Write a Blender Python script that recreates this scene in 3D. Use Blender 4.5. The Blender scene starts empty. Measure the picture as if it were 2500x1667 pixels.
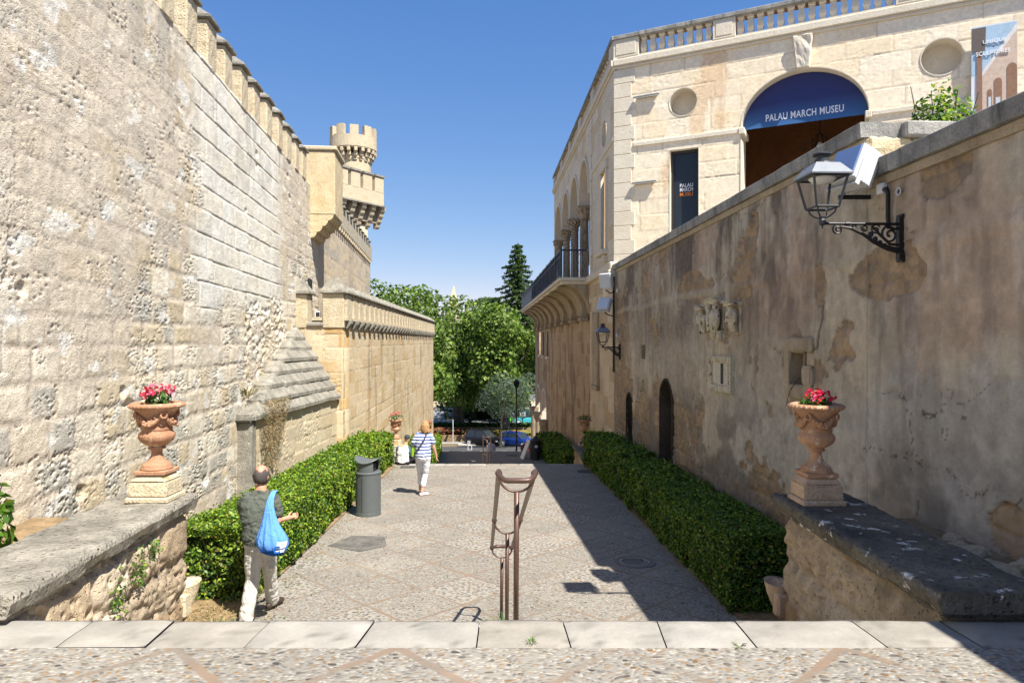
import bpy, bmesh, math, random
import numpy as np
from mathutils import Vector, Matrix

# ------------------------------------------------------------------ camera, sky, sun, exposure
SC = bpy.context.scene
COL = SC.collection
E = 1.6                      # eye height above the upper terrace
FPX = 1667.0                 # focal length in photo pixels (24 mm lens on a 2500 px wide frame)
cam = bpy.data.cameras.new('camera')
cam.lens = 24.0; cam.sensor_width = 36.0; cam.clip_start = 0.05; cam.clip_end = 3000
camo = bpy.data.objects.new('camera', cam); COL.objects.link(camo)
camo.location = (0, 0, E); camo.rotation_euler = (math.radians(90), 0, 0)
SC.camera = camo
SUN_EL = math.radians(56)
sh = Vector((0.64, -0.768)).normalized()
sun_dir = Vector((sh.x*math.cos(SUN_EL), sh.y*math.cos(SUN_EL), math.sin(SUN_EL)))
world = bpy.data.worlds.new('World'); SC.world = world; world.use_nodes = True
wt = world.node_tree; wt.nodes.clear()
sky = wt.nodes.new('ShaderNodeTexSky'); sky.sky_type = 'NISHITA'; sky.sun_disc = False
sky.sun_elevation = SUN_EL; sky.sun_rotation = math.atan2(sun_dir.x, sun_dir.y)
sky.air_density = 1.0; sky.dust_density = 0.0; sky.ozone_density = 4.0
bg = wt.nodes.new('ShaderNodeBackground'); bg.inputs['Strength'].default_value = 0.105
wo = wt.nodes.new('ShaderNodeOutputWorld')
# the deep polarised blue of the day: response of each channel of the sky light
sp_ = wt.nodes.new('ShaderNodeSeparateColor'); cb_ = wt.nodes.new('ShaderNodeCombineColor'); wt.links.new(sky.outputs[0], sp_.inputs[0])
for ch, (k_, p_) in enumerate(((.50, 1.15), (.75, .82), (1.60, .50))):
    pw = wt.nodes.new('ShaderNodeMath'); pw.operation = 'POWER'; pw.inputs[1].default_value = p_
    ml = wt.nodes.new('ShaderNodeMath'); ml.operation = 'MULTIPLY'; ml.inputs[1].default_value = k_
    wt.links.new(sp_.outputs[ch], pw.inputs[0]); wt.links.new(pw.outputs[0], ml.inputs[0]); wt.links.new(ml.outputs[0], cb_.inputs[ch])
wt.links.new(cb_.outputs[0], bg.inputs[0]); wt.links.new(bg.outputs[0], wo.inputs[0])
sl = bpy.data.lights.new('sun', 'SUN'); sl.energy = 5.0; sl.angle = math.radians(0.55); sl.color = (1.0, 0.95, 0.875)
slo = bpy.data.objects.new('sun', sl); COL.objects.link(slo)
slo.rotation_euler = sun_dir.to_track_quat('Z', 'Y').to_euler(); slo.location = (30, -30, 60)
SC.view_settings.view_transform = 'Standard'; SC.view_settings.look = 'None'
SC.view_settings.exposure = 1.05; SC.view_settings.gamma = 1.0
SC.cycles.max_bounces = 6; SC.cycles.use_denoising = True

rnd = random.Random(7)
NR = np.random.default_rng(11)

# ------------------------------------------------------------------ object helpers
def setp(o, label=None, cat=None, group=None, kind=None):
    if label: o['label'] = label
    if cat: o['category'] = cat
    if group: o['group'] = group
    if kind: o['kind'] = kind
    return o

def thing(name, label, cat, loc=(0, 0, 0), rz=0.0, group=None):
    o = bpy.data.objects.new(name, None); COL.objects.link(o)
    o.empty_display_size = 0.2
    o.location = loc; o.rotation_euler = (0, 0, rz)
    return setp(o, label, cat, group, 'thing')

def link_mesh(name, me, mat=None, parent=None):
    o = bpy.data.objects.new(name, me); COL.objects.link(o)
    if mat is not None: me.materials.append(mat)
    if parent is not None: o.parent = parent
    return o

def copy_tree(o, parent=None):
    c = o.copy(); COL.objects.link(c); c.parent = parent
    for ch in list(o.children): copy_tree(ch, c)
    return c

def np_mesh(name, V, F, col=None, smooth=False):
    """V (n,3), F (m,k) arrays"""
    V = np.ascontiguousarray(V, dtype=np.float32); F = np.ascontiguousarray(F, dtype=np.int32)
    me = bpy.data.meshes.new(name)
    me.vertices.add(len(V)); me.vertices.foreach_set('co', V.ravel())
    k = F.shape[1]
    me.loops.add(F.size); me.loops.foreach_set('vertex_index', F.ravel())
    me.polygons.add(len(F)); me.polygons.foreach_set('loop_start', np.arange(0, F.size, k, dtype=np.int32))
    me.update(calc_edges=True); me.validate()
    if smooth: me.polygons.foreach_set('use_smooth', np.ones(len(me.polygons), dtype=bool))
    if col is not None:
        a = me.color_attributes.new('Col', 'FLOAT_COLOR', 'POINT')
        c = np.ones((len(V), 4), dtype=np.float32); c[:, :3] = col
        a.data.foreach_set('color', c.ravel())
    return me

class MB:
    """collects primitives into ONE mesh"""
    def __init__(s): s.v = []; s.f = []
    def add(s, vs, fs):
        b = len(s.v); s.v += [tuple(p) for p in vs]; s.f += [tuple(b+i for i in f) for f in fs]; return s
    def box(s, x0, x1, y0, y1, z0, z1):
        return s.add([(x0,y0,z0),(x1,y0,z0),(x1,y1,z0),(x0,y1,z0),(x0,y0,z1),(x1,y0,z1),(x1,y1,z1),(x0,y1,z1)],
                     [(0,3,2,1),(4,5,6,7),(0,1,5,4),(1,2,6,5),(2,3,7,6),(3,0,4,7)])
    def obox(s, c, a, b, d):
        c = Vector(c); a = Vector(a); b = Vector(b); d = Vector(d)
        return s.add([c-a-b-d,c+a-b-d,c+a+b-d,c-a+b-d,c-a-b+d,c+a-b+d,c+a+b+d,c-a+b+d],
                     [(0,3,2,1),(4,5,6,7),(0,1,5,4),(1,2,6,5),(2,3,7,6),(3,0,4,7)])
    def frustum(s, x0,x1,y0,y1,z0, X0,X1,Y0,Y1,z1):
        return s.add([(x0,y0,z0),(x1,y0,z0),(x1,y1,z0),(x0,y1,z0),(X0,Y0,z1),(X1,Y0,z1),(X1,Y1,z1),(X0,Y1,z1)],
                     [(0,3,2,1),(4,5,6,7),(0,1,5,4),(1,2,6,5),(2,3,7,6),(3,0,4,7)])
    def prism(s, poly, vec):
        """poly: list of 3D points (planar), extruded by vec"""
        n = len(poly); vec = Vector(vec)
        vs = [Vector(p) for p in poly]; vs += [p+vec for p in vs]
        fs = [tuple(range(n))[::-1], tuple(range(n, 2*n))]
        fs += [(i, (i+1) % n, n+(i+1) % n, n+i) for i in range(n)]
        return s.add(vs, fs)
    def tube(s, pts, r, n=8, cap=True, closed=False):
        pts = [Vector(p) for p in pts]; m = len(pts)
        rr = r if hasattr(r, '__len__') else [r]*m
        up = None; rings = []
        for i, p in enumerate(pts):
            if closed: t = pts[(i+1) % m]-pts[i-1]
            else: t = pts[min(i+1, m-1)]-pts[max(i-1, 0)]
            if t.length < 1e-9: t = Vector((0, 0, 1))
            t.normalize()
            if up is None:
                up = Vector((0, 0, 1)) if abs(t.z) < .9 else Vector((1, 0, 0))
            a = t.cross(up)
            if a.length < 1e-5: a = t.orthogonal()
            a.normalize(); b = a.cross(t).normalized(); up = b
            q = rr[i]; ra, rb = (q if hasattr(q, '__len__') else (q, q))
            rings.append([p+a*math.cos(2*math.pi*k/n)*ra+b*math.sin(2*math.pi*k/n)*rb for k in range(n)])
        vs = [q for R in rings for q in R]; fs = []
        for i in range(m if closed else m-1):
            j = (i+1) % m
            for k in range(n):
                fs.append((i*n+k, i*n+(k+1) % n, j*n+(k+1) % n, j*n+k))
        if cap and not closed:
            fs.append(tuple(range(n))[::-1]); fs.append(tuple((m-1)*n+k for k in range(n)))
        return s.add(vs, fs)
    def rings(s, rs, n=16, cap=True):
        """rs: list of (cx,cy,cz,rx,ry[,yaw]) horizontal ellipses joined upward"""
        vs = []; fs = []
        for q in rs:
            cx, cy, cz, rx, ry = q[:5]; yw = q[5] if len(q) > 5 else 0
            for k in range(n):
                t = 2*math.pi*k/n; x = rx*math.cos(t); y = ry*math.sin(t)
                vs.append((cx+x*math.cos(yw)-y*math.sin(yw), cy+x*math.sin(yw)+y*math.cos(yw), cz))
        for i in range(len(rs)-1):
            for k in range(n): fs.append((i*n+k, i*n+(k+1) % n, (i+1)*n+(k+1) % n, (i+1)*n+k))
        if cap:
            fs.append(tuple(range(n))[::-1]); fs.append(tuple((len(rs)-1)*n+k for k in range(n)))
        return s.add(vs, fs)
    def lathe(s, prof, c=(0, 0, 0), n=24, cap=True):
        return s.rings([(c[0], c[1], c[2]+z, r, r) for r, z in prof], n, cap)
    def ell(s, c, r, nu=14, nv=9):
        if not hasattr(r, '__len__'): r = (r, r, r)
        vs = [(c[0], c[1], c[2]-r[2])]
        for j in range(1, nv):
            a = -math.pi/2+math.pi*j/nv
            for k in range(nu):
                t = 2*math.pi*k/nu
                vs.append((c[0]+r[0]*math.cos(a)*math.cos(t), c[1]+r[1]*math.cos(a)*math.sin(t), c[2]+r[2]*math.sin(a)))
        vs.append((c[0], c[1], c[2]+r[2])); L = len(vs)-1; fs = []
        for k in range(nu): fs.append((0, 1+(k+1) % nu, 1+k))
        for j in range(nv-2):
            for k in range(nu):
                fs.append((1+j*nu+k, 1+j*nu+(k+1) % nu, 1+(j+1)*nu+(k+1) % nu, 1+(j+1)*nu+k))
        for k in range(nu): fs.append((L, 1+(nv-2)*nu+k, 1+(nv-2)*nu+(k+1) % nu))
        return s.add(vs, fs)
    def quad(s, a, b, c, d): return s.add([a, b, c, d], [(0, 1, 2, 3)])
    def jitter(s, amp, seed=0):
        r = random.Random(seed)
        s.v = [(x+r.uniform(-amp, amp), y+r.uniform(-amp, amp), z+r.uniform(-amp, amp)) for x, y, z in s.v]; return s
    def xf(s, M):
        s.v = [tuple(M @ Vector(p)) for p in s.v]; return s
    def build(s, name, mat, parent=None, smooth=False, bevel=0, seg=1, sub=0, rough=0, rseed=0):
        me = bpy.data.meshes.new(name); me.from_pydata(s.v, [], s.f); me.update()
        bm = bmesh.new(); bm.from_mesh(me)
        bmesh.ops.recalc_face_normals(bm, faces=bm.faces)
        if bevel:
            es = [e for e in bm.edges if len(e.link_faces) == 2 and e.calc_face_angle(0) > 0.5]
            bmesh.ops.bevel(bm, geom=es, offset=bevel, segments=seg, affect='EDGES', clamp_overlap=True)
        if sub:
            bmesh.ops.subdivide_edges(bm, edges=bm.edges, cuts=sub, use_grid_fill=True)
        if rough:
            bm.normal_update(); bm.verts.ensure_lookup_table()
            co = np.array([v.co[:] for v in bm.verts])*7.0+rseed
            dd = (n3(co.T)-.5)*2*rough
            for v, q in zip(bm.verts, dd): v.co += v.normal*q
        bm.to_mesh(me); bm.free()
        if smooth: me.polygons.foreach_set('use_smooth', [True]*len(me.polygons))
        return link_mesh(name, me, mat, parent)

def n3(p):
    a = vnoise(p[0]+p[2]*.7, p[1]-p[2]*.6, 3)
    b = vnoise(p[0]*2.3+p[2]*1.9, p[1]*2.3+p[2], 5)
    return .65*a+.35*b

# ------------------------------------------------------------------ numpy noise
def _h(ix, iy, seed):
    h = (ix.astype(np.int64)*374761393+iy.astype(np.int64)*668265263+seed*974634777) & 0xffffffff
    h = ((h ^ (h >> 13))*1274126177) & 0xffffffff
    h = ((h ^ (h >> 16))*2246822519) & 0xffffffff
    return ((h ^ (h >> 15)) & 0xffffff)/float(0xffffff)
def vnoise(x, y, seed=0):
    ix = np.floor(x); iy = np.floor(y); fx = x-ix; fy = y-iy
    fx = fx*fx*fx*(fx*(fx*6-15)+10); fy = fy*fy*fy*(fy*(fy*6-15)+10)
    a = _h(ix, iy, seed); b = _h(ix+1, iy, seed); c = _h(ix, iy+1, seed); d = _h(ix+1, iy+1, seed)
    return (a*(1-fx)+b*fx)*(1-fy)+(c*(1-fx)+d*fx)*fy
def fbm(x, y, o=4, seed=0):
    s = 0; a = .5; t = 0
    for i in range(o):
        s = s+a*vnoise(x, y, seed+i*17); t += a; a *= .55; x = x*2.03+3.1; y = y*2.03-1.7
    return s/t
def worley(x, y, seed=0):
    ix = np.floor(x); iy = np.floor(y); f1 = np.full(x.shape, 9.); f2 = np.full(x.shape, 9.); idr = np.zeros(x.shape)
    for dx in (-1, 0, 1):
        for dy in (-1, 0, 1):
            jx = ix+dx; jy = iy+dy
            px = jx+_h(jx, jy, seed); py = jy+_h(jx, jy, seed+1)
            d = np.hypot(px-x, py-y); r = _h(jx, jy, seed+2)
            m = d < f1
            f2 = np.where(m, f1, np.minimum(f2, d)); idr = np.where(m, r, idr); f1 = np.where(m, d, f1)
    return f1, f2, idr
def sst(a, b, x):
    t = np.clip((x-a)/(b-a), 0, 1); return t*t*(3-2*t)
def masonry(U, V, h=(.3, .4), w=(.4, .7), seed=0, warp=.03, ws=1.6, rad=.05):
    u = U+warp*2*(fbm(U*ws, V*ws, 3, seed)-.5); v = V+warp*2*(fbm(U*ws+9, V*ws+4, 3, seed+5)-.5)
    r = random.Random(seed); ed = [V.min()-1]
    while ed[-1] < V.max()+1: ed.append(ed[-1]+r.uniform(*h))
    ed = np.array(ed); row = np.clip(np.searchsorted(ed, v)-1, 0, len(ed)-2)
    dv = np.minimum(v-ed[row], ed[row+1]-v); du = np.zeros_like(u); cid = np.zeros(u.shape, dtype=np.int64)
    u0 = U.min()-1; u1 = U.max()+1
    for k in np.unique(row):
        e = [u0-r.uniform(0, w[1])]
        while e[-1] < u1: e.append(e[-1]+r.uniform(*w))
        e = np.array(e); m = row == k; c = np.clip(np.searchsorted(e, u[m])-1, 0, len(e)-2)
        du[m] = np.minimum(u[m]-e[c], e[c+1]-u[m]); cid[m] = c
    d = np.minimum(du, dv)
    corner = (du < rad) & (dv < rad)
    d = np.where(corner, np.minimum(d, rad-np.hypot(rad-du, rad-dv)), d)
    return d, _h(row, cid, seed+31), _h(row, cid, seed+32), _h(row, cid, seed+33)

def mixa(a, b, t): return np.asarray(a)[..., :]*(1-t[..., None])+np.asarray(b)*t[..., None]
def lin(r, g, b, k=1.0):
    f = lambda c: ((c/255+.055)/1.055)**2.4 if c > 10 else c/255/12.92
    return (f(r)*k, f(g)*k, f(b)*k)

class Fr:
    """wall frame: local x along the wall (viewer's left to right), local -y towards the street"""
    def __init__(s, o, d):
        s.o = Vector(o); s.d = Vector(d).normalized(); s.n = Vector((-s.d.y, s.d.x)); s.rz = math.atan2(s.d.y, s.d.x)
    def u(s, px):
        t = (px-1250)/FPX; return (t*s.o.y-s.o.x)/(s.d.x-t*s.d.y)
    def D(s, u): return s.o.y+u*s.d.y
    def z(s, u, py): return E-(py-833.5)/FPX*s.D(u)
    def w(s, u, y=0, z=0):
        p = s.o+s.d*u+s.n*y; return (p.x, p.y, z)
    def uD(s, D): return (D-s.o.y)/s.d.y
def PX(px, py, D): return ((px-1250)/FPX*D, D, E-(py-833.5)/FPX*D)

def grid_axis(u0, u1, Df, k, mn):
    us = [u0]
    while us[-1] < u1: us.append(us[-1]+max(mn, k*abs(Df(us[-1]))))
    us = np.array(us); return u0+(us-u0)*(u1-u0)/(us[-1]-u0)

def relief(name, mat, parent, us, vs, fn, holes=None, T=.3, skirt=True):
    U, V = np.meshgrid(us, vs); disp, col = fn(U, V); nv, nu = U.shape
    P3 = np.stack([U, -disp, V], -1).reshape(-1, 3); idx = np.arange(nv*nu).reshape(nv, nu)
    F = np.stack([idx[:-1, :-1], idx[:-1, 1:], idx[1:, 1:], idx[1:, :-1]], -1).reshape(-1, 4)
    if holes is not None:
        uc = (us[:-1]+us[1:])/2; vc = (vs[:-1]+vs[1:])/2; A, B = np.meshgrid(uc, vc)
        F = F[~holes(A, B).ravel()]
    C = col.reshape(-1, 3)
    if skirt:
        per = np.concatenate([idx[0, :], idx[1:, -1], idx[-1, -2::-1], idx[-2:0:-1, 0]])
        m = len(per); back = P3[per].copy(); back[:, 1] = T; b = len(P3)
        P3 = np.concatenate([P3, back]); C = np.concatenate([C, C[per]])
        j = np.arange(m); jn = (j+1) % m
        S = np.stack([per[jn], per[j], b+j, b+jn], -1)
        F = np.concatenate([F, S])
    if skirt and holes is None:
        c0 = b; c1 = b+nu-1; c2 = b+nu-1+nv-1; c3 = b+2*(nu-1)+nv-1
        F = np.concatenate([F, np.array([[c0, c3, c2, c1]])])
    me = np_mesh(name, P3, F, C, smooth=True)
    return link_mesh(name, me, mat, parent)

# ------------------------------------------------------------------ materials
def new_mat(name):
    m = bpy.data.materials.new(name); m.use_nodes = True
    t = m.node_tree; t.nodes.clear()
    out = t.nodes.new('ShaderNodeOutputMaterial'); b = t.nodes.new('ShaderNodeBsdfPrincipled')
    t.links.new(b.outputs[0], out.inputs[0])
    return m, t, b, out
def S(t, sock, v):
    if isinstance(v, bpy.types.NodeSocket): t.links.new(v, sock)
    else:
        if hasattr(v, '__len__') and len(v) == 3 and sock.type == 'RGBA': v = (*v, 1)
        sock.default_value = v
def nd(t, typ, ins=None, **pr):
    n = t.nodes.new(typ)
    for k, v in pr.items(): setattr(n, k, v)
    for k, v in (ins or {}).items(): S(t, n.inputs[k], v)
    return n
def mixc(t, f, a, b, blend='MIX'):
    n = t.nodes.new('ShaderNodeMix'); n.data_type = 'RGBA'; n.blend_type = blend
    S(t, n.inputs[0], f); S(t, n.inputs[6], a); S(t, n.inputs[7], b); return n.outputs[2]
def mth(t, op, a, b=0.0, c=None):
    n = t.nodes.new('ShaderNodeMath'); n.operation = op; S(t, n.inputs[0], a); S(t, n.inputs[1], b)
    if c is not None: S(t, n.inputs[2], c)
    return n.outputs[0]
def mapr(t, v, a, b, c, d):
    n = nd(t, 'ShaderNodeMapRange', {0: v, 1: a, 2: b, 3: c, 4: d}); return n.outputs[0]
def noise(t, vec, sc, det=5, ro=.6, dist=0):
    return nd(t, 'ShaderNodeTexNoise', {'Vector': vec, 'Scale': sc, 'Detail': det, 'Roughness': ro, 'Distortion': dist}).outputs[0]
def ocoord(t):
    oc = t.nodes.new('ShaderNodeTexCoord').outputs['Object']; r = t.nodes.new('ShaderNodeObjectInfo').outputs['Random']
    return nd(t, 'ShaderNodeVectorMath', {0: oc, 1: nd(t, 'ShaderNodeCombineXYZ', {0: mth(t, 'MULTIPLY', r, 37.0), 1: mth(t, 'MULTIPLY', r, 91.0), 2: 0.0}).outputs[0]}, operation='ADD').outputs[0]
def vscale(t, vec, s):
    return nd(t, 'ShaderNodeVectorMath', {0: vec, 1: s}, operation='MULTIPLY').outputs[0]
def bump(t, b, h, dist, strength=1.0, nrm=None):
    n = nd(t, 'ShaderNodeBump', {'Height': h, 'Distance': dist, 'Strength': strength})
    if nrm is not None: t.links.new(nrm, n.inputs['Normal'])
    t.links.new(n.outputs[0], b.inputs['Normal']); return n.outputs[0]

def stone(name, c1, c2, sc=2.0, fine=45, bd=.012, rough=.92, c3=None, s3=6, t3=.62, pits=0, streak=0):
    """weathered mineral surface: large tone drift, speckle, optional spots / pits / vertical streaks"""
    m, t, b, o = new_mat(name); oc = ocoord(t)
    base = mixc(t, mapr(t, noise(t, oc, sc, 6, .62), .33, .67, 0, 1), c1, c2)
    if streak:
        sv = vscale(t, oc, (3.2, 3.2, .22)); base = mixc(t, mapr(t, noise(t, sv, 2.2, 4), .52, .72, 0, streak), base, tuple(x*.45 for x in c1))
    if c3: base = mixc(t, mapr(t, noise(t, oc, s3, 5, .65), t3, t3+.05, 0, 1), base, c3)
    f = noise(t, oc, fine, 4, .7)
    base = mixc(t, 1.0, base, nd(t, 'ShaderNodeCombineColor', {0: mapr(t, f, .3, .7, .72, 1.2), 1: mapr(t, f, .3, .7, .72, 1.2), 2: mapr(t, f, .3, .7, .7, 1.2)}).outputs[0], 'MULTIPLY')
    S(t, b.inputs['Base Color'], base); b.inputs['Roughness'].default_value = rough
    b.inputs['Specular IOR Level'].default_value = .25
    h = mth(t, 'ADD', f, mth(t, 'MULTIPLY', noise(t, oc, fine*.25, 4), 1.6))
    if pits:
        vo = nd(t, 'ShaderNodeTexVoronoi', {'Vector': oc, 'Scale': pits, 'Randomness': 1.0})
        h = mth(t, 'ADD', h, mth(t, 'MULTIPLY', mapr(t, vo.outputs['Distance'], 0, .35, -1, 0), 1.5))
    bump(t, b, h, bd)
    return m
def attr_stone(name, fine=60, bd=.006, rough=.93, amp=.2, pits=0):
    """colour comes from the stones' own tints (Col), speckle and grain added here"""
    m, t, b, o = new_mat(name); oc = ocoord(t)
    a = nd(t, 'ShaderNodeAttribute', attribute_name='Col').outputs[0]
    f = noise(t, oc, fine, 5, .7); g = noise(t, oc, fine*.18, 4, .6)
    k = mth(t, 'ADD', mapr(t, f, .25, .75, 1-amp, 1+amp*.8), mapr(t, g, .3, .7, -.1, .1))
    kk = nd(t, 'ShaderNodeCombineColor', {0: k, 1: k, 2: k}).outputs[0]
    S(t, b.inputs['Base Color'], mixc(t, 1.0, a, kk, 'MULTIPLY'))
    b.inputs['Roughness'].default_value = rough; b.inputs['Specular IOR Level'].default_value = .2
    h = mth(t, 'ADD', f, g)
    if pits:
        vo = nd(t, 'ShaderNodeTexVoronoi', {'Vector': oc, 'Scale': pits, 'Randomness': 1.0})
        h = mth(t, 'ADD', h, mth(t, 'MULTIPLY', mapr(t, vo.outputs['Distance'], 0, .3, -1, 0), 1.3))
    bump(t, b, h, bd)
    return m
def plain(name, c, rough=.6, metal=0, spec=.5, var=.12, sc=9, bd=0, coat=0):
    m, t, b, o = new_mat(name); oc = ocoord(t); n = noise(t, oc, sc, 4)
    k = mapr(t, n, .3, .7, 1-var, 1+var); kk = nd(t, 'ShaderNodeCombineColor', {0: k, 1: k, 2: k}).outputs[0]
    S(t, b.inputs['Base Color'], mixc(t, 1.0, c, kk, 'MULTIPLY'))
    b.inputs['Roughness'].default_value = rough; b.inputs['Metallic'].default_value = metal
    b.inputs['Specular IOR Level'].default_value = spec
    if coat: b.inputs['Coat Weight'].default_value = coat
    if bd: bump(t, b, noise(t, oc, sc*5, 4), bd)
    return m
def leafmat(name, trans=.3, rough=.45, spec=.35):
    m, t, b, o = new_mat(name)
    a = nd(t, 'ShaderNodeAttribute', attribute_name='Col').outputs[0]
    S(t, b.inputs['Base Color'], a); b.inputs['Roughness'].default_value = rough; b.inputs['Specular IOR Level'].default_value = spec
    tr = nd(t, 'ShaderNodeBsdfTranslucent', {'Color': mixc(t, 1.0, a, (1.3, 1.5, .6), 'MULTIPLY')})
    mx = nd(t, 'ShaderNodeMixShader', {0: trans}); t.links.new(b.outputs[0], mx.inputs[1]); t.links.new(tr.outputs[0], mx.inputs[2])
    t.links.new(mx.outputs[0], o.inputs[0]); return m
def glassy(name, c=(.02, .025, .03), rough=.05, spec=.8):
    m, t, b, o = new_mat(name); oc = ocoord(t)
    S(t, b.inputs['Base Color'], mixc(t, noise(t, oc, 1.3), c, tuple(x*1.6 for x in c)))
    b.inputs['Roughness'].default_value = rough; b.inputs['Specular IOR Level'].default_value = spec
    return m

M_WALL = attr_stone('old_castle_stone', 55, .010, pits=38)
M_ASH = attr_stone('ashlar_stone', 60, .005)
M_FACADE = attr_stone('museum_limestone', 70, .004, pits=60)
M_RENDER = attr_stone('weathered_render', 40, .006, amp=.14)
M_RUBBLE = attr_stone('rough_parapet_stone', 50, .012, pits=30)
M_MERLON = stone('merlon_sandstone', lin(212, 195, 162, .8), lin(225, 210, 180, .8), 3, 40, .012, pits=25, c3=lin(170, 150, 118), s3=5, t3=.64)
M_SLAB = stone('grey_slab_stone', lin(122, 118, 108), lin(160, 155, 142), 4, 45, .012, c3=lin(196, 192, 182), s3=7, t3=.66, streak=.5)
M_SAND = stone('orange_sandstone', lin(212, 188, 146, .8), lin(226, 210, 174, .8), 3, 40, .01, c3=lin(120, 92, 62), s3=4, t3=.68)
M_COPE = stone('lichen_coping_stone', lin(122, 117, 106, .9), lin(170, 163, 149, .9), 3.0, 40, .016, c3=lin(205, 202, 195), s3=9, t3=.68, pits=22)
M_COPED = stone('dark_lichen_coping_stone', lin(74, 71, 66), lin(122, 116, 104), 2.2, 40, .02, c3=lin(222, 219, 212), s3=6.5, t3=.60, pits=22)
M_COPER = stone('streaked_grey_coping', lin(118, 117, 113), lin(165, 162, 154), 2.5, 45, .008, streak=.85)
M_TRIM = stone('pale_trim_stone', lin(226, 214, 190, .85), lin(236, 226, 206, .85), 2, 60, .005, c3=lin(200, 176, 140), s3=3, t3=.66)
M_TRIMG = stone('grey_trim_stone', lin(160, 144, 120, .9), lin(190, 174, 148, .9), 2, 60, .006, streak=.5)
M_STATUE = stone('weathered_carved_stone', lin(176, 164, 138), lin(216, 206, 182), 9, 60, .008, c3=lin(78, 73, 66), s3=11, t3=.60)
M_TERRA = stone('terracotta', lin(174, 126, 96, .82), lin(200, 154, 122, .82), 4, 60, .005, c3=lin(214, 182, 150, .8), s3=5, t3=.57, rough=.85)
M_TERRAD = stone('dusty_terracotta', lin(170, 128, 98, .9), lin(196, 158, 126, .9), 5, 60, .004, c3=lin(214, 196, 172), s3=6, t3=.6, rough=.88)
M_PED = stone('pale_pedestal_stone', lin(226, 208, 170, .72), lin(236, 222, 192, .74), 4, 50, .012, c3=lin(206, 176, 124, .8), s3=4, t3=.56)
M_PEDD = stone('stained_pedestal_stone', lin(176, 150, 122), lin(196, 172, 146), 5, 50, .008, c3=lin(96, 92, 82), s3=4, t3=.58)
M_IRON = plain('black_iron', (.018, .018, .02), .45, .4, .5)
M_LAMP = plain('lamp_grey_paint', (.04, .045, .052), .5, .1)
M_LAMPTOP = plain('pale_lamp_roof_paint', (.17, .185, .20), .4, .1)
M_RAIL = plain('brown_rail_paint', lin(88, 66, 56), .42, .35, .5, sc=14)
M_RAILING = plain('blue_grey_railing_paint', lin(52, 58, 72), .5, .2)
M_BIN = plain('bin_grey_paint', lin(92, 97, 96), .45, .1, .5, var=.05)
M_BIND = plain('bin_dark_paint', lin(50, 50, 52), .5, .1, .5, var=.06)
M_BLACK = plain('near_black', (.012, .012, .012), .6)
M_WHITE = plain('white_paint', (.78, .78, .77), .5, var=.04)
M_LGREY = plain('light_grey_housing', (.55, .57, .58), .45, var=.05)
M_GLASS = glassy('dark_window_glass', spec=.3)
M_PALEGL = glassy('pale_floodlight_glass', (.42, .45, .47), .2)
M_SKYGL = glassy('floodlight_glass', (.10, .15, .28), .12)  # blue base colour stands in for the sky reflected in the glass
M_FROST = plain('frosted_glass', (.72, .74, .72), .3, var=.05)
M_LEAF = leafmat('hedge_leaf')
M_TREE = leafmat('tree_leaf', .35, .5, .3)
M_PETAL = leafmat('petal', .3, .6, .2)
M_TWIG = plain('twig_brown', (.055, .04, .025), .9, var=.3)
M_BARK = stone('tree_bark', (.06, .05, .04), (.12, .105, .085), 3, 30, .02)
M_SOIL = stone('dry_soil', lin(120, 100, 74), lin(160, 136, 102), 5, 30, .02)
# ================================================================== GROUND
FA = Fr((-4.26, 4.0), (-.1, 1)); FB = Fr((-4.43, 17.9), (-.028, 1)); FR = Fr((3.046, 20.3), (.047, -1))
FM = Fr((3.046, 20.3), (.895, -.446)); FS = Fr((2.318, 37.5), (.042, -1)); FL = Fr((1.80, 52.7), (.042, -1))

def gz(D):
    if D < 3.914: return 0.0
    if D < 6.83: return -.169*min(9, math.floor((D-3.914)/.365)+1)
    if D < 20: return -1.52-.035*(D-6.83)
    if D < 22.92: return -1.981-.169*min(9, math.floor((D-20)/.365)+1)
    if D < 34: return -3.502-.031*(D-22.92)
    if D < 36.92: return -3.845-.169*min(9, math.floor((D-34)/.365)+1)
    if D < 71: return -5.366-(D-36.92)*.1139
    return -9.25

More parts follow.
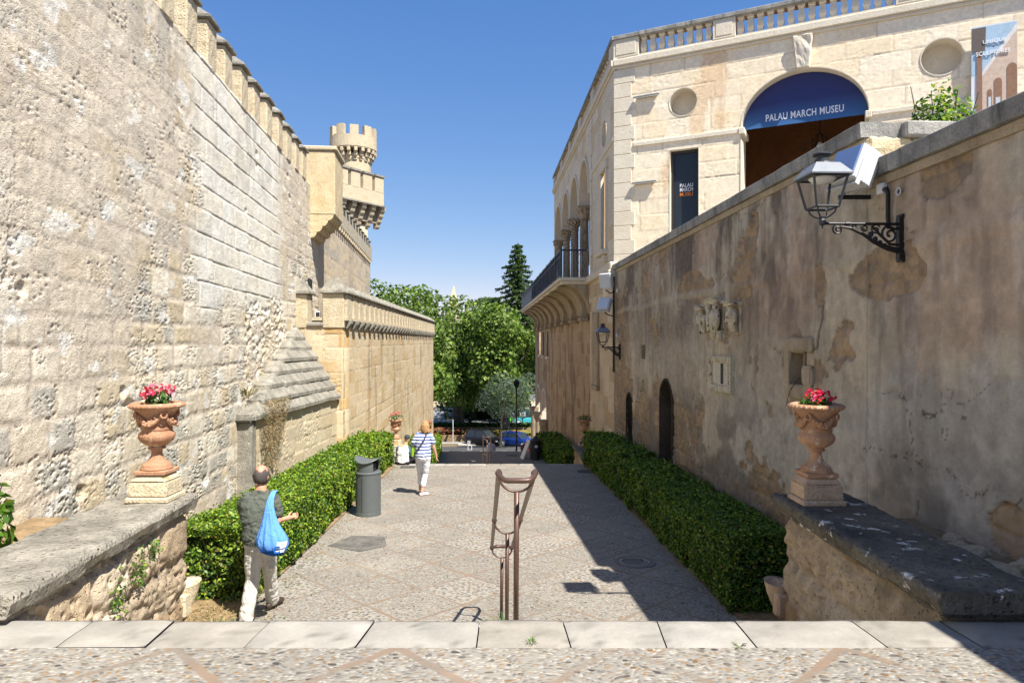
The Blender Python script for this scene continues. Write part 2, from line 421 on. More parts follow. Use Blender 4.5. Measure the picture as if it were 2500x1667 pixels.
def pave_mat(name, tone=1.0, lattice=True):
    m, t, b, o = new_mat(name); oc = t.nodes.new('ShaderNodeTexCoord').outputs['Object']
    sp = nd(t, 'ShaderNodeSeparateXYZ', {0: oc}); x, y = sp.outputs[0], sp.outputs[1]
    wob = mth(t, 'MULTIPLY', mth(t, 'SUBTRACT', noise(t, oc, 1.7, 3), .5), .10)
    a = mth(t, 'DIVIDE', mth(t, 'ADD', mth(t, 'ADD', mth(t, 'ADD', x, .6), mth(t, 'SUBTRACT', y, 3.57)), wob), 1.16)
    c = mth(t, 'DIVIDE', mth(t, 'ADD', mth(t, 'SUBTRACT', mth(t, 'ADD', x, .6), mth(t, 'SUBTRACT', y, 3.57)), wob), 1.16)
    fl = lambda q: mth(t, 'ABSOLUTE', mth(t, 'SUBTRACT', q, mth(t, 'ROUND', q)))
    dl = mth(t, 'MINIMUM', fl(a), fl(c))
    wob2 = mth(t, 'MULTIPLY', mth(t, 'SUBTRACT', noise(t, oc, 14, 3), .5), .03)
    strip = mth(t, 'MULTIPLY', mapr(t, mth(t, 'ADD', dl, wob2), .022, .036, 1, 0), mapr(t, noise(t, oc, 1.1, 4), .36, .56, .35, 1))
    cell = nd(t, 'ShaderNodeCombineXYZ', {0: mth(t, 'ROUND', mth(t, 'SUBTRACT', a, .5)), 1: mth(t, 'ROUND', mth(t, 'SUBTRACT', c, .5)), 2: 0.0}).outputs[0]
    wn = nd(t, 'ShaderNodeTexWhiteNoise', {0: cell}); wn.noise_dimensions = '3D'; rc = wn.outputs[0]
    big = mapr(t, rc, .78, .79, 0, .75)
    # elongated pebbles
    dv = nd(t, 'ShaderNodeTexNoise', {'Vector': oc, 'Scale': 5.0}).outputs['Color']
    oc2 = nd(t, 'ShaderNodeVectorMath', {0: oc, 1: vscale(t, dv, (.12, .12, 0))}, operation='ADD').outputs[0]
    def peb(scale, seedoff):
        v = nd(t, 'ShaderNodeVectorMath', {0: vscale(t, oc2, (scale*.62, scale, .01)), 1: (seedoff, seedoff*.7, 0)}, operation='ADD').outputs[0]
        p = nd(t, 'ShaderNodeTexVoronoi', {'Vector': v, 'Scale': 1.0, 'Randomness': .9}, voronoi_dimensions='2D')
        return p.outputs['Distance'], nd(t, 'ShaderNodeSeparateColor', {0: p.outputs['Color']})
    d1, k1 = peb(24, 0); d2, k2 = peb(52, 7)
    def pal(fac, stops):
        r = nd(t, 'ShaderNodeValToRGB', {0: fac}); cr = r.color_ramp; cr.interpolation = 'CONSTANT'
        while len(cr.elements) < len(stops): cr.elements.new(.5)
        for e, (p, q) in zip(cr.elements, stops): e.position = p; e.color = (*q, 1)
        return r.outputs[0]
    T = tone
    fine = pal(k2.outputs[0], [(0, lin(176, 170, 158, T)), (.2, lin(150, 143, 132, T)), (.42, lin(196, 188, 172, T)), (.6, lin(168, 150, 126, T)), (.7, lin(132, 126, 118, T)), (.8, lin(208, 202, 190, T)), (.92, lin(176, 140, 96, T))])
    mort2 = lin(172, 166, 154, T)
    fine = mixc(t, mapr(t, d2, .30, .52, 0, 1), fine, mort2)
    coarse = pal(k1.outputs[0], [(0, lin(112, 106, 98, T)), (.25, lin(140, 126, 104, T)), (.45, lin(92, 88, 84, T)), (.62, lin(150, 118, 78, T)), (.74, lin(126, 120, 112, T)), (.9, lin(172, 160, 138, T))])
    coarse = mixc(t, mapr(t, d1, .30, .40, 0, 1), coarse, lin(186, 180, 168, T))
    base = mixc(t, big, fine, coarse)
    # scattered bigger stones in the fine cells
    sc_ = mth(t, 'MULTIPLY', mapr(t, k1.outputs[1], .82, .83, 0, 1), mapr(t, d1, .22, .3, 1, 0))
    base = mixc(t, sc_, base, coarse)
    tint = mapr(t, rc, 0, 1, .9, 1.08)
    base = mixc(t, 1.0, base, nd(t, 'ShaderNodeCombineColor', {0: tint, 1: tint, 2: tint}).outputs[0], 'MULTIPLY')
    brick = mixc(t, mapr(t, noise(t, oc, 2.2, 4), .4, .62, 0, 1), lin(154, 140, 124, T), lin(170, 142, 118, T))
    brick = mixc(t, mapr(t, noise(t, oc, 30, 4), .35, .65, 0, .5), brick, lin(150, 138, 124, T))
    if lattice: base = mixc(t, strip, base, brick)
    # wear: pale worn areas, dark stains, straw debris
    w = noise(t, oc, .55, 5, .65)
    base = mixc(t, mapr(t, w, .52, .7, 0, .35), base, lin(206, 196, 176, T))
    base = mixc(t, mapr(t, noise(t, oc, .9, 6, .7), .60, .72, 0, .38), base, lin(112, 108, 102, T))
    straw = mth(t, 'MULTIPLY', mapr(t, noise(t, vscale(t, oc, (40, 14, 1)), 1.6, 3), .62, .68, 0, 1), mapr(t, noise(t, oc, .7, 4), .52, .66, 0, .6))
    base = mixc(t, straw, base, lin(196, 174, 126, T))
    S(t, b.inputs['Base Color'], base); b.inputs['Roughness'].default_value = .85; b.inputs['Specular IOR Level'].default_value = .3
    h1 = mapr(t, d1, 0, .45, 1, 0); h2 = mapr(t, d2, 0, .5, 1, 0)
    hh = nd(t, 'ShaderNodeMix', {0: big, 2: mth(t, 'MULTIPLY', h2, .35), 3: h1}).outputs[0]
    hh = mth(t, 'ADD', hh, mth(t, 'MULTIPLY', sc_, .5))
    if lattice: hh = mth(t, 'MULTIPLY', hh, mth(t, 'SUBTRACT', 1.0, mth(t, 'MULTIPLY', strip, .8)))
    bump(t, b, hh, .012, .8)
    return m
M_PAVE = pave_mat('pebble_mosaic_paving', .56)
M_KERB = attr_stone('pale_kerb_slab', 30, .004, rough=.8, amp=.08)
M_STEP = stone('step_stone', lin(190, 182, 164, .8), lin(210, 200, 182, .8), 3, 50, .006)
M_ASPH = stone('asphalt', (.055, .055, .056), (.085, .083, .08), 1.5, 40, .004)
M_FLAT = stone('pale_square_paving', lin(150, 146, 140), lin(172, 166, 156), .8, 20, .003)
M_EARTH = stone('earth', lin(104, 92, 74), lin(134, 120, 96), .6, 8, .02)

def kind(o, k='structure'): o['kind'] = k; return o
def sheet(name, pts, faces, mat): return kind(MB().add(pts, faces).build(name, mat))

# far ground reaching the horizon
g = MB(); g.box(-700, 700, 71, 1500, -9.9, -9.25); kind(g.build('ground', M_EARTH))
# the ground under and beside the street, stepping down with the hill
def slope_block(name, x0, x1, D0, D1, zfn, mat, low=-12, step=1.0):
    ys = list(np.arange(D0, D1, step))+[D1]; m = MB()
    top = [(x0, y, zfn(y)) for y in ys]+[(x1, y, zfn(y)) for y in ys]; n = len(ys)
    fs = [(i, n+i, n+i+1, i+1) for i in range(n-1)]
    m.add(top, fs); m.box(x0, x1, D0, D1, low, min(zfn(D0), zfn(D1))-.4)
    a, c = (x0, D0, zfn(D0)), (x1, D0, zfn(D0))
    m.quad((x0, D0, low), (x1, D0, low), c, a)
    m.quad((x0, D1, zfn(D1)), (x1, D1, zfn(D1)), (x1, D1, low), (x0, D1, low))
    return kind(m.build(name, mat))
slope_block('upper_terrace', -5, 5, -8, 3.57, lambda y: 0.0, M_PAVE, -3)
slope_block('lower_terrace', -6, 4.2, 6.83, 19.66, lambda y: -1.52-.035*(y-6.83), M_PAVE, -5)
slope_block('middle_terrace', -6.5, 4.2, 22.92, 33.66, lambda y: -3.502-.031*(y-22.92), M_PAVE, -8)
slope_block('street_ramp', -9, 5, 36.92, 60, lambda y: -5.366-(y-36.92)*.1139, M_FLAT, -10.5)
slope_block('street', -60, 60, 60.004, 71, lambda y: -5.366-(y-36.92)*.1139, M_ASPH, -11)

def kerb_and_steps(D0, z0, xl, xr, sl):
    """pale kerb slabs along the terrace edge and nine steps going down"""
    r = random.Random(int(D0*10)); xs = [xl-.5]
    while xs[-1] < xr+.5: xs.append(xs[-1]+r.uniform(.40, .74))
    V = []; Fc = []; C = []
    sks = [r.uniform(-.05, .05) for _ in xs]
    for i in range(len(xs)-1):
        x0, x1 = xs[i]+.004, xs[i+1]-.004; dz = r.uniform(-.004, .004)
        yb = D0-.344+r.uniform(-.012, .012)
        nx = max(2, int((x1-x0)/.05)); ny = 8
        base = mixa(lin(222, 213, 196, .42), lin(230, 224, 212, .44), np.array([r.random()]))[0]
        if r.random() < .25: base = np.array(lin(214, 202, 184, .42))
        b = len(V)
        for j in range(ny+1):
            for k in range(nx+1):
                fx = k/nx; fy = j/ny
                x = x0+(x1-x0)*fx+(sks[i]*(1-fx)+sks[i+1]*fx)*(fy-.5); y = yb+(D0+.01-yb)*fy
                ed = min(fx*(x1-x0), (1-fx)*(x1-x0), fy*.34, (1-fy)*.34)
                if j == ny: y += .012*(vnoise(np.array([x*9]), np.array([D0]), 3)[0]-.5)
                z = z0+.008+dz-.012*max(0, 1-ed/.02)**2+.005*(vnoise(np.array([x*7]), np.array([y*7]), 4)[0]-.5)
                V.append((x, y, z)); st = vnoise(np.array([x*5+i*7]), np.array([y*11]), 8)[0]
                sp = vnoise(np.array([x*26]), np.array([y*40]), 9)[0]
                vn = abs(fbm(np.array([x*3+i*5]), np.array([y*5]), 4, 12)[0]-.5); C.append(base*(1-.22*st)*(.80 if vn < .012 else 1)*(1 if sp < .94 else .6))
        for j in range(ny):
            for k in range(nx):
                p = b+j*(nx+1)+k; Fc.append((p, p+1, p+nx+2, p+nx+1))
        for k in range(nx):          # front nosing
            p = b+ny*(nx+1)+k; q = len(V)
            V += [(V[p][0], V[p][1], z0-.16), (V[p+1][0], V[p+1][1], z0-.16)]; C += [base*.9, base*.9]; Fc.append((p, p+1, q+1, q))
        p0 = b; p1 = b+nx; p2 = b+ny*(nx+1); p3 = p2+nx
        for s0, s1 in ((p2, p0), (p0, p1), (p1, p3)):
            q = len(V); V += [(V[s0][0], V[s0][1], z0-.16), (V[s1][0], V[s1][1], z0-.16)]; C += [base*.8, base*.8]; Fc.append((s0, s1, q+1, q))
    kind(link_mesh('kerb', np_mesh('kerb', np.array(V), np.array(Fc), np.array(C)), M_KERB))
    m = MB()
    m.box(xl-.6, xr+.6, D0-.36, D0-.004, z0-4, z0-.03)
    for i in range(1, 9):
        m.box(xl-.6, xr+.6, D0-.002 if i == 1 else D0+(i-1)*.365, D0+i*.365, z0-3.5, z0-.169*i)
    kind(m.build('steps', M_STEP, bevel=.012))
kerb_and_steps(3.914, 0, -2.9, 2.55, 0)
kerb_and_steps(20.0, -1.981, -3.4, 2.1, 0)
kerb_and_steps(34.0, -3.845, -4.2, 1.6, 0)

# soil strips behind the parapets
kind(MB().box(-5.2, -3.0, -6, 3.5, -.5, .004).box(-5.2, -3.3, 3.5, 6.4, -.5, -.05).build('planting_soil', M_SOIL))
kind(MB().box(2.95, 4.2, -6, 3.2, -.5, .006).box(3.05, 4.0, 3.2, 6.3, -.6, -.03).build('gravel_strip', M_SOIL))
def side_soil(name, xa, xb, xc, xd, D0, D1, off=.02):
    z = lambda y: gz(y)+off
    return sheet(name, [(xa, D0, z(D0)), (xb, D0, z(D0)), (xd, D1, z(D1)), (xc, D1, z(D1))], [(0, 1, 2, 3)], M_SOIL)
side_soil('planting_bed', -4.9, -3.12, -5.2, -3.35, 6.9, 19.6)
side_soil('planting_bed', 2.6, 3.8, 2.1, 3.2, 6.9, 19.6)
sheet('paving_patch', [(x, y, gz(y)+.006) for x, y in ((-2.95, 10.9), (-2.35, 10.55), (-2.0, 10.9), (-2.15, 11.5), (-2.7, 11.55))], [(0, 1, 2, 3, 4)], stone('dark_paving_patch', lin(96, 94, 90, .6), lin(150, 145, 136, .6), 2.5, 40, .004))
# earth under the castle side and under the museum terrace
kind(MB().box(-60, -5.6, 46, 71, -12, -9.0).build('castle_hill', M_EARTH))
t_ = MB(); pp = [FR.w(0, .52), FR.w(20, .52), FM.w(14.5, .0), FM.w(0, .0)]
t_.prism([(p[0], p[1], -2.5) for p in pp], (0, 0, 5.35)); kind(t_.build('museum_terrace', M_FLAT))

# ================================================================== CASTLE
def castle_fn(seed, smoothreg=True, k=.90):
    def fn(U, V):
        d, r1, r2, r3 = masonry(U, V, (.29, .40), (.36, .66), seed, .045, 1.5, .06)
        dS, q1, q2, q3 = masonry(U, V, (.36, .44), (.6, 1.1), seed+50, .012, 1.0, .02)
        n1 = fbm(U*.55, V*.55, 4, seed+1); n2 = fbm(U*3, V*3, 4, seed+2); n3_ = fbm(U*14, V*14, 3, seed+3)
        D = 4+U/1.005
        if smoothreg:
            ed = .55*(n1-.5)*2
            sm = sst(6.3, 6.9, U+ed*1.5)*(1-sst(11.6, 12.6, U+ed))*sst(1.9, 2.5, V+ed*1.6)
            sm = np.maximum(sm, 1-sst(1.75, 2.0, U+.25*(n2-.5)*2))
            ero = sst(9.0, 9.6, U)*(1-sst(12.6, 13, U))*sst(-.3, .3, V+ed)*(1-sst(2.2, 2.7, V+ed))
            smear = sst(.42, .6, n1+.12*(V-2.2)/3)*(1-sm)
        else:
            sm = np.full(U.shape, .6); ero = np.zeros(U.shape); smear = sst(.5, .6, n1)*.5
        rough = (1-sm)
        mort = (1-sst(.008, .05+.03*r3, d+.02*(n3_-.5)))*rough
        joint = (1-sst(.003, .014, dS))*sm
        f1, f2, _ = worley(U*6.5, V*13, seed+4); g1, g2, _ = worley(U*17, V*34, seed+6)
        porous = sst(.25, .75, r1*.7+.5*fbm(U*1.2, V*1.2, 3, seed+9)) * (1-.85*sm)
        p1 = (1-sst(.06, .26, f1))*sst(.50, .64, fbm(U*2.2, V*2.8, 3, seed+7))*porous
        p2 = (1-sst(.07, .30, g1))*sst(.42, .58, fbm(U*4, V*5, 3, seed+8))*(porous*.95+.2)
        deep = (1-sst(.15, .5, worley(U*4.5, V*6, seed+14)[0]))*ero*sst(.4, .55, n2)
        big = (1-sst(.05, .22, worley(U*1.6, V*2.2, seed+19)[0]+.10*(n2-.5)))*sst(.76, .80, fbm(U*.9, V*.9, 2, seed+33))
        bulge = sst(0, .07, d)*.011*(.4+r2)*rough+sst(0, .03, dS)*.012*sm+(q2-.5)*.012*sm
        disp = bulge*(1-.65*smear)+.013*(n2-.5)+.009*(n3_-.5)*(1-.6*sm)-.036*p1*(1-.5*smear)-.026*p2*(1-.6*smear)-.036*deep-.04*big-.018*joint*sst(.46, .62, n2)*sst(.40, .55, n1)
        disp += .05*(n1-.5)
        cream = np.array(lin(234, 224, 202, k)); pink = np.array(lin(220, 208, 186, k)); grey = np.array(lin(190, 186, 173, k))
        warm = np.array(lin(221, 202, 166, k)); white = np.array(lin(236, 232, 220, k)); mo = np.array(lin(212, 199, 178, k))
        c = mixa(cream, pink, r2); c = mixa(c, warm, sst(.62, .85, r3)*.8)
        gmask = sst(.62, .72, r1*.6+.5*fbm(U*1.5, V*1.5, 4, seed+11)-.10+.12*(1-sst(-.2, 1.3, V))); c = mixa(c, grey, gmask*.85)
        c = c*(1-rough*.22*(r3-.4))[..., None]; c = mixa(c, mo, np.clip(mort+smear*.6, 0, 1))
        c2 = mixa(white, cream, q1*.7); c2 = mixa(c2, grey, sst(.55, .7, fbm(U*1.1, V*.8, 4, seed+12))*.45)
        c = mixa(c, c2, sm); c = mixa(c, warm*.85, joint*.4)
        rust = sst(.60, .70, fbm(U*.8+5, V*1.1, 4, seed+13)); c = mixa(c, warm*.92, rust*.4*rough)
        up = sst(.57, .66, fbm(U*2.4, V*.5, 4, seed+15))*sst(4.6, 6, V); c = mixa(c, grey*.7, up*.5)
        wp = sst(.70, .73, fbm(U*1.8, V*3.2, 3, seed+21))*(1-sm); c = mixa(c, white, wp*.8)
        c = c*(.88+.24*fbm(U*9, V*9, 3, seed+16))[..., None]
        return disp, c
    return fn

def ash_fn(seed, cols, h=(.30, .34), w=(.55, 1.0), jw=.012, warp=.008, lift=.01, pit=.5, k=.85, jc=(200, 184, 156), stain=None, gray=.25):
    A = [np.array(lin(*c, k)) for c in cols]; J = np.array(lin(*jc, k))
    def fn(U, V):
        d, r1, r2, r3 = masonry(U, V, h, w, seed, warp, 1.2, .015)
        n1 = fbm(U*.5, V*.5, 4, seed+1); n2 = fbm(U*4, V*4, 4, seed+2)
        jm = 1-sst(jw*.4, jw*1.2, d); f1, _, _ = worley(U*9, V*13, seed+3)
        p = (1-sst(.1, .32, f1))*sst(.56, .66, fbm(U*2, V*2.4, 3, seed+4))*pit
        disp = (r1-.5)*lift-.012*jm*sst(.3, .6, n2)+.008*(n2-.5)-.025*p
        c = mixa(A[0], A[1], r2); c = mixa(c, A[2], sst(.7, .9, r3)); c = mixa(c, J, jm*.7)
        c = mixa(c, c*np.array([.80, .80, .82]), sst(.5, .68, n1)*gray*2)
        if stain is not None:
            st = sst(.62, .72, fbm(U*1.6, V*.35, 4, seed+6)+.06*r1); c = mixa(c, np.array(lin(*stain, k)), st*.6)
        return disp, c*(.9+.2*fbm(U*12, V*12, 3, seed+7))[..., None]
    return fn

zA = 4.53+E
castle = thing('castle_wall', 'tall pitted limestone castle wall with capped merlons, filling the left side', 'castle wall', (*FA.o, 0), FA.rz)
usA = grid_axis(FA.uD(-2.0), FA.uD(21.0), lambda u: max(5.0, FA.D(u)), .0026, .013)
vsA = np.linspace(-2.6, zA, 600)
relief('wall_face', M_WALL, castle, usA, vsA, castle_fn(3), T=1.3)
# merlons with little hipped caps
def merlon_mesh(w, dpt, h, seed):
    m = MB().box(-w/2, w/2, 0, dpt, -.05, h)
    o = m.build('merlon', M_MERLON, bevel=.025, sub=3, rough=.012, rseed=seed); return o
def cap_mesh(w, dpt, h, mat=M_SLAB, seed=0):
    o_ = .06; m = MB(); m.box(-w/2-o_, w/2+o_, -o_, dpt+o_, 0, .055)
    m.frustum(-w/2-o_+.01, w/2+o_-.01, -o_+.01, dpt+o_-.01, .055, -w*.12, w*.12, dpt*.42, dpt*.58, h)
    return m.build('merlon_cap', mat, bevel=.012, sub=1, rough=.010, rseed=seed)
m0 = merlon_mesh(.46, .5, .72, 3); m0.parent = castle
c0 = cap_mesh(.46, .5, .27, seed=5); c0.parent = m0; c0.location = (0, 0, .72)
i = 0; u = FA.uD(3.0)
while u < FA.uD(19.0):
    mm = m0 if i == 0 else copy_tree(m0, castle)
    mm.location = (u, -.02+rnd.uniform(-.02, .02), zA+rnd.uniform(-.03, .03)); mm.rotation_euler = (0, rnd.uniform(-.015, .015), rnd.uniform(-.03, .03))
    u += .94+rnd.uniform(-.03, .03); i += 1
# bracketed box projecting over the wall
bx = thing('box_machicolation', 'orange sandstone box machicolation jutting from the castle wall on stepped corbels', 'machicolation', FA.w(FA.uD(19.75), 0, 0), FA.rz)
zb = 3.05+E; b0 = MB().box(0, 1.55, -.70, .3, zb+.62, 5.53+E); b0.build('box_body', M_SAND, bx, bevel=.03, sub=3, rough=.014)
MB().box(-.05, 1.6, -.76, .3, 5.53+E, 5.66+E).build('coping', M_MERLON, bx, bevel=.03)
for k in range(5):
    m = MB(); x = .01+k*.31
    for j in range(4):
        pr = .66-.16*j; z1 = zb+.62-.17*j+.02
        prof = [(x, .1, z1), (x, -pr, z1)]
        prof += [(x, -pr+.15*(1-math.cos(a)), z1-.175*math.sin(a)) for a in [math.pi/2*q/5 for q in range(1, 6)]]
        prof += [(x, .1, z1-.175)]; m.prism(prof, (.24 if k else .28, 0, 0))
    m.build('corbel', M_SAND, bx)
# the further, higher castle wall
keep = thing('keep_wall', 'higher castle wall beyond the box machicolation, with dark notched coping', 'castle wall', FA.w(FA.uD(21.05), .06, 0), FA.rz)
ul = FA.uD(36.4)-FA.uD(21.05); zC = 5.08+E
fnC = ash_fn(21, [(214, 196, 164), (206, 192, 168), (192, 182, 164)], (.3, .36), (.5, .9), pit=.9, gray=.35)
relief('wall_face', M_ASH, keep, np.linspace(0, ul, 220), np.linspace(-4, zC, 190), fnC, T=1.2)
kc = MB().box(-.10, .10, -.09, .05, zC-.98, zC-.80).build('corbel', M_MERLON, keep, bevel=.02)
for k in range(29):
    q = kc if k == 0 else copy_tree(kc, keep); q.location = (.22+k*.52, 0, 0)
MB().box(0, ul, -.09, 1.2, zC-.8, zC).build('parapet', stone('keep_parapet_stone', lin(196, 186, 164, .8), lin(214, 204, 180, .8), 2, 40, .012, streak=.3), keep, bevel=.02)
s0 = MB(); s0.frustum(-.26, .26, -.20, 1.3, 0, -.24, .24, -.02, .9, .22); s0 = s0.build('coping_tooth', M_SLAB, keep, bevel=.015)
for k in range(15):
    q = s0 if k == 0 else copy_tree(s0, keep); q.location = (.35+k*.97, 0, zC)
# flat black strip painting the shadow on the wall below the box
MB().box(FA.uD(19.4)-FA.uD(21.05), FA.uD(19.9)-FA.uD(21.05), -.09, -.05, 1.2, 3.4).build('shade_strip', M_BLACK, keep)

# lower enclosing wall with merlons (right foreground of the castle)
low = thing('enclosure_wall', 'long ochre ashlar wall with a row of grey capped merlons above small corbels', 'castle wall', (*FB.o, 0), FB.rz)
LB = 27.2; zB = 2.03
usB = grid_axis(0, LB, lambda u: FB.D(u), .0030, .03)
fnB = ash_fn(41, [(210, 190, 154), (216, 199, 168), (204, 180, 140)], (.30, .36), (.5, .95), pit=.55, gray=.22, stain=(150, 132, 104), warp=.015)
relief('wall_face', M_ASH, low, usB, np.linspace(-6.5, zB, 260), fnB, T=1.0)
MB().box(0, LB, -.12, .8, zB+.12, zB+.20).build('string_course', M_MERLON, low)
mB = merlon_mesh(.62, .55, .62, 9); mB.parent = low
cB = cap_mesh(.68, .60, .30, seed=11); cB.parent = mB; cB.location = (0, 0, .62)
kB = MB().prism([(-.14, .12, .14), (-.14, -.17, .14), (-.14, -.17, .04), (-.14, -.06, -.10), (-.14, .12, -.10)], (.28, 0, 0)).build('corbel', M_SLAB, low, bevel=.01)
n = int(LB/.85)
for i in range(n):
    q = mB if i == 0 else copy_tree(mB, low); q.location = (.34+i*.85, -.10, zB+.2); q.rotation_euler = (0, 0, rnd.uniform(-.02, .02))
    q = kB if i == 0 else copy_tree(kB, low); q.location = (.34+i*.85, 0, zB)
# return wall facing the steps, with its own merlon and sill
ret = MB().box(-5.95, -4.44, 17.72, 18.5, -2.2, 2.0)
fnR = ash_fn(57, [(208, 178, 130), (228, 214, 186), (206, 170, 116)], (.30, .36), (.5, .9), pit=.7, gray=.15)
FQ = Fr((-6.0, 17.9), (1, -.02))
relief('return_wall', M_ASH, None, np.linspace(0, 1.56, 70), np.linspace(-2.2, 2.0, 180), fnR, T=.7)
rw = bpy.data.objects['return_wall']; rw.parent = low
inv = Matrix.LocRotScale(Vector((*FB.o, 0)), Matrix.Rotation(FB.rz, 3, 'Z').to_euler(), None).inverted()
rw.matrix_local = inv @ Matrix.LocRotScale(Vector((*FQ.o, 0)), Matrix.Rotation(FQ.rz, 3, 'Z').to_euler(), None)
def inB(name, mb, mat, **k): mb.xf(inv); return mb.build(name, mat, low, **k)
inB('merlon', MB().box(-5.86, -5.36, 17.86, 18.3, 1.95, 2.84), M_MERLON, bevel=.02, sub=2, rough=.012)
inB('merlon_cap', MB().box(-5.93, -5.29, 17.79, 18.4, 2.84, 2.90).frustum(-5.92, -5.30, 17.8, 18.38, 2.90, -5.70, -5.52, 18.02, 18.16, 3.24), M_SLAB, bevel=.012, sub=1, rough=.01)
inB('sill', MB().box(-5.36, -4.93, 17.82, 18.5, 2.0, 2.07).frustum(-5.36, -4.93, 17.82, 18.5, 2.07, -5.36, -4.93, 18.1, 18.5, 2.20), M_SLAB, bevel=.01)
inB('merlon', MB().box(-4.96, -4.40, 17.84, 18.35, 1.95, 2.86), M_MERLON, bevel=.02, sub=2, rough=.012)
inB('merlon_cap', MB().box(-5.03, -4.33, 17.77, 18.45, 2.86, 2.92).frustum(-5.02, -4.34, 17.78, 18.43, 2.92, -4.78, -4.58, 18.02, 18.2, 3.28), M_SLAB, bevel=.012, sub=1, rough=.01)

# battered plinth with stepped stone slabs
pl = thing('buttress', 'low buttress roofed with seven stepped grey stone slabs against the castle wall', 'buttress', (-4.72, 12.8, 0), 0)
FP = Fr((-4.88, 12.8), (.30, 5.1)); A0 = Vector((-4.88, 12.8, .2)); B0 = Vector((-4.57, 17.86, .2)); AP = Vector((-5.50, 17.45, 1.97))
fnP = ash_fn(63, [(204, 186, 152), (212, 198, 168), (188, 176, 152)], (.3, .38), (.45, .8), pit=.9, gray=.35, warp=.03, lift=.02)
o = relief('plinth_face', M_ASH, pl, np.linspace(0, 5.1, 190), np.linspace(-2.2, .2, 90), fnP, T=.3)
o.matrix_local = Matrix.Translation((-4.88+4.72, 0, 0)) @ Matrix.Rotation(FP.rz, 4, 'Z')
off = Vector((-4.72, 12.8, 0))
def plb(name, mb, mat, **k): mb.xf(Matrix.Translation(-off)); return mb.build(name, mat, pl, **k)
plb('end_pillar', MB().box(-5.25, -4.85, 12.72, 12.95, -2.2, .10), M_SLAB, bevel=.02, sub=3, rough=.015)
plb('end_cap', MB().box(-5.28, -4.80, 12.62, 13.0, .10, .24), M_SLAB, bevel=.04, seg=2)
for i in range(7):
    t0, t1 = i/7, (i+1)/7; m = MB()
    a, b_ = A0.lerp(AP, t0), B0.lerp(AP, t0); a1, b1 = A0.lerp(AP, t1+.02), B0.lerp(AP, t1+.02)
    a.y -= .0; L = (b_-a).length; ns = max(1, int(L/.62)); out = Vector((.10, -.03, 0))
    for k in range(ns):
        f0, f1 = k/ns+.004, (k+1)/ns-.004; j = Vector((rnd.uniform(-.02, .02), 0, rnd.uniform(-.008, .008)))
        p0 = a.lerp(b_, f0)+out+j; p1 = a.lerp(b_, f1)+out+j; q0 = a1.lerp(b1, f0)+j*.5; q1 = a1.lerp(b1, f1)+j*.5
        dn = Vector((0, 0, -.075)); bk = Vector((-.45, 0, 0))
        m.add([p0+dn, p1+dn, p1, p0, q0, q1, q0+bk, q1+bk, p0+dn+bk, p1+dn+bk],
              [(0, 1, 2, 3), (3, 2, 5, 4), (4, 5, 7, 6), (6, 7, 9, 8), (8, 9, 1, 0), (0, 3, 4, 6, 8), (1, 9, 7, 5, 2)])
    # hipped left return running into the castle wall
    p0 = a+out; q0 = a1.copy(); wl = Vector((-5.1-.1*(a.y-12.8)-.15, a.y+.12, a.z)); wl1 = Vector((-5.1-.1*(a1.y-12.8)-.15, a1.y+.1, a1.z)); dn = Vector((0, 0, -.075))
    p0b = p0+Vector((-.02, -.10, 0))
    m.add([p0+dn, p0, p0b+dn+Vector((-.1, -.02, 0)), p0b+Vector((-.1, -.02, 0)), wl+Vector((0, -.2, 0))+dn, wl+Vector((0, -.2, 0)), q0, wl1],
          [(0, 1, 3, 2), (2, 3, 5, 4), (1, 6, 3), (3, 6, 7, 5), (0, 2, 4), (4, 5, 7, 6, 1, 0)])
    plb('roof_slab', m, M_SLAB)

# corner tower with round turret
tw = thing('castle_tower', 'castle tower with machicolated parapet and a round crenellated turret on top', 'tower', (-9.15, 46, 0), math.atan2(.82, .57))
# local x runs along the face (towards right and away), -y faces the street
TW = M_MERLON
fnT = ash_fn(77, [(220, 204, 172), (226, 212, 184), (206, 190, 160)], (.4, .5), (.7, 1.1), pit=.3, gray=.2)
o = relief('shaft', M_ASH, tw, np.linspace(-6.2, -.75, 90), np.linspace(-10, 9.3, 260), fnT, T=5.2)
zt = 11.1+E-.1
MB().box(-7.0, 0, -.75, 5.9, zt-2.0, zt-1.15).build('parapet_wall', TW, tw, bevel=.03)
for k in range(7):
    x0 = -7.0+k*1.03
    MB().box(x0, x0+.80, -.75, -.3, zt-1.17, zt-.12).build('merlon', TW, tw, bevel=.03)
    MB().box(x0-.04, x0+.84, -.82, -.24, zt-.12, zt).build('merlon_cap', M_SLAB, tw)
    MB().box(x0, x0+.80, 5.4, 5.9, zt-1.17, zt).build('merlon', TW, tw)
MB().box(-7.06, .06, -.82, .1, zt-2.08, zt-1.98).build('string_course', M_SLAB, tw)
for k in range(9):
    m = MB(); x = -6.9+k*.84
    for j in range(4):
        pr = .72-.17*j; z1 = zt-2.08-.34*j
        m.prism([(x, .1, z1), (x, -pr, z1)]+[(x, -pr+.16*(1-math.cos(a)), z1-.34*math.sin(a)) for a in [math.pi/2*q/4 for q in range(1, 5)]]+[(x, .1, z1-.34)], (.34, 0, 0))
    m.build('corbel', TW, tw)
    if k < 8: MB().box(x+.34, x+.84, -.2, .1, zt-3.1, zt-2.09).build('machicolation_gap', M_TRIMG, tw)
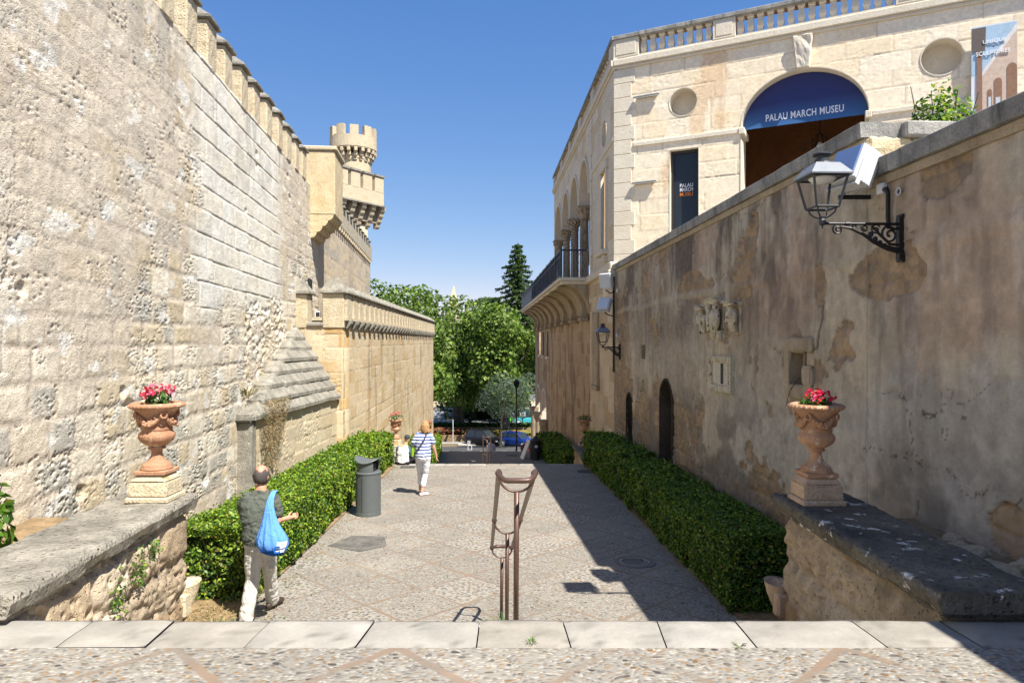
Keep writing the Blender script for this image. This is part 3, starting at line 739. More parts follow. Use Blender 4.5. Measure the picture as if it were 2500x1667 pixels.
# side corbels and parapet turning the corner
for k in range(6):
    m = MB(); y = .2+k*.9
    for j in range(4):
        pr = .72-.17*j; z1 = zt-2.08-.34*j
        m.prism([(-.85, y, z1), (-.75+pr, y, z1), (-.75+pr, y, z1-.2), (-.75+pr-.16, y, z1-.34), (-.85, y, z1-.34)], (0, .34, 0))
    m.build('corbel', TW, tw)
MB().prism([(-2.55+.34*math.cos(a), -.05, 7.6+.5*math.sin(a)) if a < math.pi+.01 else None for a in [math.pi*q/10 for q in range(11)]]+[(-2.89, -.05, 6.6), (-2.21, -.05, 6.6)], (0, .2, 0)).build('window_opening', M_BLACK, tw)
# round turret
tx, ty = -.85, 1.3
m = MB().lathe([(1.16, zt-2.2), (1.16, 12.05+E), (1.2, 12.1+E), (1.2, 12.4+E)], (tx, ty, 0), 40); m.build('turret_shaft', TW, tw, smooth=False)
for k in range(20):
    m = MB(); a = 2*math.pi*k/20; d_ = Vector((math.cos(a), math.sin(a), 0)); p_ = Vector((-d_.y, d_.x, 0))
    for j in range(3):
        m.obox(Vector((tx, ty, 12.6+E-.26*j))+d_*(1.33-.075*j), d_*(.22-.075*j), p_*.11, Vector((0, 0, .13)))
    m.build('turret_corbel', TW, tw, bevel=.03)
m = MB().lathe([(1.52, 12.72+E), (1.56, 12.8+E), (1.55, 13.55+E), (1.25, 13.55+E)], (tx, ty, 0), 40); m.build('turret_parapet', TW, tw)
for k in range(10):
    m = MB(); a0 = 2*math.pi*(k+.1)/10; a1 = a0+2*math.pi/10*.58
    pts = [(tx+1.55*math.cos(a0+(a1-a0)*q/4), ty+1.55*math.sin(a0+(a1-a0)*q/4), 13.55+E) for q in range(5)]
    pts += [(tx+1.22*math.cos(a1-(a1-a0)*q/4), ty+1.22*math.sin(a1-(a1-a0)*q/4), 13.55+E) for q in range(5)]
    m.prism(pts, (0, 0, .62+.04*(k % 3))); m.build('turret_merlon', TW, tw)
# ================================================================== RETAINING WALL (right, in shade)
rwall = thing('retaining_wall', 'tall stained brown plaster wall on the right with arched recesses and a small framed window', 'wall', (*FR.o, 0), FR.rz)
def px_u(px): return FR.u(px)
def blob(U, V, cu, cv, ru, rv, seed, amp=.5):
    return 1-np.hypot((U-cu)/ru, (V-cv)/rv)+amp*2*(fbm(U*2.2, V*2.2, 4, seed)-.5)
uDoor1 = (FR.u(1611), FR.u(1641)); uDoor2 = (FR.u(1529), FR.u(1543.5)); uSlit = (FR.u(1567), FR.u(1576)); uWin = (FR.u(1931), FR.u(1964))
def render_fn(U, V):
    k = .90
    n1 = fbm(U*.45, V*.45, 5, 101); n2 = fbm(U*2.2, V*2.2, 5, 102); n4 = fbm(U*9, V*9, 4, 103)
    st = fbm(U*2.2, V*.7, 5, 104)*.6+.4*fbm(U*1.1, V*1.2, 5, 114); st2 = fbm(U*6, V*1.0, 5, 105); lowf = fbm(U*.25+3, V*.3, 3, 106)
    tan = np.array(lin(174, 161, 142, k)); tan2 = np.array(lin(190, 177, 155, k)); greyp = np.array(lin(178, 173, 161, k))
    dark = np.array(lin(110, 101, 91, k)); pinkb = np.array(lin(182, 156, 134, k)); white = np.array(lin(206, 200, 190, k)); mosc = np.array(lin(84, 78, 72, k))
    D = 20.3-U
    c = mixa(tan, tan2, sst(.4, .62, n1)); c = mixa(c, pinkb, sst(.5, .66, fbm(U*.7, V*.9, 4, 107))*.6)
    # pale washed band low on the wall towards the camera
    gb = sst(.0, .5, (1.15+.9*(n1-.5)*2+.5*(st-.5))-V)*sst(8.2, 9.8, U+.9*(n2-.5))*sst(-.75, -.1, V+.35*(st2-.5)); c = mixa(c, greyp, gb*.85)
    # rain streaks from the top
    top = sst(.6, 3.1, V+.8*(n1-.5)); c = mixa(c, dark*.85, sst(.44, .62, st)*top*.85*(1-sst(11, 13, U)*.35)); c = mixa(c, dark, sst(.50, .72, st2)*.4*sst(-.6, 2.4, V))
    c = mixa(c, white, sst(.62, .74, fbm(U*4, V*.9, 5, 108))*.28)
    # damp foot: moss and grey
    c = mixa(c, mosc, sst(.45, .62, fbm(U*1.3, V*1.6, 5, 109)+.16*(1-sst(-1.2, .2, V)))*.55*(1-sst(.1, 1.0, V)))
    c = mixa(c, pinkb*.8, (1-sst(-.25, .25, V+.3*(n2-.5)))*sst(13.4, 14.5, U)*.7)
    # lost plaster showing rough masonry
    peel = sst(.565, .59, fbm(U*.8, V*.75, 5, 110)-.05*sst(9, 12, U)+.05*(1-sst(-.9, .2, V)))
    for (px, py, ru, rv, sd) in ((1860, 1180, .34, .24, 1), (2150, 668, .62, .26, 2), (2475, 1300, .28, .20, 3), (2000, 690, .12, .26, 4), (2300, 420, .32, .22, 5), (1690, 700, 1.0, .30, 6), (1570, 1020, .5, .8, 7)):
        uu = FR.u(px); peel = np.maximum(peel, sst(0, .05, blob(U, V, uu, FR.z(uu, py), ru, rv, 130+sd, .45)))
    m_d, r1, r2, r3 = masonry(U, V, (.22, .34), (.25, .5), 140, .05, 2, .04)
    c_st = mixa(np.array(lin(150, 130, 106, k)), np.array(lin(178, 152, 118, k)), r1); c_st = mixa(c_st, dark, sst(.45, .62, n4)*.6)
    edge = sst(.25, .5, peel)*(1-sst(.5, .95, peel))
    c = mixa(c, c_st, peel*.9); c = mixa(c, dark*.55, edge*.5)
    cr = np.abs(fbm(U*1.1, V*1.3, 5, 111)-.5); crack = (1-sst(.002, .006, cr))*sst(.5, .6, fbm(U*.5, V*.5, 2, 112))*(1-peel)
    ua, ub, za, zb3 = FR.u(2012), FR.u(1992), FR.z(FR.u(2012), 735), FR.z(FR.u(1992), 852); tt = np.clip((V-zb3)/(za-zb3), 0, 1); wob = .05*(fbm(V*6, V*0, 3, 121)-.5)
    crack = np.maximum(crack, (1-sst(.008, .022+.02*(1-tt), np.abs(U-(ub+(ua-ub)*tt+wob))))*((V > zb3) & (V < za))); c = mixa(c, dark*.5, crack*.8)
    # horizontal repair band under the coping
    band = sst(.0, .05, V-(2.38+.12*(fbm(U*.6, V*0, 3, 113)-.5)))*(1-sst(.12, .2, V-(2.38+.12*(fbm(U*.6, V*0, 3, 113)-.5)))); c = mixa(c, tan2, band*.5*(1-sst(9, 10, U)))
    c = c*(.86+.28*n4)[..., None]
    fl_ = sst(.50, .53, fbm(U*2.6, V*2.2, 5, 118))*(1-peel); n5 = fbm(U*22, V*20, 3, 119)
    c = c*(.84+.32*fbm(U*4, V*3.2, 5, 117))[..., None]*(1-.10*fl_)[..., None]*(.9+.2*n5)[..., None]
    rg = sst(.45, .6, fbm(U*.5, V*.6, 4, 120)+.10*(1-sst(.2, 1.4, V)))*(1-sst(10.5, 12, U))
    disp = .03*(n1-.5)+.022*(n2-.5)+.008*(n4-.5)-.006*fl_+rg*(.02*(n5-.5)+.02*(n4-.5))-.028*peel+.02*peel*(sst(0, .05, m_d)-.5)+peel*.02*(n4-.5)-.012*crack+.012*band
    return disp, c
def in_arch(A, B, u0, u1, zs, rise):
    cu = (u0+u1)/2; hw = (u1-u0)/2
    return (np.abs(A-cu) < hw) & ((B < zs) | (((A-cu)/hw)**2+(np.maximum(B-zs, 0)/rise)**2 < 1))
def holesR(A, B):
    h = in_arch(A, B, uDoor1[0], uDoor1[1], .30, .48) | in_arch(A, B, uDoor2[0], uDoor2[1], -.12, .34)
    h |= (A > uSlit[0]) & (A < uSlit[1]) & (B > 1.18) & (B < 1.52)
    h |= (A > uWin[0]) & (A < uWin[1]) & (B > 1.06) & (B < 1.46)
    return h
uP = FR.uD(7.05)
zC1 = 3.70; zC2 = 3.24
usR = grid_axis(0, uP, lambda u: FR.D(u), .0033, .016); relief('wall_face', M_RENDER, rwall, usR, np.linspace(-2.3, zC1, 300), render_fn, holesR, T=.34, skirt=True)
usR2 = grid_axis(uP+.004, 19.6, lambda u: max(3, FR.D(u)), .0033, .016); relief('wall_face', M_RENDER, rwall, usR2, np.linspace(-.7, zC2, 220), render_fn, None, T=.34)
def coping(name, mat, parent, u0, u1, y0, y1, z0, z1, rad=.03, step=.12, amp=.006, seed=0, drop=None, smooth=True):
    """stone coping: rounded cross-section swept along local x with a little wobble"""
    pr = []
    for (cy, cz, a0) in ((y0+rad, z1-rad, 90), (y0+rad, z0+rad*.5, 180), (y1-rad*.5, z0+rad*.5, 270), (y1-rad, z1-rad, 0)):
        rr = rad if cz > (z0+z1)/2 else rad*.5
        for q in range(4): a = math.radians(a0+90*q/3); pr.append((cy+rr*math.cos(a), cz+rr*math.sin(a)))
    # densify the long top and front edges so the stone can be uneven
    P2 = []
    for i in range(len(pr)):
        a = pr[i]; b = pr[(i+1) % len(pr)]; L = math.hypot(b[0]-a[0], b[1]-a[1]); n = max(1, int(L/.06))
        for q in range(n): P2.append((a[0]+(b[0]-a[0])*q/n, a[1]+(b[1]-a[1])*q/n))
    n = len(P2); ns = max(2, int((u1-u0)/step)); us = np.linspace(u0, u1, ns+1)
    A = np.array(P2); cy, cz = (y0+y1)/2, (z0+z1)/2
    V = []
    for u in us:
        f = (vnoise(A[:, 0]*4+u*2.1+seed, A[:, 1]*9+u*3.3, 5+seed)-.5)*2*amp+(vnoise(A[:, 0]*15+u*11, A[:, 1]*22+u*13+seed, 7+seed)-.5)*amp
        dy = np.sign(A[:, 0]-cy); dz = np.sign(A[:, 1]-cz)
        V += [(u, A[i, 0]+f[i]*dy[i], A[i, 1]+f[i]*dz[i]+(drop(u) if drop else 0)) for i in range(n)]
    m = MB(); fs = []
    for i in range(ns):
        for k in range(n): fs.append((i*n+k, i*n+(k+1) % n, (i+1)*n+(k+1) % n, (i+1)*n+k))
    fs.append(tuple(range(n))[::-1]); fs.append(tuple(ns*n+k for k in range(n)))
    m.add(V, fs); return m.build(name, mat, parent, smooth=False)
coping('coping', M_COPER, rwall, -.02, uP+.02, -.09, .42, 3.70, 3.86, .02, .3, .004, 1)
coping('coping_moulding', M_TRIMG, rwall, 0, uP, -.035, .2, 3.61, 3.702, .02, .4, .004, 2)
coping('coping', M_COPER, rwall, uP-.06, 19.6, -.09, .42, 3.24, 3.41, .02, .2, .004, 3)
coping('coping_moulding', M_TRIMG, rwall, uP+.02, 19.6, -.035, .2, 3.15, 3.242, .02, .3, .004, 4)
# broken pier end where the upper parapet stops, coping turning back over it
MB().box(uP-.25, uP+.03, .0, .46, 3.2, 3.70).build('pier', M_SAND, rwall, bevel=.03, sub=4, rough=.05, rseed=9)
MB().box(uP-.3, uP+.10, .35, 1.5, 3.70, 3.86).build('coping_return', M_COPER, rwall, bevel=.02)
MB().box(uP-.25, uP+.03, .46, 1.5, 2.6, 3.70).build('pier_return', M_SAND, rwall, bevel=.03, sub=3, rough=.03, rseed=4)
M_REV = stone('recess_plaster', lin(62, 54, 46), lin(86, 76, 66), 3, 40, .008)
# arched recesses and their stone surrounds
def arch_ring(name, parent, mat, u0, u1, zb, zs, rise, w, y0, y1, n=14):
    cu = (u0+u1)/2; hw = (u1-u0)/2; m = MB()
    def path(hh, rr): return [(cu-hh, zb)]+[(cu-hh*math.cos(math.pi*q/n), zs+rr*math.sin(math.pi*q/n)) for q in range(n+1)]+[(cu+hh, zb)]
    a = path(hw, rise); b = path(hw+w, rise+w)
    vs = [(x, y0, z) for x, z in a]+[(x, y0, z) for x, z in b]+[(x, y1, z) for x, z in a]+[(x, y1, z) for x, z in b]; k = len(a); fs = []
    for i in range(k-1):
        fs += [(i, i+1, k+i+1, k+i), (2*k+i, 3*k+i, 3*k+i+1, 2*k+i+1), (k+i, k+i+1, 3*k+i+1, 3*k+i), (i, 2*k+i, 2*k+i+1, i+1)]
    fs += [(0, k, 3*k, 2*k), (k-1, 3*k-1, 4*k-1, 2*k-1)]
    m.add(vs, fs); return m.build(name, mat, parent)
def arch_back(name, parent, mat, u0, u1, zb, zs, rise, y, n=14):
    cu = (u0+u1)/2; hw = (u1-u0)/2
    pts = [(cu-hw, y, zb)]+[(cu-hw*math.cos(math.pi*q/n), y, zs+rise*math.sin(math.pi*q/n)) for q in range(n+1)]+[(cu+hw, y, zb)]
    return MB().prism(pts, (0, .03, 0)).build(name, mat, parent)
for (u0, u1, zb, zs, rise) in ((uDoor1[0], uDoor1[1], -2.2, .30, .48), (uDoor2[0], uDoor2[1], -2.2, -.12, .34)):
    arch_ring('door_reveal', rwall, M_REV, u0, u1, zb, zs, rise, .03, -.012, .45)
    arch_back('blocked_door', rwall, stone('blocked_door_render', lin(74, 66, 58), lin(98, 88, 78), 2, 40, .01, streak=.5), u0-.02, u1+.02, zb, zs, rise+.02, .36)
def recess(parent, u0, u1, z0, z1, y, mat, back, w=.015, proud=-.01, nm='recess'):
    m = MB(); m.box(u0-w, u0, proud, y, z0-w, z1+w).box(u1, u1+w, proud, y, z0-w, z1+w).box(u0-w, u1+w, proud, y, z1, z1+w).box(u0-w, u1+w, proud, y, z0-w, z0)
    o = m.build(nm+'_reveal', mat, parent); b = MB().box(u0-w, u1+w, y, y+.03, z0-w, z1+w).build(nm+'_back', back, parent); return o, b
recess(rwall, uSlit[0], uSlit[1], 1.18, 1.52, .4, M_TRIMG, M_BLACK, nm='slit')
recess(rwall, uWin[0], uWin[1], 1.06, 1.46, .4, M_TRIMG, M_BLACK, nm='window')
# carved window surround, with a broken colonnette stub
fr = thing('window_surround', 'carved stone window surround with a broken side, set in the brown plaster wall', 'window surround', FR.w(0, 0, 0), FR.rz)
a0, a1 = FR.u(1920), FR.u(1987); m = MB()
fr.scale = (1, .5, 1); m.box(a0, uWin[0], -.07, .05, .90, 1.62).build('jamb', M_TRIMG, fr, bevel=.015, sub=3, rough=.02)
MB().box(uWin[0]+.003, a1, -.08, .05, 1.48, 1.64).build('lintel', M_TRIMG, fr, bevel=.02, sub=3, rough=.025, rseed=2)
MB().box(uWin[0]+.003, a1, -.07, .05, .88, 1.05).build('sill', M_TRIMG, fr, bevel=.015, sub=3, rough=.012)
MB().box(uWin[1]-.02, a1, -.085, .05, 1.053, 1.30).build('colonnette', M_TRIMG, fr, bevel=.03, seg=2, sub=2, rough=.02, rseed=5)
MB().box(uWin[1]+.06, a1, -.02, .05, 1.302, 1.478).build('jamb', M_TRIMG, fr, bevel=.02, sub=2, rough=.02)
MB().tube([(uWin[1]-.1, -.02, 1.16), (uWin[0]+.08, -.10, .98), (uWin[0]-.02, -.12, .76)], .006, 5).build('iron_rod', M_IRON, fr)
# carved plaque and three carved figures
pq = thing('stone_plaque', 'carved stone plaque frame with worn inscription panel on the brown wall', 'plaque', FR.w(0, 0, 0), FR.rz)
p0, p1 = FR.u(1738), FR.u(1792); zt, zb_ = FR.z((p0+p1)/2, 869), FR.z((p0+p1)/2, 956); w = .1; pq.scale = (1, .55, 1)
M_PLQ = stone('worn_marble', lin(186, 178, 158), lin(206, 200, 182), 6, 60, .006, c3=lin(70, 66, 60), s3=18, t3=.62)
MB().box(p0+w, p1-w, -.04, .05, zb_+w, zt-w).build('panel', M_PLQ, pq, bevel=.01)
m = MB(); r_ = random.Random(4)
for x0, x1, z0, z1 in ((p0, p0+w, zb_, zt), (p1-w, p1, zb_, zt)): m.box(x0, x1, -.10, .05, z0, z1)
for x0, x1, z0, z1 in ((p0+w, p1-w, zt-w, zt), (p0+w, p1-w, zb_, zb_+w)): m.box(x0, x1, -.10, .05, z0, z1)
for q in range(9):
    z = zb_+.05+q*(zt-zb_-.1)/8; m.ell((p0+.03, -.10, z), (.05, .04, .045), 8, 6); m.ell((p1-.03, -.10, z), (.05, .04, .045), 8, 6)
for q in range(7):
    x = p0+.1+q*(p1-p0-.2)/6; m.ell((x, -.10, zt-.04), (.05, .04, .04), 8, 6); m.ell((x, -.10, zb_+.03), (.05, .04, .045), 8, 6)
m.build('carved_frame', M_STATUE, pq, bevel=.01)
for xa, xb in (((p0+p1)/2-.02, (p0+p1)/2+.10), (p1-w-.10, p1-w-.03)): MB().box(xa, xb, -.046, -.03, zb_+w+.03, zt-w-.02).build('dark_stain', plain('plaque_grime', (.04, .038, .035), .9, var=.5, sc=40), pq)
def carved(px0, px1, py0, py1, label, kindf):
    u0, u1 = FR.u(px0), FR.u(px1); cu = (u0+u1)/2; z1, z0 = FR.z(cu, py0), FR.z(cu, py1); H = z1-z0; W = u1-u0
    t = thing('carved_figure', label, 'carving', FR.w(cu, 0, z0), FR.rz, 'carved stone figures on the brown wall'); t.scale = (.66, .8, 1)
    m = MB(); m.box(-W*.36, W*.36, -.02, .04, .0, H*.9); m.build('backing_slab', M_STATUE, t, bevel=.02)
    m = MB()
    m.box(-W*.5, W*.5, -.22, .03, H*.86, H*.97).box(-W*.42, W*.42, -.25, .03, H*.965, H)
    m.build('canopy', M_STATUE, t, bevel=.03, sub=2, rough=.02)
    m = MB(); s_ = W
    if kindf == 'shield':
        m.rings([(0, -.10, H*.02, .03, .05), (0, -.13, H*.15, s_*.14, .08), (0, -.15, H*.35, s_*.30, .10), (0, -.16, H*.55, s_*.36, .11), (0, -.14, H*.70, s_*.30, .09), (0, -.1, H*.76, s_*.14, .06)], 18)
        m.ell((0, -.24, H*.64), (.07, .05, .09), 10, 7); m.ell((0, -.25, H*.5), (.10, .05, .10), 10, 7); m.ell((0, -.24, H*.33), (.08, .05, .1), 10, 7)
        m.ell((-s_*.3, -.16, H*.78), (.09, .09, .09), 10, 7); m.ell((s_*.32, -.16, H*.79), (.075, .08, .08), 10, 7)
        m.tube([(-s_*.3, -.14, H*.72), (-s_*.42, -.16, H*.55), (-s_*.34, -.16, H*.32), (-s_*.2, -.14, H*.16)], [.06, .055, .045, .03], 8)
        m.tube([(s_*.32, -.14, H*.72), (s_*.46, -.16, H*.55), (s_*.44, -.16, H*.36), (s_*.3, -.14, H*.27)], [.05, .05, .04, .03], 8)
        m.box(s_*.05, s_*.34, -.12, 0, 0, H*.24)
    else:
        m.rings([(0, -.08, .02, s_*.28, .07), (0, -.09, H*.18, s_*.30, .09), (0, -.10, H*.3, s_*.24, .08), (0, -.12, H*.5, s_*.36, .12), (0, -.12, H*.64, s_*.38, .12), (0, -.10, H*.74, s_*.22, .09), (0, -.12, H*.78, s_*.13, .07)], 16)
        m.ell((-.02, -.13, H*.82), (.065, .075, .085), 12, 9); m.ell((-.02, -.205, H*.81), (.014, .02, .02), 6, 5)
        m.tube([(-s_*.34, -.12, H*.66), (-s_*.48, -.14, H*.5), (-s_*.36, -.18, H*.38), (-s_*.1, -.2, H*.42)], [.045, .04, .035, .03], 8)
        m.tube([(s_*.36, -.12, H*.66), (s_*.44, -.12, H*.46), (s_*.34, -.12, H*.2)], [.045, .04, .035], 8)
        m.tube([(0, -.17, H*.28), (0, -.16, 0)], [.012, .015], 6)
    m.build('figure', M_STATUE, t, smooth=True)
    return t
carved(1716, 1739, 748, 816, 'small carved stone figure at the left of the heraldic shield on the brown wall', 'fig')
carved(1737, 1780, 728, 832, 'carved stone shield with scrolls between the two small figures on the brown wall', 'shield')
carved(1788, 1816, 736, 814, 'small carved stone figure at the right of the heraldic shield on the brown wall', 'fig')

# ================================================================== MUSEUM BUILDING
mus = thing('museum_building', 'pale limestone museum palace with balustrade, loggia, balcony and a large arched entrance', 'building', (*FM.o, 0), 0)
def mpart(fr):
    """an attachment frame inside the building"""
    return Matrix.Translation(Vector((*fr.o, 0))-Vector((*FM.o, 0))) @ Matrix.Rotation(fr.rz, 4, 'Z')
TM, TS, TL = mpart(FM), mpart(FS), mpart(FL)
def mb_(name, mb, mat, T, **k):
    mb.xf(T); return mb.build(name, mat, mus, **k)
def mrel(name, mat, T, us, vs, fn, holes=None, th=.3):
    o = relief(name, mat, mus, us, vs, fn, holes, th); o.matrix_local = T; return o
fnF = ash_fn(201, [(236, 220, 190), (241, 228, 202), (237, 219, 186)], (.42, .47), (.6, 1.2), jw=.010, warp=.003, lift=.008, pit=.35, k=.98, jc=(206, 188, 158), stain=(216, 182, 140), gray=.10)
zT = 9.65; zSp = 7.46; sA0, sA1 = 3.60, 6.72; riseA = 1.34; sW0, sW1 = 1.65, 2.46; zW = 7.06
N1 = (FM.u(1668), 8.40, .40); N2 = (FM.u(2300), 8.52, .45); sB0, sB1 = 9.98, 13.1
def holesM(A, B):
    h = in_arch(A, B, sA0, sA1, zSp, riseA) | in_arch(A, B, sB0, sB1, zSp, riseA)
    h |= (A > sW0) & (A < sW1) & (B < zW) & (B > 3.0)
    for c, z, r in (N1, N2): h |= np.hypot(A-c, B-z) < r
    return h
usM = np.linspace(0, 14.4, 440); vsM = np.linspace(2.3, zT, 270)
mrel('facade_wall', M_FACADE, TM, usM, vsM, fnF, holesM, .5)
for c, z, r in (N1, N2):       # round niches
    m = MB(); n = 40
    ring = [(c+(r-.012)*math.cos(2*math.pi*q/n), z+(r-.012)*math.sin(2*math.pi*q/n)) for q in range(n)]
    vs = [(x, -.012, zz) for x, zz in ring]+[(x, .42, zz) for x, zz in ring]+[(c+(x-c)*1.06, -.012, z+(zz-z)*1.06) for x, zz in ring]
    m.add(vs, [(q, (q+1) % n, n+(q+1) % n, n+q) for q in range(n)]+[(q, (q+1) % n, 2*n+(q+1) % n, 2*n+q) for q in range(n)]+[tuple(range(n, 2*n))])
    mb_('round_niche', m, M_TRIM, TM)
# soffits of the arches, impost blocks, keystone
for a, b in ((sA0, sA1), (sB0, sB1)):
    o = arch_ring('arch_soffit', mus, M_TRIM, a+.012, b-.012, 2.4, zSp, riseA-.012, .03, -.012, .85, 24); o.matrix_local = TM
    mb_('impost', MB().box(a-.06, a+.10, -.07, .8, zSp-.2, zSp-.02), M_TRIM, TM, bevel=.015)
    mb_('impost', MB().box(b-.10, b+.06, -.07, .8, zSp-.2, zSp-.02), M_TRIM, TM, bevel=.015)
    kc = (a+b)/2
    mb_('keystone', MB().prism([(kc-.16, -.10, zSp+riseA-.02), (kc+.16, -.10, zSp+riseA-.02), (kc+.24, -.14, zT-.02), (kc-.24, -.14, zT-.02)], (0, .3, 0)), M_TRIM, TM, bevel=.02, sub=6, rough=.03)
for a, b in ((.58, sA0-.064), (sA1+.064, 8.75), (9.3, sB0-.064)):
    mb_('string_course', MB().box(a, b, -.05, .1, zSp-.16, zSp-.04), M_TRIM, TM, bevel=.012)
# toothed corner quoins
for k in range(17):
    z0 = 2.5+k*.42
    if z0+.41 > zT: break
    mb_('quoin', MB().box(-.018, .52 if k % 2 else .62, -.022, .1, z0, z0+.405), M_TRIM, TM, bevel=.01)
# cornice and balustrade along both fronts
LS = 17.3
def cornice(T, a, b):
    mb_('cornice', MB().box(a, b, -.06, .35, zT, zT+.08).box(a, b, -.12, .35, zT+.082, zT+.26), M_TRIM, T, bevel=.015)
    mb_('balustrade_plinth', MB().box(a, b, -.04, .30, zT+.262, zT+.33), M_TRIM, T)
    mb_('top_rail', MB().box(a, b, -.10, .36, zT+.86, zT+.98), M_COPER, T, bevel=.015)
cornice(TM, .0, 14.4); cornice(TS, 0, LS)
balm = MB()
h0, h1 = zT+.33, zT+.86
prof = [(.125, 0), (.125, .05), (.085, .065), (.10, .12), (.125, .19), (.12, .26), (.095, .38), (.085, .46), (.125, .475), (.125, .53)]
balm.rings([(0, 0, z, r, r, math.pi/4) for r, z in prof], 4)
bal0 = balm.build('baluster', M_TRIM, mus)
def put_bal(T, s, first=[True]):
    b = bal0 if first[0] else bal0.copy()
    if not first[0]: COL.objects.link(b)
    first[0] = False; b.parent = mus; b.matrix_local = T @ Matrix.Translation((s, .13, h0))
def pier(T, a, b): mb_('balustrade_pier', MB().box(a, b, -.05, .31, h0, h1).box(a+.08, b-.08, -.062, -.05, h0+.07, h1-.06), M_TRIM, T, bevel=.012)
pier(TM, -.02, .74); pier(TM, 2.86, 3.46); pier(TM, 7.3, 7.95); pier(TM, 11.4, 12.0)
for a, n_, b in ((.74, 8, 2.86), (3.46, 15, 7.3), (7.95, 13, 11.4)):
    for q in range(n_): put_bal(TM, a+(q+.5)*(b-a)/n_)
sp_ = [0.0, 3.4, 6.6, 9.8, 13.0, LS-.7]
for k, a in enumerate(sp_): pier(TS, a, a+.6)
for k in range(5):
    a, b = sp_[k]+.6, sp_[k+1]
    for q in range(9): put_bal(TS, a+(q+.5)*(b-a)/9)
# entrance hall behind the arch
M_HALL = stone('hall_plaster', lin(120, 78, 48), lin(140, 94, 60), 1.2, 20, .004); hall = MB()
hall.box(2.6, 8.6, 4.6, 4.7, 2.5, 9.3).box(2.5, 2.6, .86, 4.7, 2.5, 9.3).box(8.6, 8.7, .86, 4.7, 2.5, 9.3).box(2.5, 8.7, .51, 4.7, 9.3, 9.4)
hall.box(2.5, sA0-.03, .52, .86, 2.5, 9.3).box(sA1+.03, 8.7, .52, .86, 2.5, 9.3)
mb_('entrance_hall', hall, M_HALL, TM)
mb_('hall_doorway', MB().box(5.2, 6.6, 4.52, 4.6, 2.4, 5.6).box(5.3, 6.5, 4.5, 4.52, 2.4, 5.5), M_BLACK, TM)
hall = MB().box(9.4, 14.2, 2.6, 2.7, 2.5, 9.3).box(9.4, 9.5, .86, 2.6, 2.5, 9.3).box(14.1, 14.2, .86, 2.6, 2.5, 9.3).box(9.4, 14.2, .51, 2.6, 9.3, 9.4); mb_('side_hall', hall, M_HALL, TM)
# tall window with lettering on the glass
w0 = mb_('window', MB().box(sW0-.01, sW0+.07, .16, .30, 3.0, zW).box(sW1-.07, sW1+.01, .16, .30, 3.0, zW).box(sW0+.07, sW1-.07, .16, .30, zW-.08, zW+.01), plain('bronze_frame', (.05, .042, .035), .4, .5), TM)
w1 = MB().box(sW0+.07, sW1-.07, .22, .24, 3.0, zW-.08); w1.xf(TM); w1 = w1.build('pane', M_GLASS, w0)
mb_('window_reveal', MB().box(sW0-.015, sW0+.002, -.01, .3, 3.0, zW+.01).box(sW1-.002, sW1+.015, -.01, .3, 3.0, zW+.01).box(sW0, sW1, -.01, .3, zW, zW+.015), M_TRIM, TM)
mb_('room_behind', MB().box(sW0-.4, sW1+.4, .9, 1.0, 2.5, 7.5), M_BLACK, TM)

def text_obj(txt, width, mat, parent, M, name='lettering', ext=.004, off=.0, height=None, align='CENTER'):
    """solid letters lying in the local xz plane (facing -y), fitted to a width in metres"""
    cu = bpy.data.curves.new(name, 'FONT'); cu.body = txt; cu.extrude = .01; cu.offset = off; cu.align_x = align; cu.space_character = 1.0+off*5; cu.resolution_u = 3
    o = bpy.data.objects.new(name, cu); COL.objects.link(o); bpy.context.view_layer.update()
    dg = bpy.context.evaluated_depsgraph_get(); me = bpy.data.meshes.new_from_object(o.evaluated_get(dg))
    bpy.data.objects.remove(o); bpy.data.curves.remove(cu)
    n = len(me.vertices); co = np.zeros(n*3); me.vertices.foreach_get('co', co); co = co.reshape(-1, 3)
    w_ = co[:, 0].max()-co[:, 0].min(); s = width/w_; cx = (co[:, 0].max()+co[:, 0].min())/2 if align == 'CENTER' else co[:, 0].min()
    hs = (height/(co[:, 1].max()-co[:, 1].min())) if height else s
    out = np.stack([(co[:, 0]-cx)*s, -co[:, 2]/.01*ext, co[:, 1]*hs], -1)
    me.vertices.foreach_set('co', out.astype(np.float32).ravel()); me.update()
    ob = link_mesh(name, me, mat, parent); ob.matrix_local = M; return ob
M_TXTW = plain('white_lettering', (.75, .76, .78), .5, var=.02); M_TXTO = plain('orange_lettering', (.75, .22, .02), .5, var=.02)
cxw = FM.u(1672); D_ = FM.D(cxw)
for s_, py, mt in (('PALAU', 453, M_TXTW), ('MARCH', 463.5, M_TXTW), ('MUSEU', 475, M_TXTO)):
    text_obj(s_, .37, mt, w0, TM @ Matrix.Translation((cxw, .21, FM.z(cxw, py))), off=.008, height=.105)

# side front: loggia, window, niche
uC = [FS.uD(d) for d in (37.0, 33.6, 30.6, 27.7, 24.95)]; zF = 3.98; zL = 7.05; wn0, wn1 = FS.uD(22.35), FS.uD(21.55)
NS = (FS.uD(22.0), 8.28, .42)
def holesS(A, B):
    h = (A > uC[0]) & (A < uC[4]) & (B > zF) & (B < zL)
    for a, b in zip(uC[:-1], uC[1:]): h |= in_arch(A, B, a+.2, b-.2, zL, 1.52) & (B > zL-.1)
    h |= (A > wn0) & (A < wn1) & (B > 4.5) & (B < 7.05)
    return h | (np.hypot(A-NS[0], B-NS[1]) < NS[2])
usS = np.linspace(0, 17.23, 400)
mrel('side_wall', M_FACADE, TS, usS, np.linspace(3.0, zT, 200), ash_fn(211, [(222, 208, 180), (230, 218, 194), (214, 194, 160)], (.42, .47), (.6, 1.2), jw=.010, warp=.003, lift=.006, pit=.3, k=.90, gray=.2), holesS, .45)
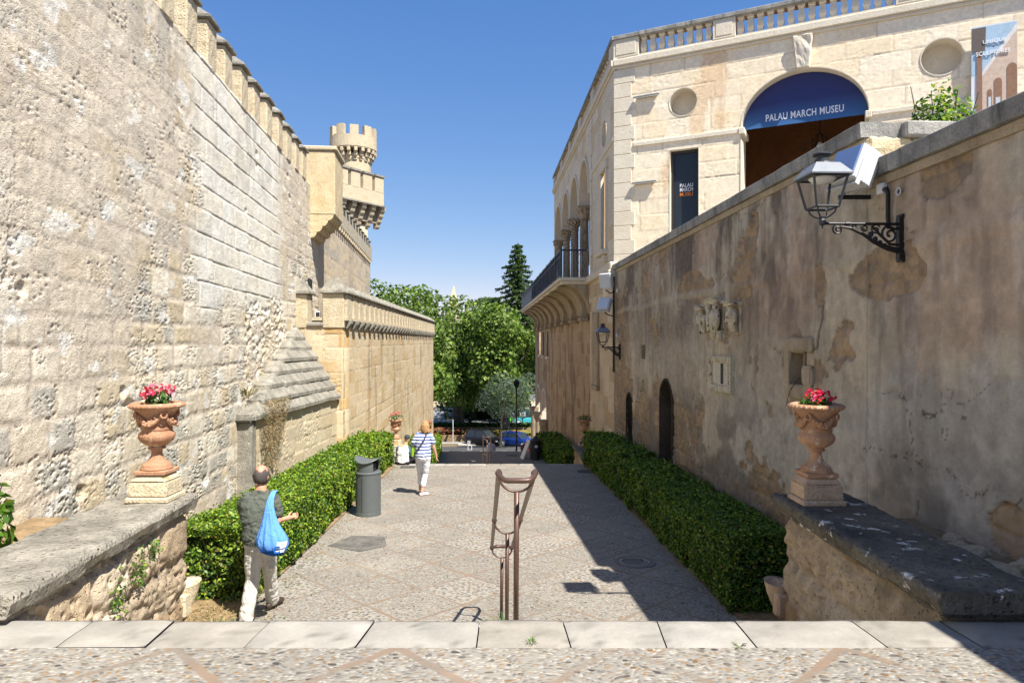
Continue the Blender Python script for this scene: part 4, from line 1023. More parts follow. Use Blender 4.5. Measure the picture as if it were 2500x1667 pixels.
for a, b in zip(uC[:-1], uC[1:]):
    o = arch_ring('loggia_arch', mus, M_TRIM, a+.212, b-.212, zL, zL, 1.508, .12, -.05, .44, 18); o.matrix_local = TS
for k, u in enumerate(uC[:4]):
    c = mb_('column', MB().lathe([(.26, zF), (.26, zF+.12), (.2, zF+.2), (.19, zF+.3), (.165, zL-.55), (.17, zL-.5)], (u, .2, 0), 18), M_TRIMG, TS)
    m = MB().lathe([(.19, zL-.5), (.2, zL-.47), (.17, zL-.42), (.22, zL-.25), (.30, zL-.08)], (u, .2, 0), 16)
    for q in range(10):
        a = 2*math.pi*q/10; m.ell((u+.25*math.cos(a), .2+.25*math.sin(a), zL-.2), (.06, .06, .09), 6, 5)
    m.box(u-.3, u+.3, -.1, .5, zL-.08, zL+.0); m.xf(TS); m.build('capital', M_TRIMG, c)
m = MB(); m.box(uC[0]-.3, uC[4]+.3, 3.3, 3.45, 2.6, 9.2).box(uC[0]-.4, uC[4]+.3, .46, 3.4, 9.0, 9.15).box(uC[0]-.4, uC[4]+.3, -.02, 3.4, 3.7, zF-.01).box(uC[4]+.3, uC[4]+.4, .46, 3.4, 2.6, 9.2)
mb_('loggia_room', m, stone('loggia_plaster', lin(186, 152, 112), lin(206, 176, 138), 1.5, 30, .004), TS)
mb_('loggia_beam', MB().box(uC[0]-.4, uC[0]-.1, .46, 3.4, 8.2, 9.0), M_TRIM, TS)
w2 = mb_('window', MB().box(wn0, wn0+.07, .14, .26, 4.5, 7.05).box(wn1-.07, wn1, .14, .26, 4.5, 7.05).box(wn0+.07, wn1-.07, .14, .26, 6.98, 7.05), M_IRON, TS)
m = MB().box(wn0+.07, wn1-.07, .19, .21, 4.5, 6.98); m.xf(TS); m.build('pane', M_GLASS, w2)
mb_('window_surround', MB().box(wn0-.14, wn0, -.06, .05, 4.5, 7.05).box(wn1, wn1+.14, -.06, .05, 4.5, 7.05).box(wn0-.2, wn1+.2, -.09, .05, 7.052, 7.3), M_TRIM, TS, bevel=.01)
mb_('window_sill', MB().box(wn0-.25, wn1+.25, -.22, .1, 4.34, 4.498), M_TRIM, TS, bevel=.02)
mb_('sill_bracket', MB().box(wn1-.05, wn1+.12, -.15, .05, 4.1, 4.338), M_TRIM, TS, bevel=.03)
m = MB(); n = 30; c, z, r = NS
ring = [(c+(r-.012)*math.cos(2*math.pi*q/n), z+(r-.012)*math.sin(2*math.pi*q/n)) for q in range(n)]
m.add([(x, -.012, zz) for x, zz in ring]+[(x, .4, zz) for x, zz in ring], [(q, (q+1) % n, n+(q+1) % n, n+q) for q in range(n)]+[tuple(range(n, 2*n))]); mb_('round_niche', m, M_TRIM, TS)
mb_('string_course', MB().box(uC[4]+.35, LS-.1, -.05, .1, 7.55, 7.68), M_TRIM, TS, bevel=.012)
for k in range(12):
    z0 = 4.2+k*.45
    mb_('quoin', MB().box(uC[4]+.3, uC[4]+(.62 if k % 2 else .5), -.045, .05, z0, z0+.43), M_TRIM, TS, bevel=.01)
# lower storeys
uE = FL.uD(24.95)
wl_ = [(FL.uD(d), FL.uD(d-1.1)) for d in (48.9, 46.0, 43.2)]; al_ = [(FL.uD(51.2), FL.uD(47.6)), (FL.uD(46.9), FL.uD(42.9))]
def holesL(A, B):
    h = np.zeros(A.shape, bool)
    for a, b in wl_: h |= (A > a) & (A < b) & (B > .65) & (B < 2.25)
    for a, b in al_: h |= in_arch(A, B, a, b, -3.2, 1.55) & (B > -7)
    return h
mrel('lower_wall', M_ASH, TL, np.linspace(0, uE, 330), np.linspace(-8, 3.75, 300), ash_fn(221, [(190, 162, 130), (200, 176, 144), (176, 148, 118)], (.42, .5), (.6, 1.2), jw=.012, warp=.004, lift=.008, pit=.3, k=.82, gray=.25, stain=(120, 98, 80)), holesL, .5)
for a, b in wl_:
    w_ = mb_('window', MB().box(a, a+.08, .1, .3, .65, 2.25).box(b-.08, b, .1, .3, .65, 2.25), M_IRON, TL)
    m = MB().box(a+.08, b-.08, .2, .22, .65, 2.25); m.xf(TL); m.build('pane', M_GLASS, w_)
    mb_('window_sill', MB().box(a-.15, b+.15, -.1, .1, .5, .648), M_TRIM, TL)
for a, b in al_:
    o = arch_ring('street_arch', mus, M_TRIM, a+.012, b-.012, -7, -3.2, 1.538, .2, -.06, .5, 16); o.matrix_local = TL
mb_('arcade_room', MB().box(0, FL.uD(42.5), 2.5, 2.6, -8, 1), M_HALL, TL)
for a in (al_[0][0]-.25, (al_[0][1]+al_[1][0])/2, al_[1][1]+.25):
    mb_('column', MB().lathe([(.34, -8), (.34, -6.6), (.28, -6.5), (.26, -3.9), (.38, -3.6), (.42, -3.3)], (a, -.15, 0), 14), M_TRIMG, TL)
# corner pilaster below the upper floor
mrel('corner_pilaster', M_FACADE, TS, np.linspace(FS.uD(24.93), FS.uD(20.3)-.01, 90), np.linspace(-3, 3.72, 190), ash_fn(231, [(206, 186, 154), (216, 200, 172), (196, 172, 138)], (.42, .5), (.6, 1.0), jw=.012, warp=.004, lift=.02, pit=.4, k=.84, gray=.2), None, .4)
mb_('pilaster_panel', MB().box(FS.uD(23.9), FS.uD(22.9), -.10, .0, .1, 2.6).box(FS.uD(23.95), FS.uD(22.85), -.13, .0, -.05, .098), M_TRIMG, TS, bevel=.02)
mb_('corner_ledge', MB().box(FS.uD(24.98), FS.uD(20.18), -.16, .1, 3.72, 3.96), M_TRIM, TS, bevel=.03)
mb_('corner_cap', MB().box(FS.uD(20.75), FS.uD(20.1), -.22, .2, 3.5, 3.719), M_TRIM, TS, bevel=.03)
mb_('corner_base', MB().box(0, .35, -.02, .3, 3.9, 4.15), M_TRIM, TM, bevel=.02)
# balcony: slab, cove, brackets, railing
b0_, b1_ = FS.uD(51.0), FS.uD(25.0)
mb_('balcony_slab', MB().box(b0_, b1_, -1.12, .1, 3.82, 3.95).box(b0_+.05, b1_-.05, -1.04, .1, 3.70, 3.818), M_TRIM, TS, bevel=.02)
pr = [(.1, 2.62)]+[(-.95*(1-math.cos(a)), 2.65+1.05*math.sin(a)) for a in [math.pi/2*q/10 for q in range(11)]]+[(.1, 3.70)]
mb_('balcony_cove', MB().prism([(b0_+.1, y, z) for y, z in pr], (b1_-b0_-.2, 0, 0)), M_TRIMG, TS)
for k in range(9):
    u = b1_-.95-k*2.95
    p2 = [(.1, 2.5), (-.20, 2.52), (-.24, 2.62)]+[(-.97*(1-math.cos(a))-.16, 2.62+1.05*math.sin(a)) for a in [math.pi/2*q/8 for q in range(1, 9)]]+[(.1, 3.69)]
    mb_('balcony_bracket', MB().prism([(u-.28, y, z) for y, z in p2], (.56, 0, 0)), M_TRIMG, TS, bevel=.02)
    mb_('bracket_foot', MB().box(u-.36, u+.36, -.27, .05, 2.36, 2.52), M_TRIMG, TS, bevel=.03)
mb_('balcony_handrail', MB().box(b0_+.06, b1_-.06, -1.07, -1.01, 4.92, 4.98).box(b1_-.12, b1_-.06, -1.01, .0, 4.92, 4.98), M_RAILING, TS)
for k in range(14):
    a = b1_-.10-k*1.85
    if a < b0_: break
    mb_('railing_post', MB().box(a-.035, a+.035, -1.075, -1.005, 3.95, 5.02), M_RAILING, TS)
    m = MB()
    for q in range(1, 12): x = a-q*1.85/12; m.box(x-.011, x+.011, -1.05, -1.03, 3.98, 4.92)
    m.box(max(b0_, a-1.8), a-.04, -1.05, -1.03, 4.02, 4.05).box(max(b0_, a-1.8), a-.04, -1.05, -1.03, 4.74, 4.77)
    mb_('railing_panel', m, M_RAILING, TS)
for q in range(6):
    y = -.9+q*.165
    mb_('railing_baluster', MB().lathe([(.014, 3.95), (.014, 4.15), (.028, 4.2), (.014, 4.25), (.016, 4.45), (.028, 4.5), (.014, 4.55), (.014, 4.92)], (b1_-.09, y, 0), 8), M_RAILING, TS)
m = MB(); cz = 5.42; cu = b1_-.09
for q in range(15):
    a = math.radians(-62+q*124/14)*1.0
    m.tube([(cu, -.02-.22*math.cos(a), cz+.22*math.sin(a)), (cu, -.02-1.0*math.cos(a), cz+.95*math.sin(a))], .007, 4)
for r in (.22, .68):
    m.tube([(cu, -.02-r*math.cos(math.radians(t)), cz+r*math.sin(math.radians(t))) for t in range(-80, 81, 16)], .007, 4)
m.box(cu-.012, cu+.012, -.02, .01, 4.4, 6.3); mb_('fan_guard', m, M_IRON, TS)

# blue lunette banner in the arch
bn = thing('museum_banner', 'blue half round banner with white museum lettering hanging in the large arch', 'banner', (*FM.o, 0), FM.rz)
mt, t, b, o = new_mat('banner_blue'); oc = t.nodes.new('ShaderNodeTexCoord').outputs['Object']; zz = nd(t, 'ShaderNodeSeparateXYZ', {0: oc}).outputs[2]
S(t, b.inputs['Base Color'], mixc(t, mapr(t, mth(t, 'ADD', zz, mth(t, 'MULTIPLY', noise(t, oc, .9, 2), .25)), zSp-.05, zSp+.75, 0, 1), lin(58, 118, 176, .8), lin(34, 46, 108, .8))); b.inputs['Roughness'].default_value = .6
n = 28; ca = (sA0+sA1)/2; hw = (sA1-sA0)/2-.02
pts = [(ca-hw*math.cos(math.pi*q/n), .30, zSp-.0+(riseA-.03)*math.sin(math.pi*q/n)) for q in range(n+1)]
MB().prism(pts, (0, .03, 0)).build('banner_cloth', mt, bn)
text_obj('PALAU MARCH MUSEU', 1.92, M_TXTW, bn, Matrix.Translation((FM.u(1961), .297, zSp+.15)), off=.014, height=.19)
# lantern hanging in the hall
lt = thing('hanging_lantern', 'dark wrought iron lantern hanging inside the museum arch', 'lantern', FM.w(FM.u(1994), 2.0, 0), FM.rz)
MB().tube([(0, 0, 9.3), (0, 0, 7.6)], .012, 5).build('chain', M_IRON, lt)
m = MB(); zc = 7.1
for q in range(6):
    a = math.pi*q/3; c, s_ = math.cos(a), math.sin(a)
    m.tube([(0, 0, zc+.5), (.10*c, .10*s_, zc+.42), (.2*c, .2*s_, zc+.2), (.24*c, .24*s_, zc-.05), (.14*c, .14*s_, zc-.35), (0, 0, zc-.45)], .012, 5)
    m.tube([(.2*c, .2*s_, zc+.2), (.38*c, .38*s_, zc+.28), (.42*c, .42*s_, zc+.12), (.34*c, .34*s_, zc+.06)], .01, 5)
m.build('iron_cage', M_IRON, lt); MB().lathe([(.03, zc-.2), (.10, zc-.1), (.10, zc+.12), (.04, zc+.22)], (0, 0, 0), 12).build('lamp_glass', M_FROST, lt)

# hanging poster with a printed courtyard view
ps = thing('poster', 'tall printed poster of an arcaded courtyard with white headline, beside the round niche', 'poster', (*FM.o, 0), FM.rz)
a, b_ = FM.u(2369), FM.u(2481); zt_, zb2 = 9.04, 6.0; Wp = b_-a; Hp = zt_-zb2
MB().box(a, b_, -.16, -.13, zb2, zt_).build('sheet', plain('poster_paper', lin(226, 230, 234, .85), .5, var=.03), ps)
def pp(poly, col, nm, lay): MB().prism([(a+x*Wp, -.16-.003*lay, zb2+y*Hp) for x, y in poly], (0, .002, 0)).build(nm, plain('print_'+nm, col, .55, var=.12, sc=14), ps)
pp([(.01, .62), (.99, .62), (.99, .99), (.01, .99)], lin(176, 204, 224, .8), 'printed_sky', 1)
pp([(.2, .62), (.99, .97), (.99, .3), (.2, .3)], lin(214, 190, 168, .8), 'printed_arcade', 2)
pp([(.18, .615), (.99, .985), (.99, .93), (.18, .58)], lin(232, 228, 222, .8), 'printed_balustrade', 3)
for q, (cx, w_, y0, y1) in enumerate(((.40, .10, .34, .50), (.58, .17, .33, .58), (.88, .22, .31, .68))):
    hw_ = w_/2; arc = [(cx-hw_*math.cos(math.pi*i/12), y1-hw_*Wp/Hp*1.2+hw_*Wp/Hp*1.2*math.sin(math.pi*i/12)) for i in range(13)]
    x1 = min(.99, cx+hw_); arc = [(min(x, .99), y) for x, y in arc]
    pp([(cx-hw_, y0)]+arc+[(x1, y0)], lin(150, 112, 84, .8), 'printed_arch', 4)
    pp([(cx-hw_*.6, y0), (cx-hw_*.6, y0+.10), (min(.98, cx+hw_*.6), y0+.10), (min(.98, cx+hw_*.6), y0)], lin(206, 216, 222, .8), 'printed_light', 5)
pp([(.01, .05), (.99, .1), (.99, .31), (.01, .31)], lin(222, 224, 230, .8), 'printed_floor', 4)
for y in (.14, .18, .225, .265): pp([(.22, y), (.9, y+.035), (.75, y+.05), (.2, y+.02)], lin(110, 118, 140, .8), 'printed_shadow', 5)
pp([(.11, .12), (.24, .12), (.235, .80), (.12, .80)], lin(150, 112, 86, .8), 'printed_column', 6)
pp([(.02, .80), (.30, .80), (.32, .985), (.01, .985)], lin(104, 92, 84, .8), 'printed_capital', 6)
pp([(.06, .08), (.30, .08), (.26, .125), (.09, .125)], lin(206, 196, 180, .8), 'printed_base', 7)
text_obj('UNIQUE', .50*Wp, M_TXTW, ps, Matrix.Translation((a+.50*Wp, -.185, zb2+.855*Hp)), off=.012, height=.10)
text_obj('SCULPTURES', .74*Wp, M_TXTW, ps, Matrix.Translation((a+.47*Wp, -.185, zb2+.765*Hp)), off=.012, height=.10)
# slim wall lights on the facade
for px0, px1, py, lab in ((1549, 1611, 237, 'slim metal wall light on the museum facade, level with the round niche'), (1545, 1604, 447, 'slim metal wall light on the museum facade, beside the tall window')):
    u0, u1 = FM.u(px0), FM.u(px1); z = FM.z((u0+u1)/2, py)
    t_ = thing('facade_light', lab, 'wall light', FM.w((u0+u1)/2, 0, z), FM.rz, 'slim wall lights on the museum'); h = (u1-u0)/2
    MB().box(-h, h, -.14, -.05, -.015, .025).build('housing', M_LAMPTOP, t_, bevel=.01)
    MB().box(-h*.8, h*.8, -.055, .0, -.012, .01).build('arm', M_LAMP, t_); MB().box(-h*.95, h*.95, -.13, -.06, -.022, -.0155).build('diffuser', M_FROST, t_)
# ================================================================== PARAPETS, URNS, FLOWERS
def leaf_arrays(C, N, size, asp=.55, fold=.18, rng=NR, flat=.5):
    n = len(C); N = N+rng.normal(0, flat, (n, 3)); N /= np.linalg.norm(N, axis=1, keepdims=True)+1e-9
    R = rng.normal(0, 1, (n, 3)); T = np.cross(N, R); T /= np.linalg.norm(T, axis=1, keepdims=True)+1e-9
    B = np.cross(N, T); s = np.asarray(size).reshape(-1, 1)*np.ones((n, 1))
    a = C-T*s*.5; c = C+T*s*.5; b = C+B*s*asp*.5+N*s*fold-T*s*.06; d = C-B*s*asp*.5+N*s*fold-T*s*.06
    V = np.stack([a, b, c, d], 1).reshape(-1, 3); F = np.arange(4*n).reshape(n, 4); return V, F
def leaf_obj(name, C, N, size, col, mat, parent=None, asp=.55, fold=.18, flat=.5):
    V, F = leaf_arrays(C, N, size, asp, fold, NR, flat)
    return link_mesh(name, np_mesh(name, V, F, np.repeat(col, 4, 0)), mat, parent)
def pickcol(n, cols, w, var=.22):
    cols = np.array(cols); k = NR.choice(len(cols), n, p=np.array(w)/sum(w)); return cols[k]*(1+NR.uniform(-var, var, (n, 1)))
GREENS = [(.026, .062, .012), (.060, .130, .018), (.115, .215, .024), (.24, .34, .035), (.40, .36, .06)]

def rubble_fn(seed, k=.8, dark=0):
    def fn(U, V):
        d, r1, r2, r3 = masonry(U, V, (.28, .40), (.42, .75), seed, .06, 1.4, .07)
        n1 = fbm(U*2.5, V*2.5, 4, seed+1); n2 = fbm(U*14, V*14, 4, seed+2); f1, _, _ = worley(U*12, V*14, seed+3); g1, _, _ = worley(U*5, V*6, seed+4)
        m = 1-sst(.01, .05, d)
        p = (1-sst(.12, .4, f1))*sst(.44, .6, fbm(U*2.6, V*2.6, 3, seed+5)); pb = (1-sst(.1, .35, g1))*sst(.5, .6, fbm(U*1.5, V*1.5, 3, seed+6))
        disp = .035*sst(0, .09, d)+.03*(n1-.5)+.016*(n2-.5)-.022*p-.035*pb-.012*sst(.55, .7, n2)*m
        a = np.array(lin(204, 180, 148, k)); b = np.array(lin(216, 200, 174, k)); c_ = np.array(lin(178, 146, 108, k)); mo = np.array(lin(206, 188, 164, k))
        c = mixa(a, b, r2); c = mixa(c, c_, sst(.5, .8, r1)*.8); c = mixa(c, mo, m*.8); c = mixa(c, np.array(lin(136, 120, 98, k)), sst(.54, .68, fbm(U*1.4, V*1.4, 4, seed+8))*.6)
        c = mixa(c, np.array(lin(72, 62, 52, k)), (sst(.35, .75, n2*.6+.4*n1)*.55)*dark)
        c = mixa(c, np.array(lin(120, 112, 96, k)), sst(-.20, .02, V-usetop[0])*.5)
        return disp, c*(.88+.24*n2)[..., None]
    return fn
usetop = [0]
def urn_profile(): return [(.0, .034), (.142, .034), (.146, .05), (.128, .064), (.132, .078), (.12, .088), (.078, .112), (.052, .16), (.046, .195), (.052, .212), (.078, .220), (.078, .232), (.062, .240), (.10, .258), (.140, .290), (.158, .325), (.156, .352), (.138, .378), (.128, .388), (.142, .398), (.134, .412), (.128, .43), (.128, .470), (.142, .510), (.176, .552), (.200, .570), (.206, .580), (.234, .588), (.244, .604), (.240, .622), (.224, .632), (.188, .630), (.172, .600), (.165, .56), (.0, .555)]
def make_urn(mat, label, loc, hi=True):
    t = thing('urn', label, 'urn', loc, 0, 'terracotta urns on the stair parapets')
    MB().box(-.138, .138, -.138, .138, 0, .036).build('base_plate', mat, t, bevel=.006)
    n = 48; V = []; prof = urn_profile(); Fc = []
    for r, z in prof:
        for k in range(n):
            a = 2*math.pi*k/n; g = 1.0
            if .25 < z < .385 and r > .06: g = 1+.045*abs(math.sin(a*8))*math.sin(math.pi*(z-.25)/.135)
            V.append((r*g*.94*math.cos(a), r*g*.94*math.sin(a), z))
    for i in range(len(prof)-1):
        for k in range(n): Fc.append((i*n+k, i*n+(k+1) % n, (i+1)*n+(k+1) % n, (i+1)*n+k))
    MB().add(V, Fc).build('bowl', mat, t, smooth=True)
    m = MB(); r_ = random.Random(3)
    for q in range(4):       # swags between ring handles
        a0 = math.pi/4+q*math.pi/2
        pts = []; rr = []
        for k in range(11):
            f = k/10; a = a0+f*math.pi/2; z = .545-.095*math.sin(math.pi*f)
            rad = .145+.02*math.sin(math.pi*f)*0+max(0, (z-.49)*.42); pts.append((rad*math.cos(a), rad*math.sin(a), z)); rr.append(.010+.020*math.sin(math.pi*f))
        m.tube(pts, rr, 7)
        for k in range(2, 9):
            for j in range(3):
                p = pts[k]; s = rr[k]; m.ell((p[0]*1.05+r_.uniform(-s, s)*.7, p[1]*1.05+r_.uniform(-s, s)*.7, p[2]+r_.uniform(-s, s)), s*.55, 6, 4)
        c, s_ = math.cos(a0), math.sin(a0)
        ring = [(.180*c+.026*math.cos(b)*-s_, .180*s_+.026*math.cos(b)*c, .53+.026*math.sin(b)) for b in [2*math.pi*i/12 for i in range(12)]]
        m.tube(ring, .009, 6, closed=True)
    m.build('garland', mat, t, smooth=True)
    m = MB()
    for k in range(32):
        a = 2*math.pi*k/32; m.ell((.224*math.cos(a), .224*math.sin(a), .607), (.014, .014, .016), 6, 4)
    m.build('rim_moulding', mat, t, smooth=True)
    MB().lathe([(.0, .59), (.17, .592)], (0, 0, 0), 16, False).build('soil', M_SOIL, t)
    return t
def make_flowers(label, loc, h=.22, r=.19, red=(.62, .03, .07), nl=110, nf=60, ls=.055, fs=.03, dry=0):
    t = thing('flowering_plant', label, 'plant', loc, 0, 'flowering plants in the urns')
    C = []; N = []
    for _ in range(nl):
        a = NR.uniform(0, 2*math.pi); q = math.sqrt(NR.uniform(0, 1)); z = NR.uniform(0, .85)*h*(1-.35*q)
        C.append((r*q*math.cos(a), r*q*math.sin(a), z)); N.append((math.cos(a)*.7, math.sin(a)*.7, .8))
    g = [(.03, .09, .02), (.05, .14, .025), (.09, .20, .03), (.12, .06, .03)]
    leaf_obj('leaves', np.array(C), np.array(N), NR.uniform(ls*.7, ls*1.25, nl), pickcol(nl, g, [3, 4, 2, 1+dry*6]), M_LEAF, t, asp=.8)
    C = []; N = []
    heads = [(NR.uniform(0, 2*math.pi), math.sqrt(NR.uniform(.05, 1)), NR.uniform(.72, 1.1)) for _ in range(11)]
    for _ in range(nf*3):
        a, q, z = heads[NR.integers(len(heads))]
        c = np.array((r*q*math.cos(a), r*q*math.sin(a), h*z*(1-.25*q)))+NR.normal(0, fs*.62, 3); C.append(c); N.append(NR.normal(0, 1, 3)+np.array((0, 0, .6)))
    cols = pickcol(len(C), [red, (min(1, red[0]*1.15), red[1]*4, red[2]*3.2), (red[0]*.7, red[1], red[2]), (.8, .35, .42)], [4, 3, 2, 1])
    leaf_obj('blossoms', np.array(C), np.array(N), NR.uniform(fs*.8, fs*1.4, len(C)), cols, M_PETAL, t, asp=.95, fold=.1)
    m = MB()
    for a, q, z in heads: m.tube([(r*q*.3*math.cos(a), r*q*.3*math.sin(a), 0), (r*q*math.cos(a), r*q*math.sin(a), h*z*(1-.25*q))], .004, 4)
    m.build('stems', plain('plant_stem', (.08, .12, .03), .7), t)
    return t
def pedestal(mat, label, loc, w=.17, d=.155, h=.24):
    t = thing('pedestal', label, 'pedestal', loc, 0, 'stone pedestals on the stair parapets')
    MB().box(-w-.02, w+.02, -d-.02, d+.02, 0, .05).build('foot', mat, t, bevel=.012)
    m = MB(); m.frustum(-w, w, -d, d, .05, -w+.005, w-.005, -d+.005, d-.005, h-.06); m.frustum(-w+.005, w-.005, -d+.005, d-.005, h-.0595, -w+.05, w-.05, -d+.04, d-.04, h)
    m.build('block', mat, t, bevel=.012, seg=2, sub=2, rough=.006); return t
def parapet(frame, L, ztop, zbot, mcope, lab, seed, drop=None, dark=0, over=.07, hi=True, wdt=.55):
    t = thing('stair_parapet', lab, 'parapet', (*frame.o, 0), frame.rz, 'stone parapets flanking the steps')
    usetop[0] = ztop-.13
    st = .013 if hi else .05
    relief('parapet_face', M_RUBBLE, t, np.linspace(0, L, int(L/st)), np.linspace(zbot, ztop-.125, int((ztop-zbot)/st)), rubble_fn(seed, .8, dark), T=wdt)
    coping('coping', mcope, t, -.16, L+.10, -over-.03, wdt+.06, ztop-.13, ztop, .045, .05 if hi else .2, .012, seed)
    coping('coping_underside', mcope, t, -.10, L+.04, -over*.5, wdt, ztop-.17, ztop-.128, .02, .1, .008, seed+1)
    return t
FPL = Fr((-2.90, 3.96), (-.06, 1)); FPR = Fr((2.53, 6.26), (-.012, -1))
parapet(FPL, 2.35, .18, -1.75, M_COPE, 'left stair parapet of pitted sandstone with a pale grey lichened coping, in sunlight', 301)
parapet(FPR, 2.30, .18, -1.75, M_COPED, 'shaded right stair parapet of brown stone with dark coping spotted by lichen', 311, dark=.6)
p = FPL.w(2.20, .175); pedestal(M_PED, 'cream stone pedestal on the sunlit left parapet, under the nearest urn', (p[0], p[1], .18))
make_urn(M_TERRA, 'large terracotta urn with garlands on the cream pedestal at left, in full sun', (p[0]+.01, p[1], .42))
make_flowers('pink begonia in the sunlit near left terracotta urn', (p[0]+.01, p[1], .42+.57), .22, .13, (.66, .045, .10))
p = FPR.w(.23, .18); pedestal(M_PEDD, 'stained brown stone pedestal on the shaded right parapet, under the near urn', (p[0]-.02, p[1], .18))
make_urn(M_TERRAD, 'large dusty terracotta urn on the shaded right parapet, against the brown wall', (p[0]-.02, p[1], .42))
make_flowers('deep red begonia in the shaded near right urn', (p[0]-.02, p[1], .42+.57), .18, .13, (.62, .02, .07))
# the two lower flights
for D0, z0, xl, xr, nm in ((20.0, -1.981, -3.45, 2.08, 'middle'), (34.0, -3.845, -4.1, 1.6, 'lowest')):
    fl_ = Fr((xl, D0+.05), (-.03, 1)); fr_ = Fr((xr, D0+2.5), (.03, -1))
    parapet(fl_, 2.4, z0+.18, z0-1.75, M_COPE, f'left parapet of the {nm} flight of steps, with an urn at its far end', 321+int(D0), hi=False)
    parapet(fr_, 2.4, z0+.18, z0-1.75, M_COPED, f'right parapet of the {nm} flight of steps', 341+int(D0), hi=False)
    p = fl_.w(2.15, .26); pedestal(M_PED, f'stone pedestal on the left parapet of the {nm} flight', (p[0], p[1], z0+.18))
    make_urn(M_TERRA, 'terracotta urn standing beyond the left hedge, beside the ochre wall' if D0 < 30 else 'distant terracotta urn at the far end of the ochre wall, behind the striped shirt', (p[0], p[1], z0+.42))
    make_flowers('pale red geranium in the urn beyond the left hedge' if D0 < 30 else 'small red geranium in the farthest urn at the end of the ochre wall', (p[0], p[1], z0+.99), .30, .26, (.62, .12, .10), 120, 40, .06, .035)
    if D0 < 30:
        p = fr_.w(.25, .26); pedestal(M_PEDD, 'stone pedestal on the right parapet of the middle flight, behind the shaded hedge', (p[0], p[1], z0+.18))
        make_urn(M_TERRAD, 'shaded terracotta urn beyond the right hedge, at the foot of the corner pilaster', (p[0], p[1], z0+.42))
        make_flowers('withered russet flowers in the far shaded urn on the right', (p[0], p[1], z0+.99), .22, .24, (.25, .06, .04), 130, 20, .06, .03, dry=1)
# carved spouts at the ends of the near parapets
for x, lab, mt in ((-3.06, 'carved stone lip jutting from the end of the sunlit left parapet', M_PED), (2.50, 'carved stone lip jutting from the end of the shaded right parapet', M_PEDD)):
    t = thing('stone_spout', lab, 'stone spout', (x, 6.36, -.74), 0, 'stone spouts on the parapet ends')
    m = MB().rings([(0, 0, -.20, .03, .03), (0, .02, -.12, .07, .07), (0, .05, -.02, .10, .12), (0, .07, .07, .115, .15), (0, .07, .085, .12, .155), (0, .07, .06, .085, .115), (0, .06, -.01, .04, .05)], 16); m.build('shell_bowl', mt, t, smooth=True)
    MB().box(-.07, .07, -.12, .02, -.2, .02).build('bracket', mt, t, bevel=.02)

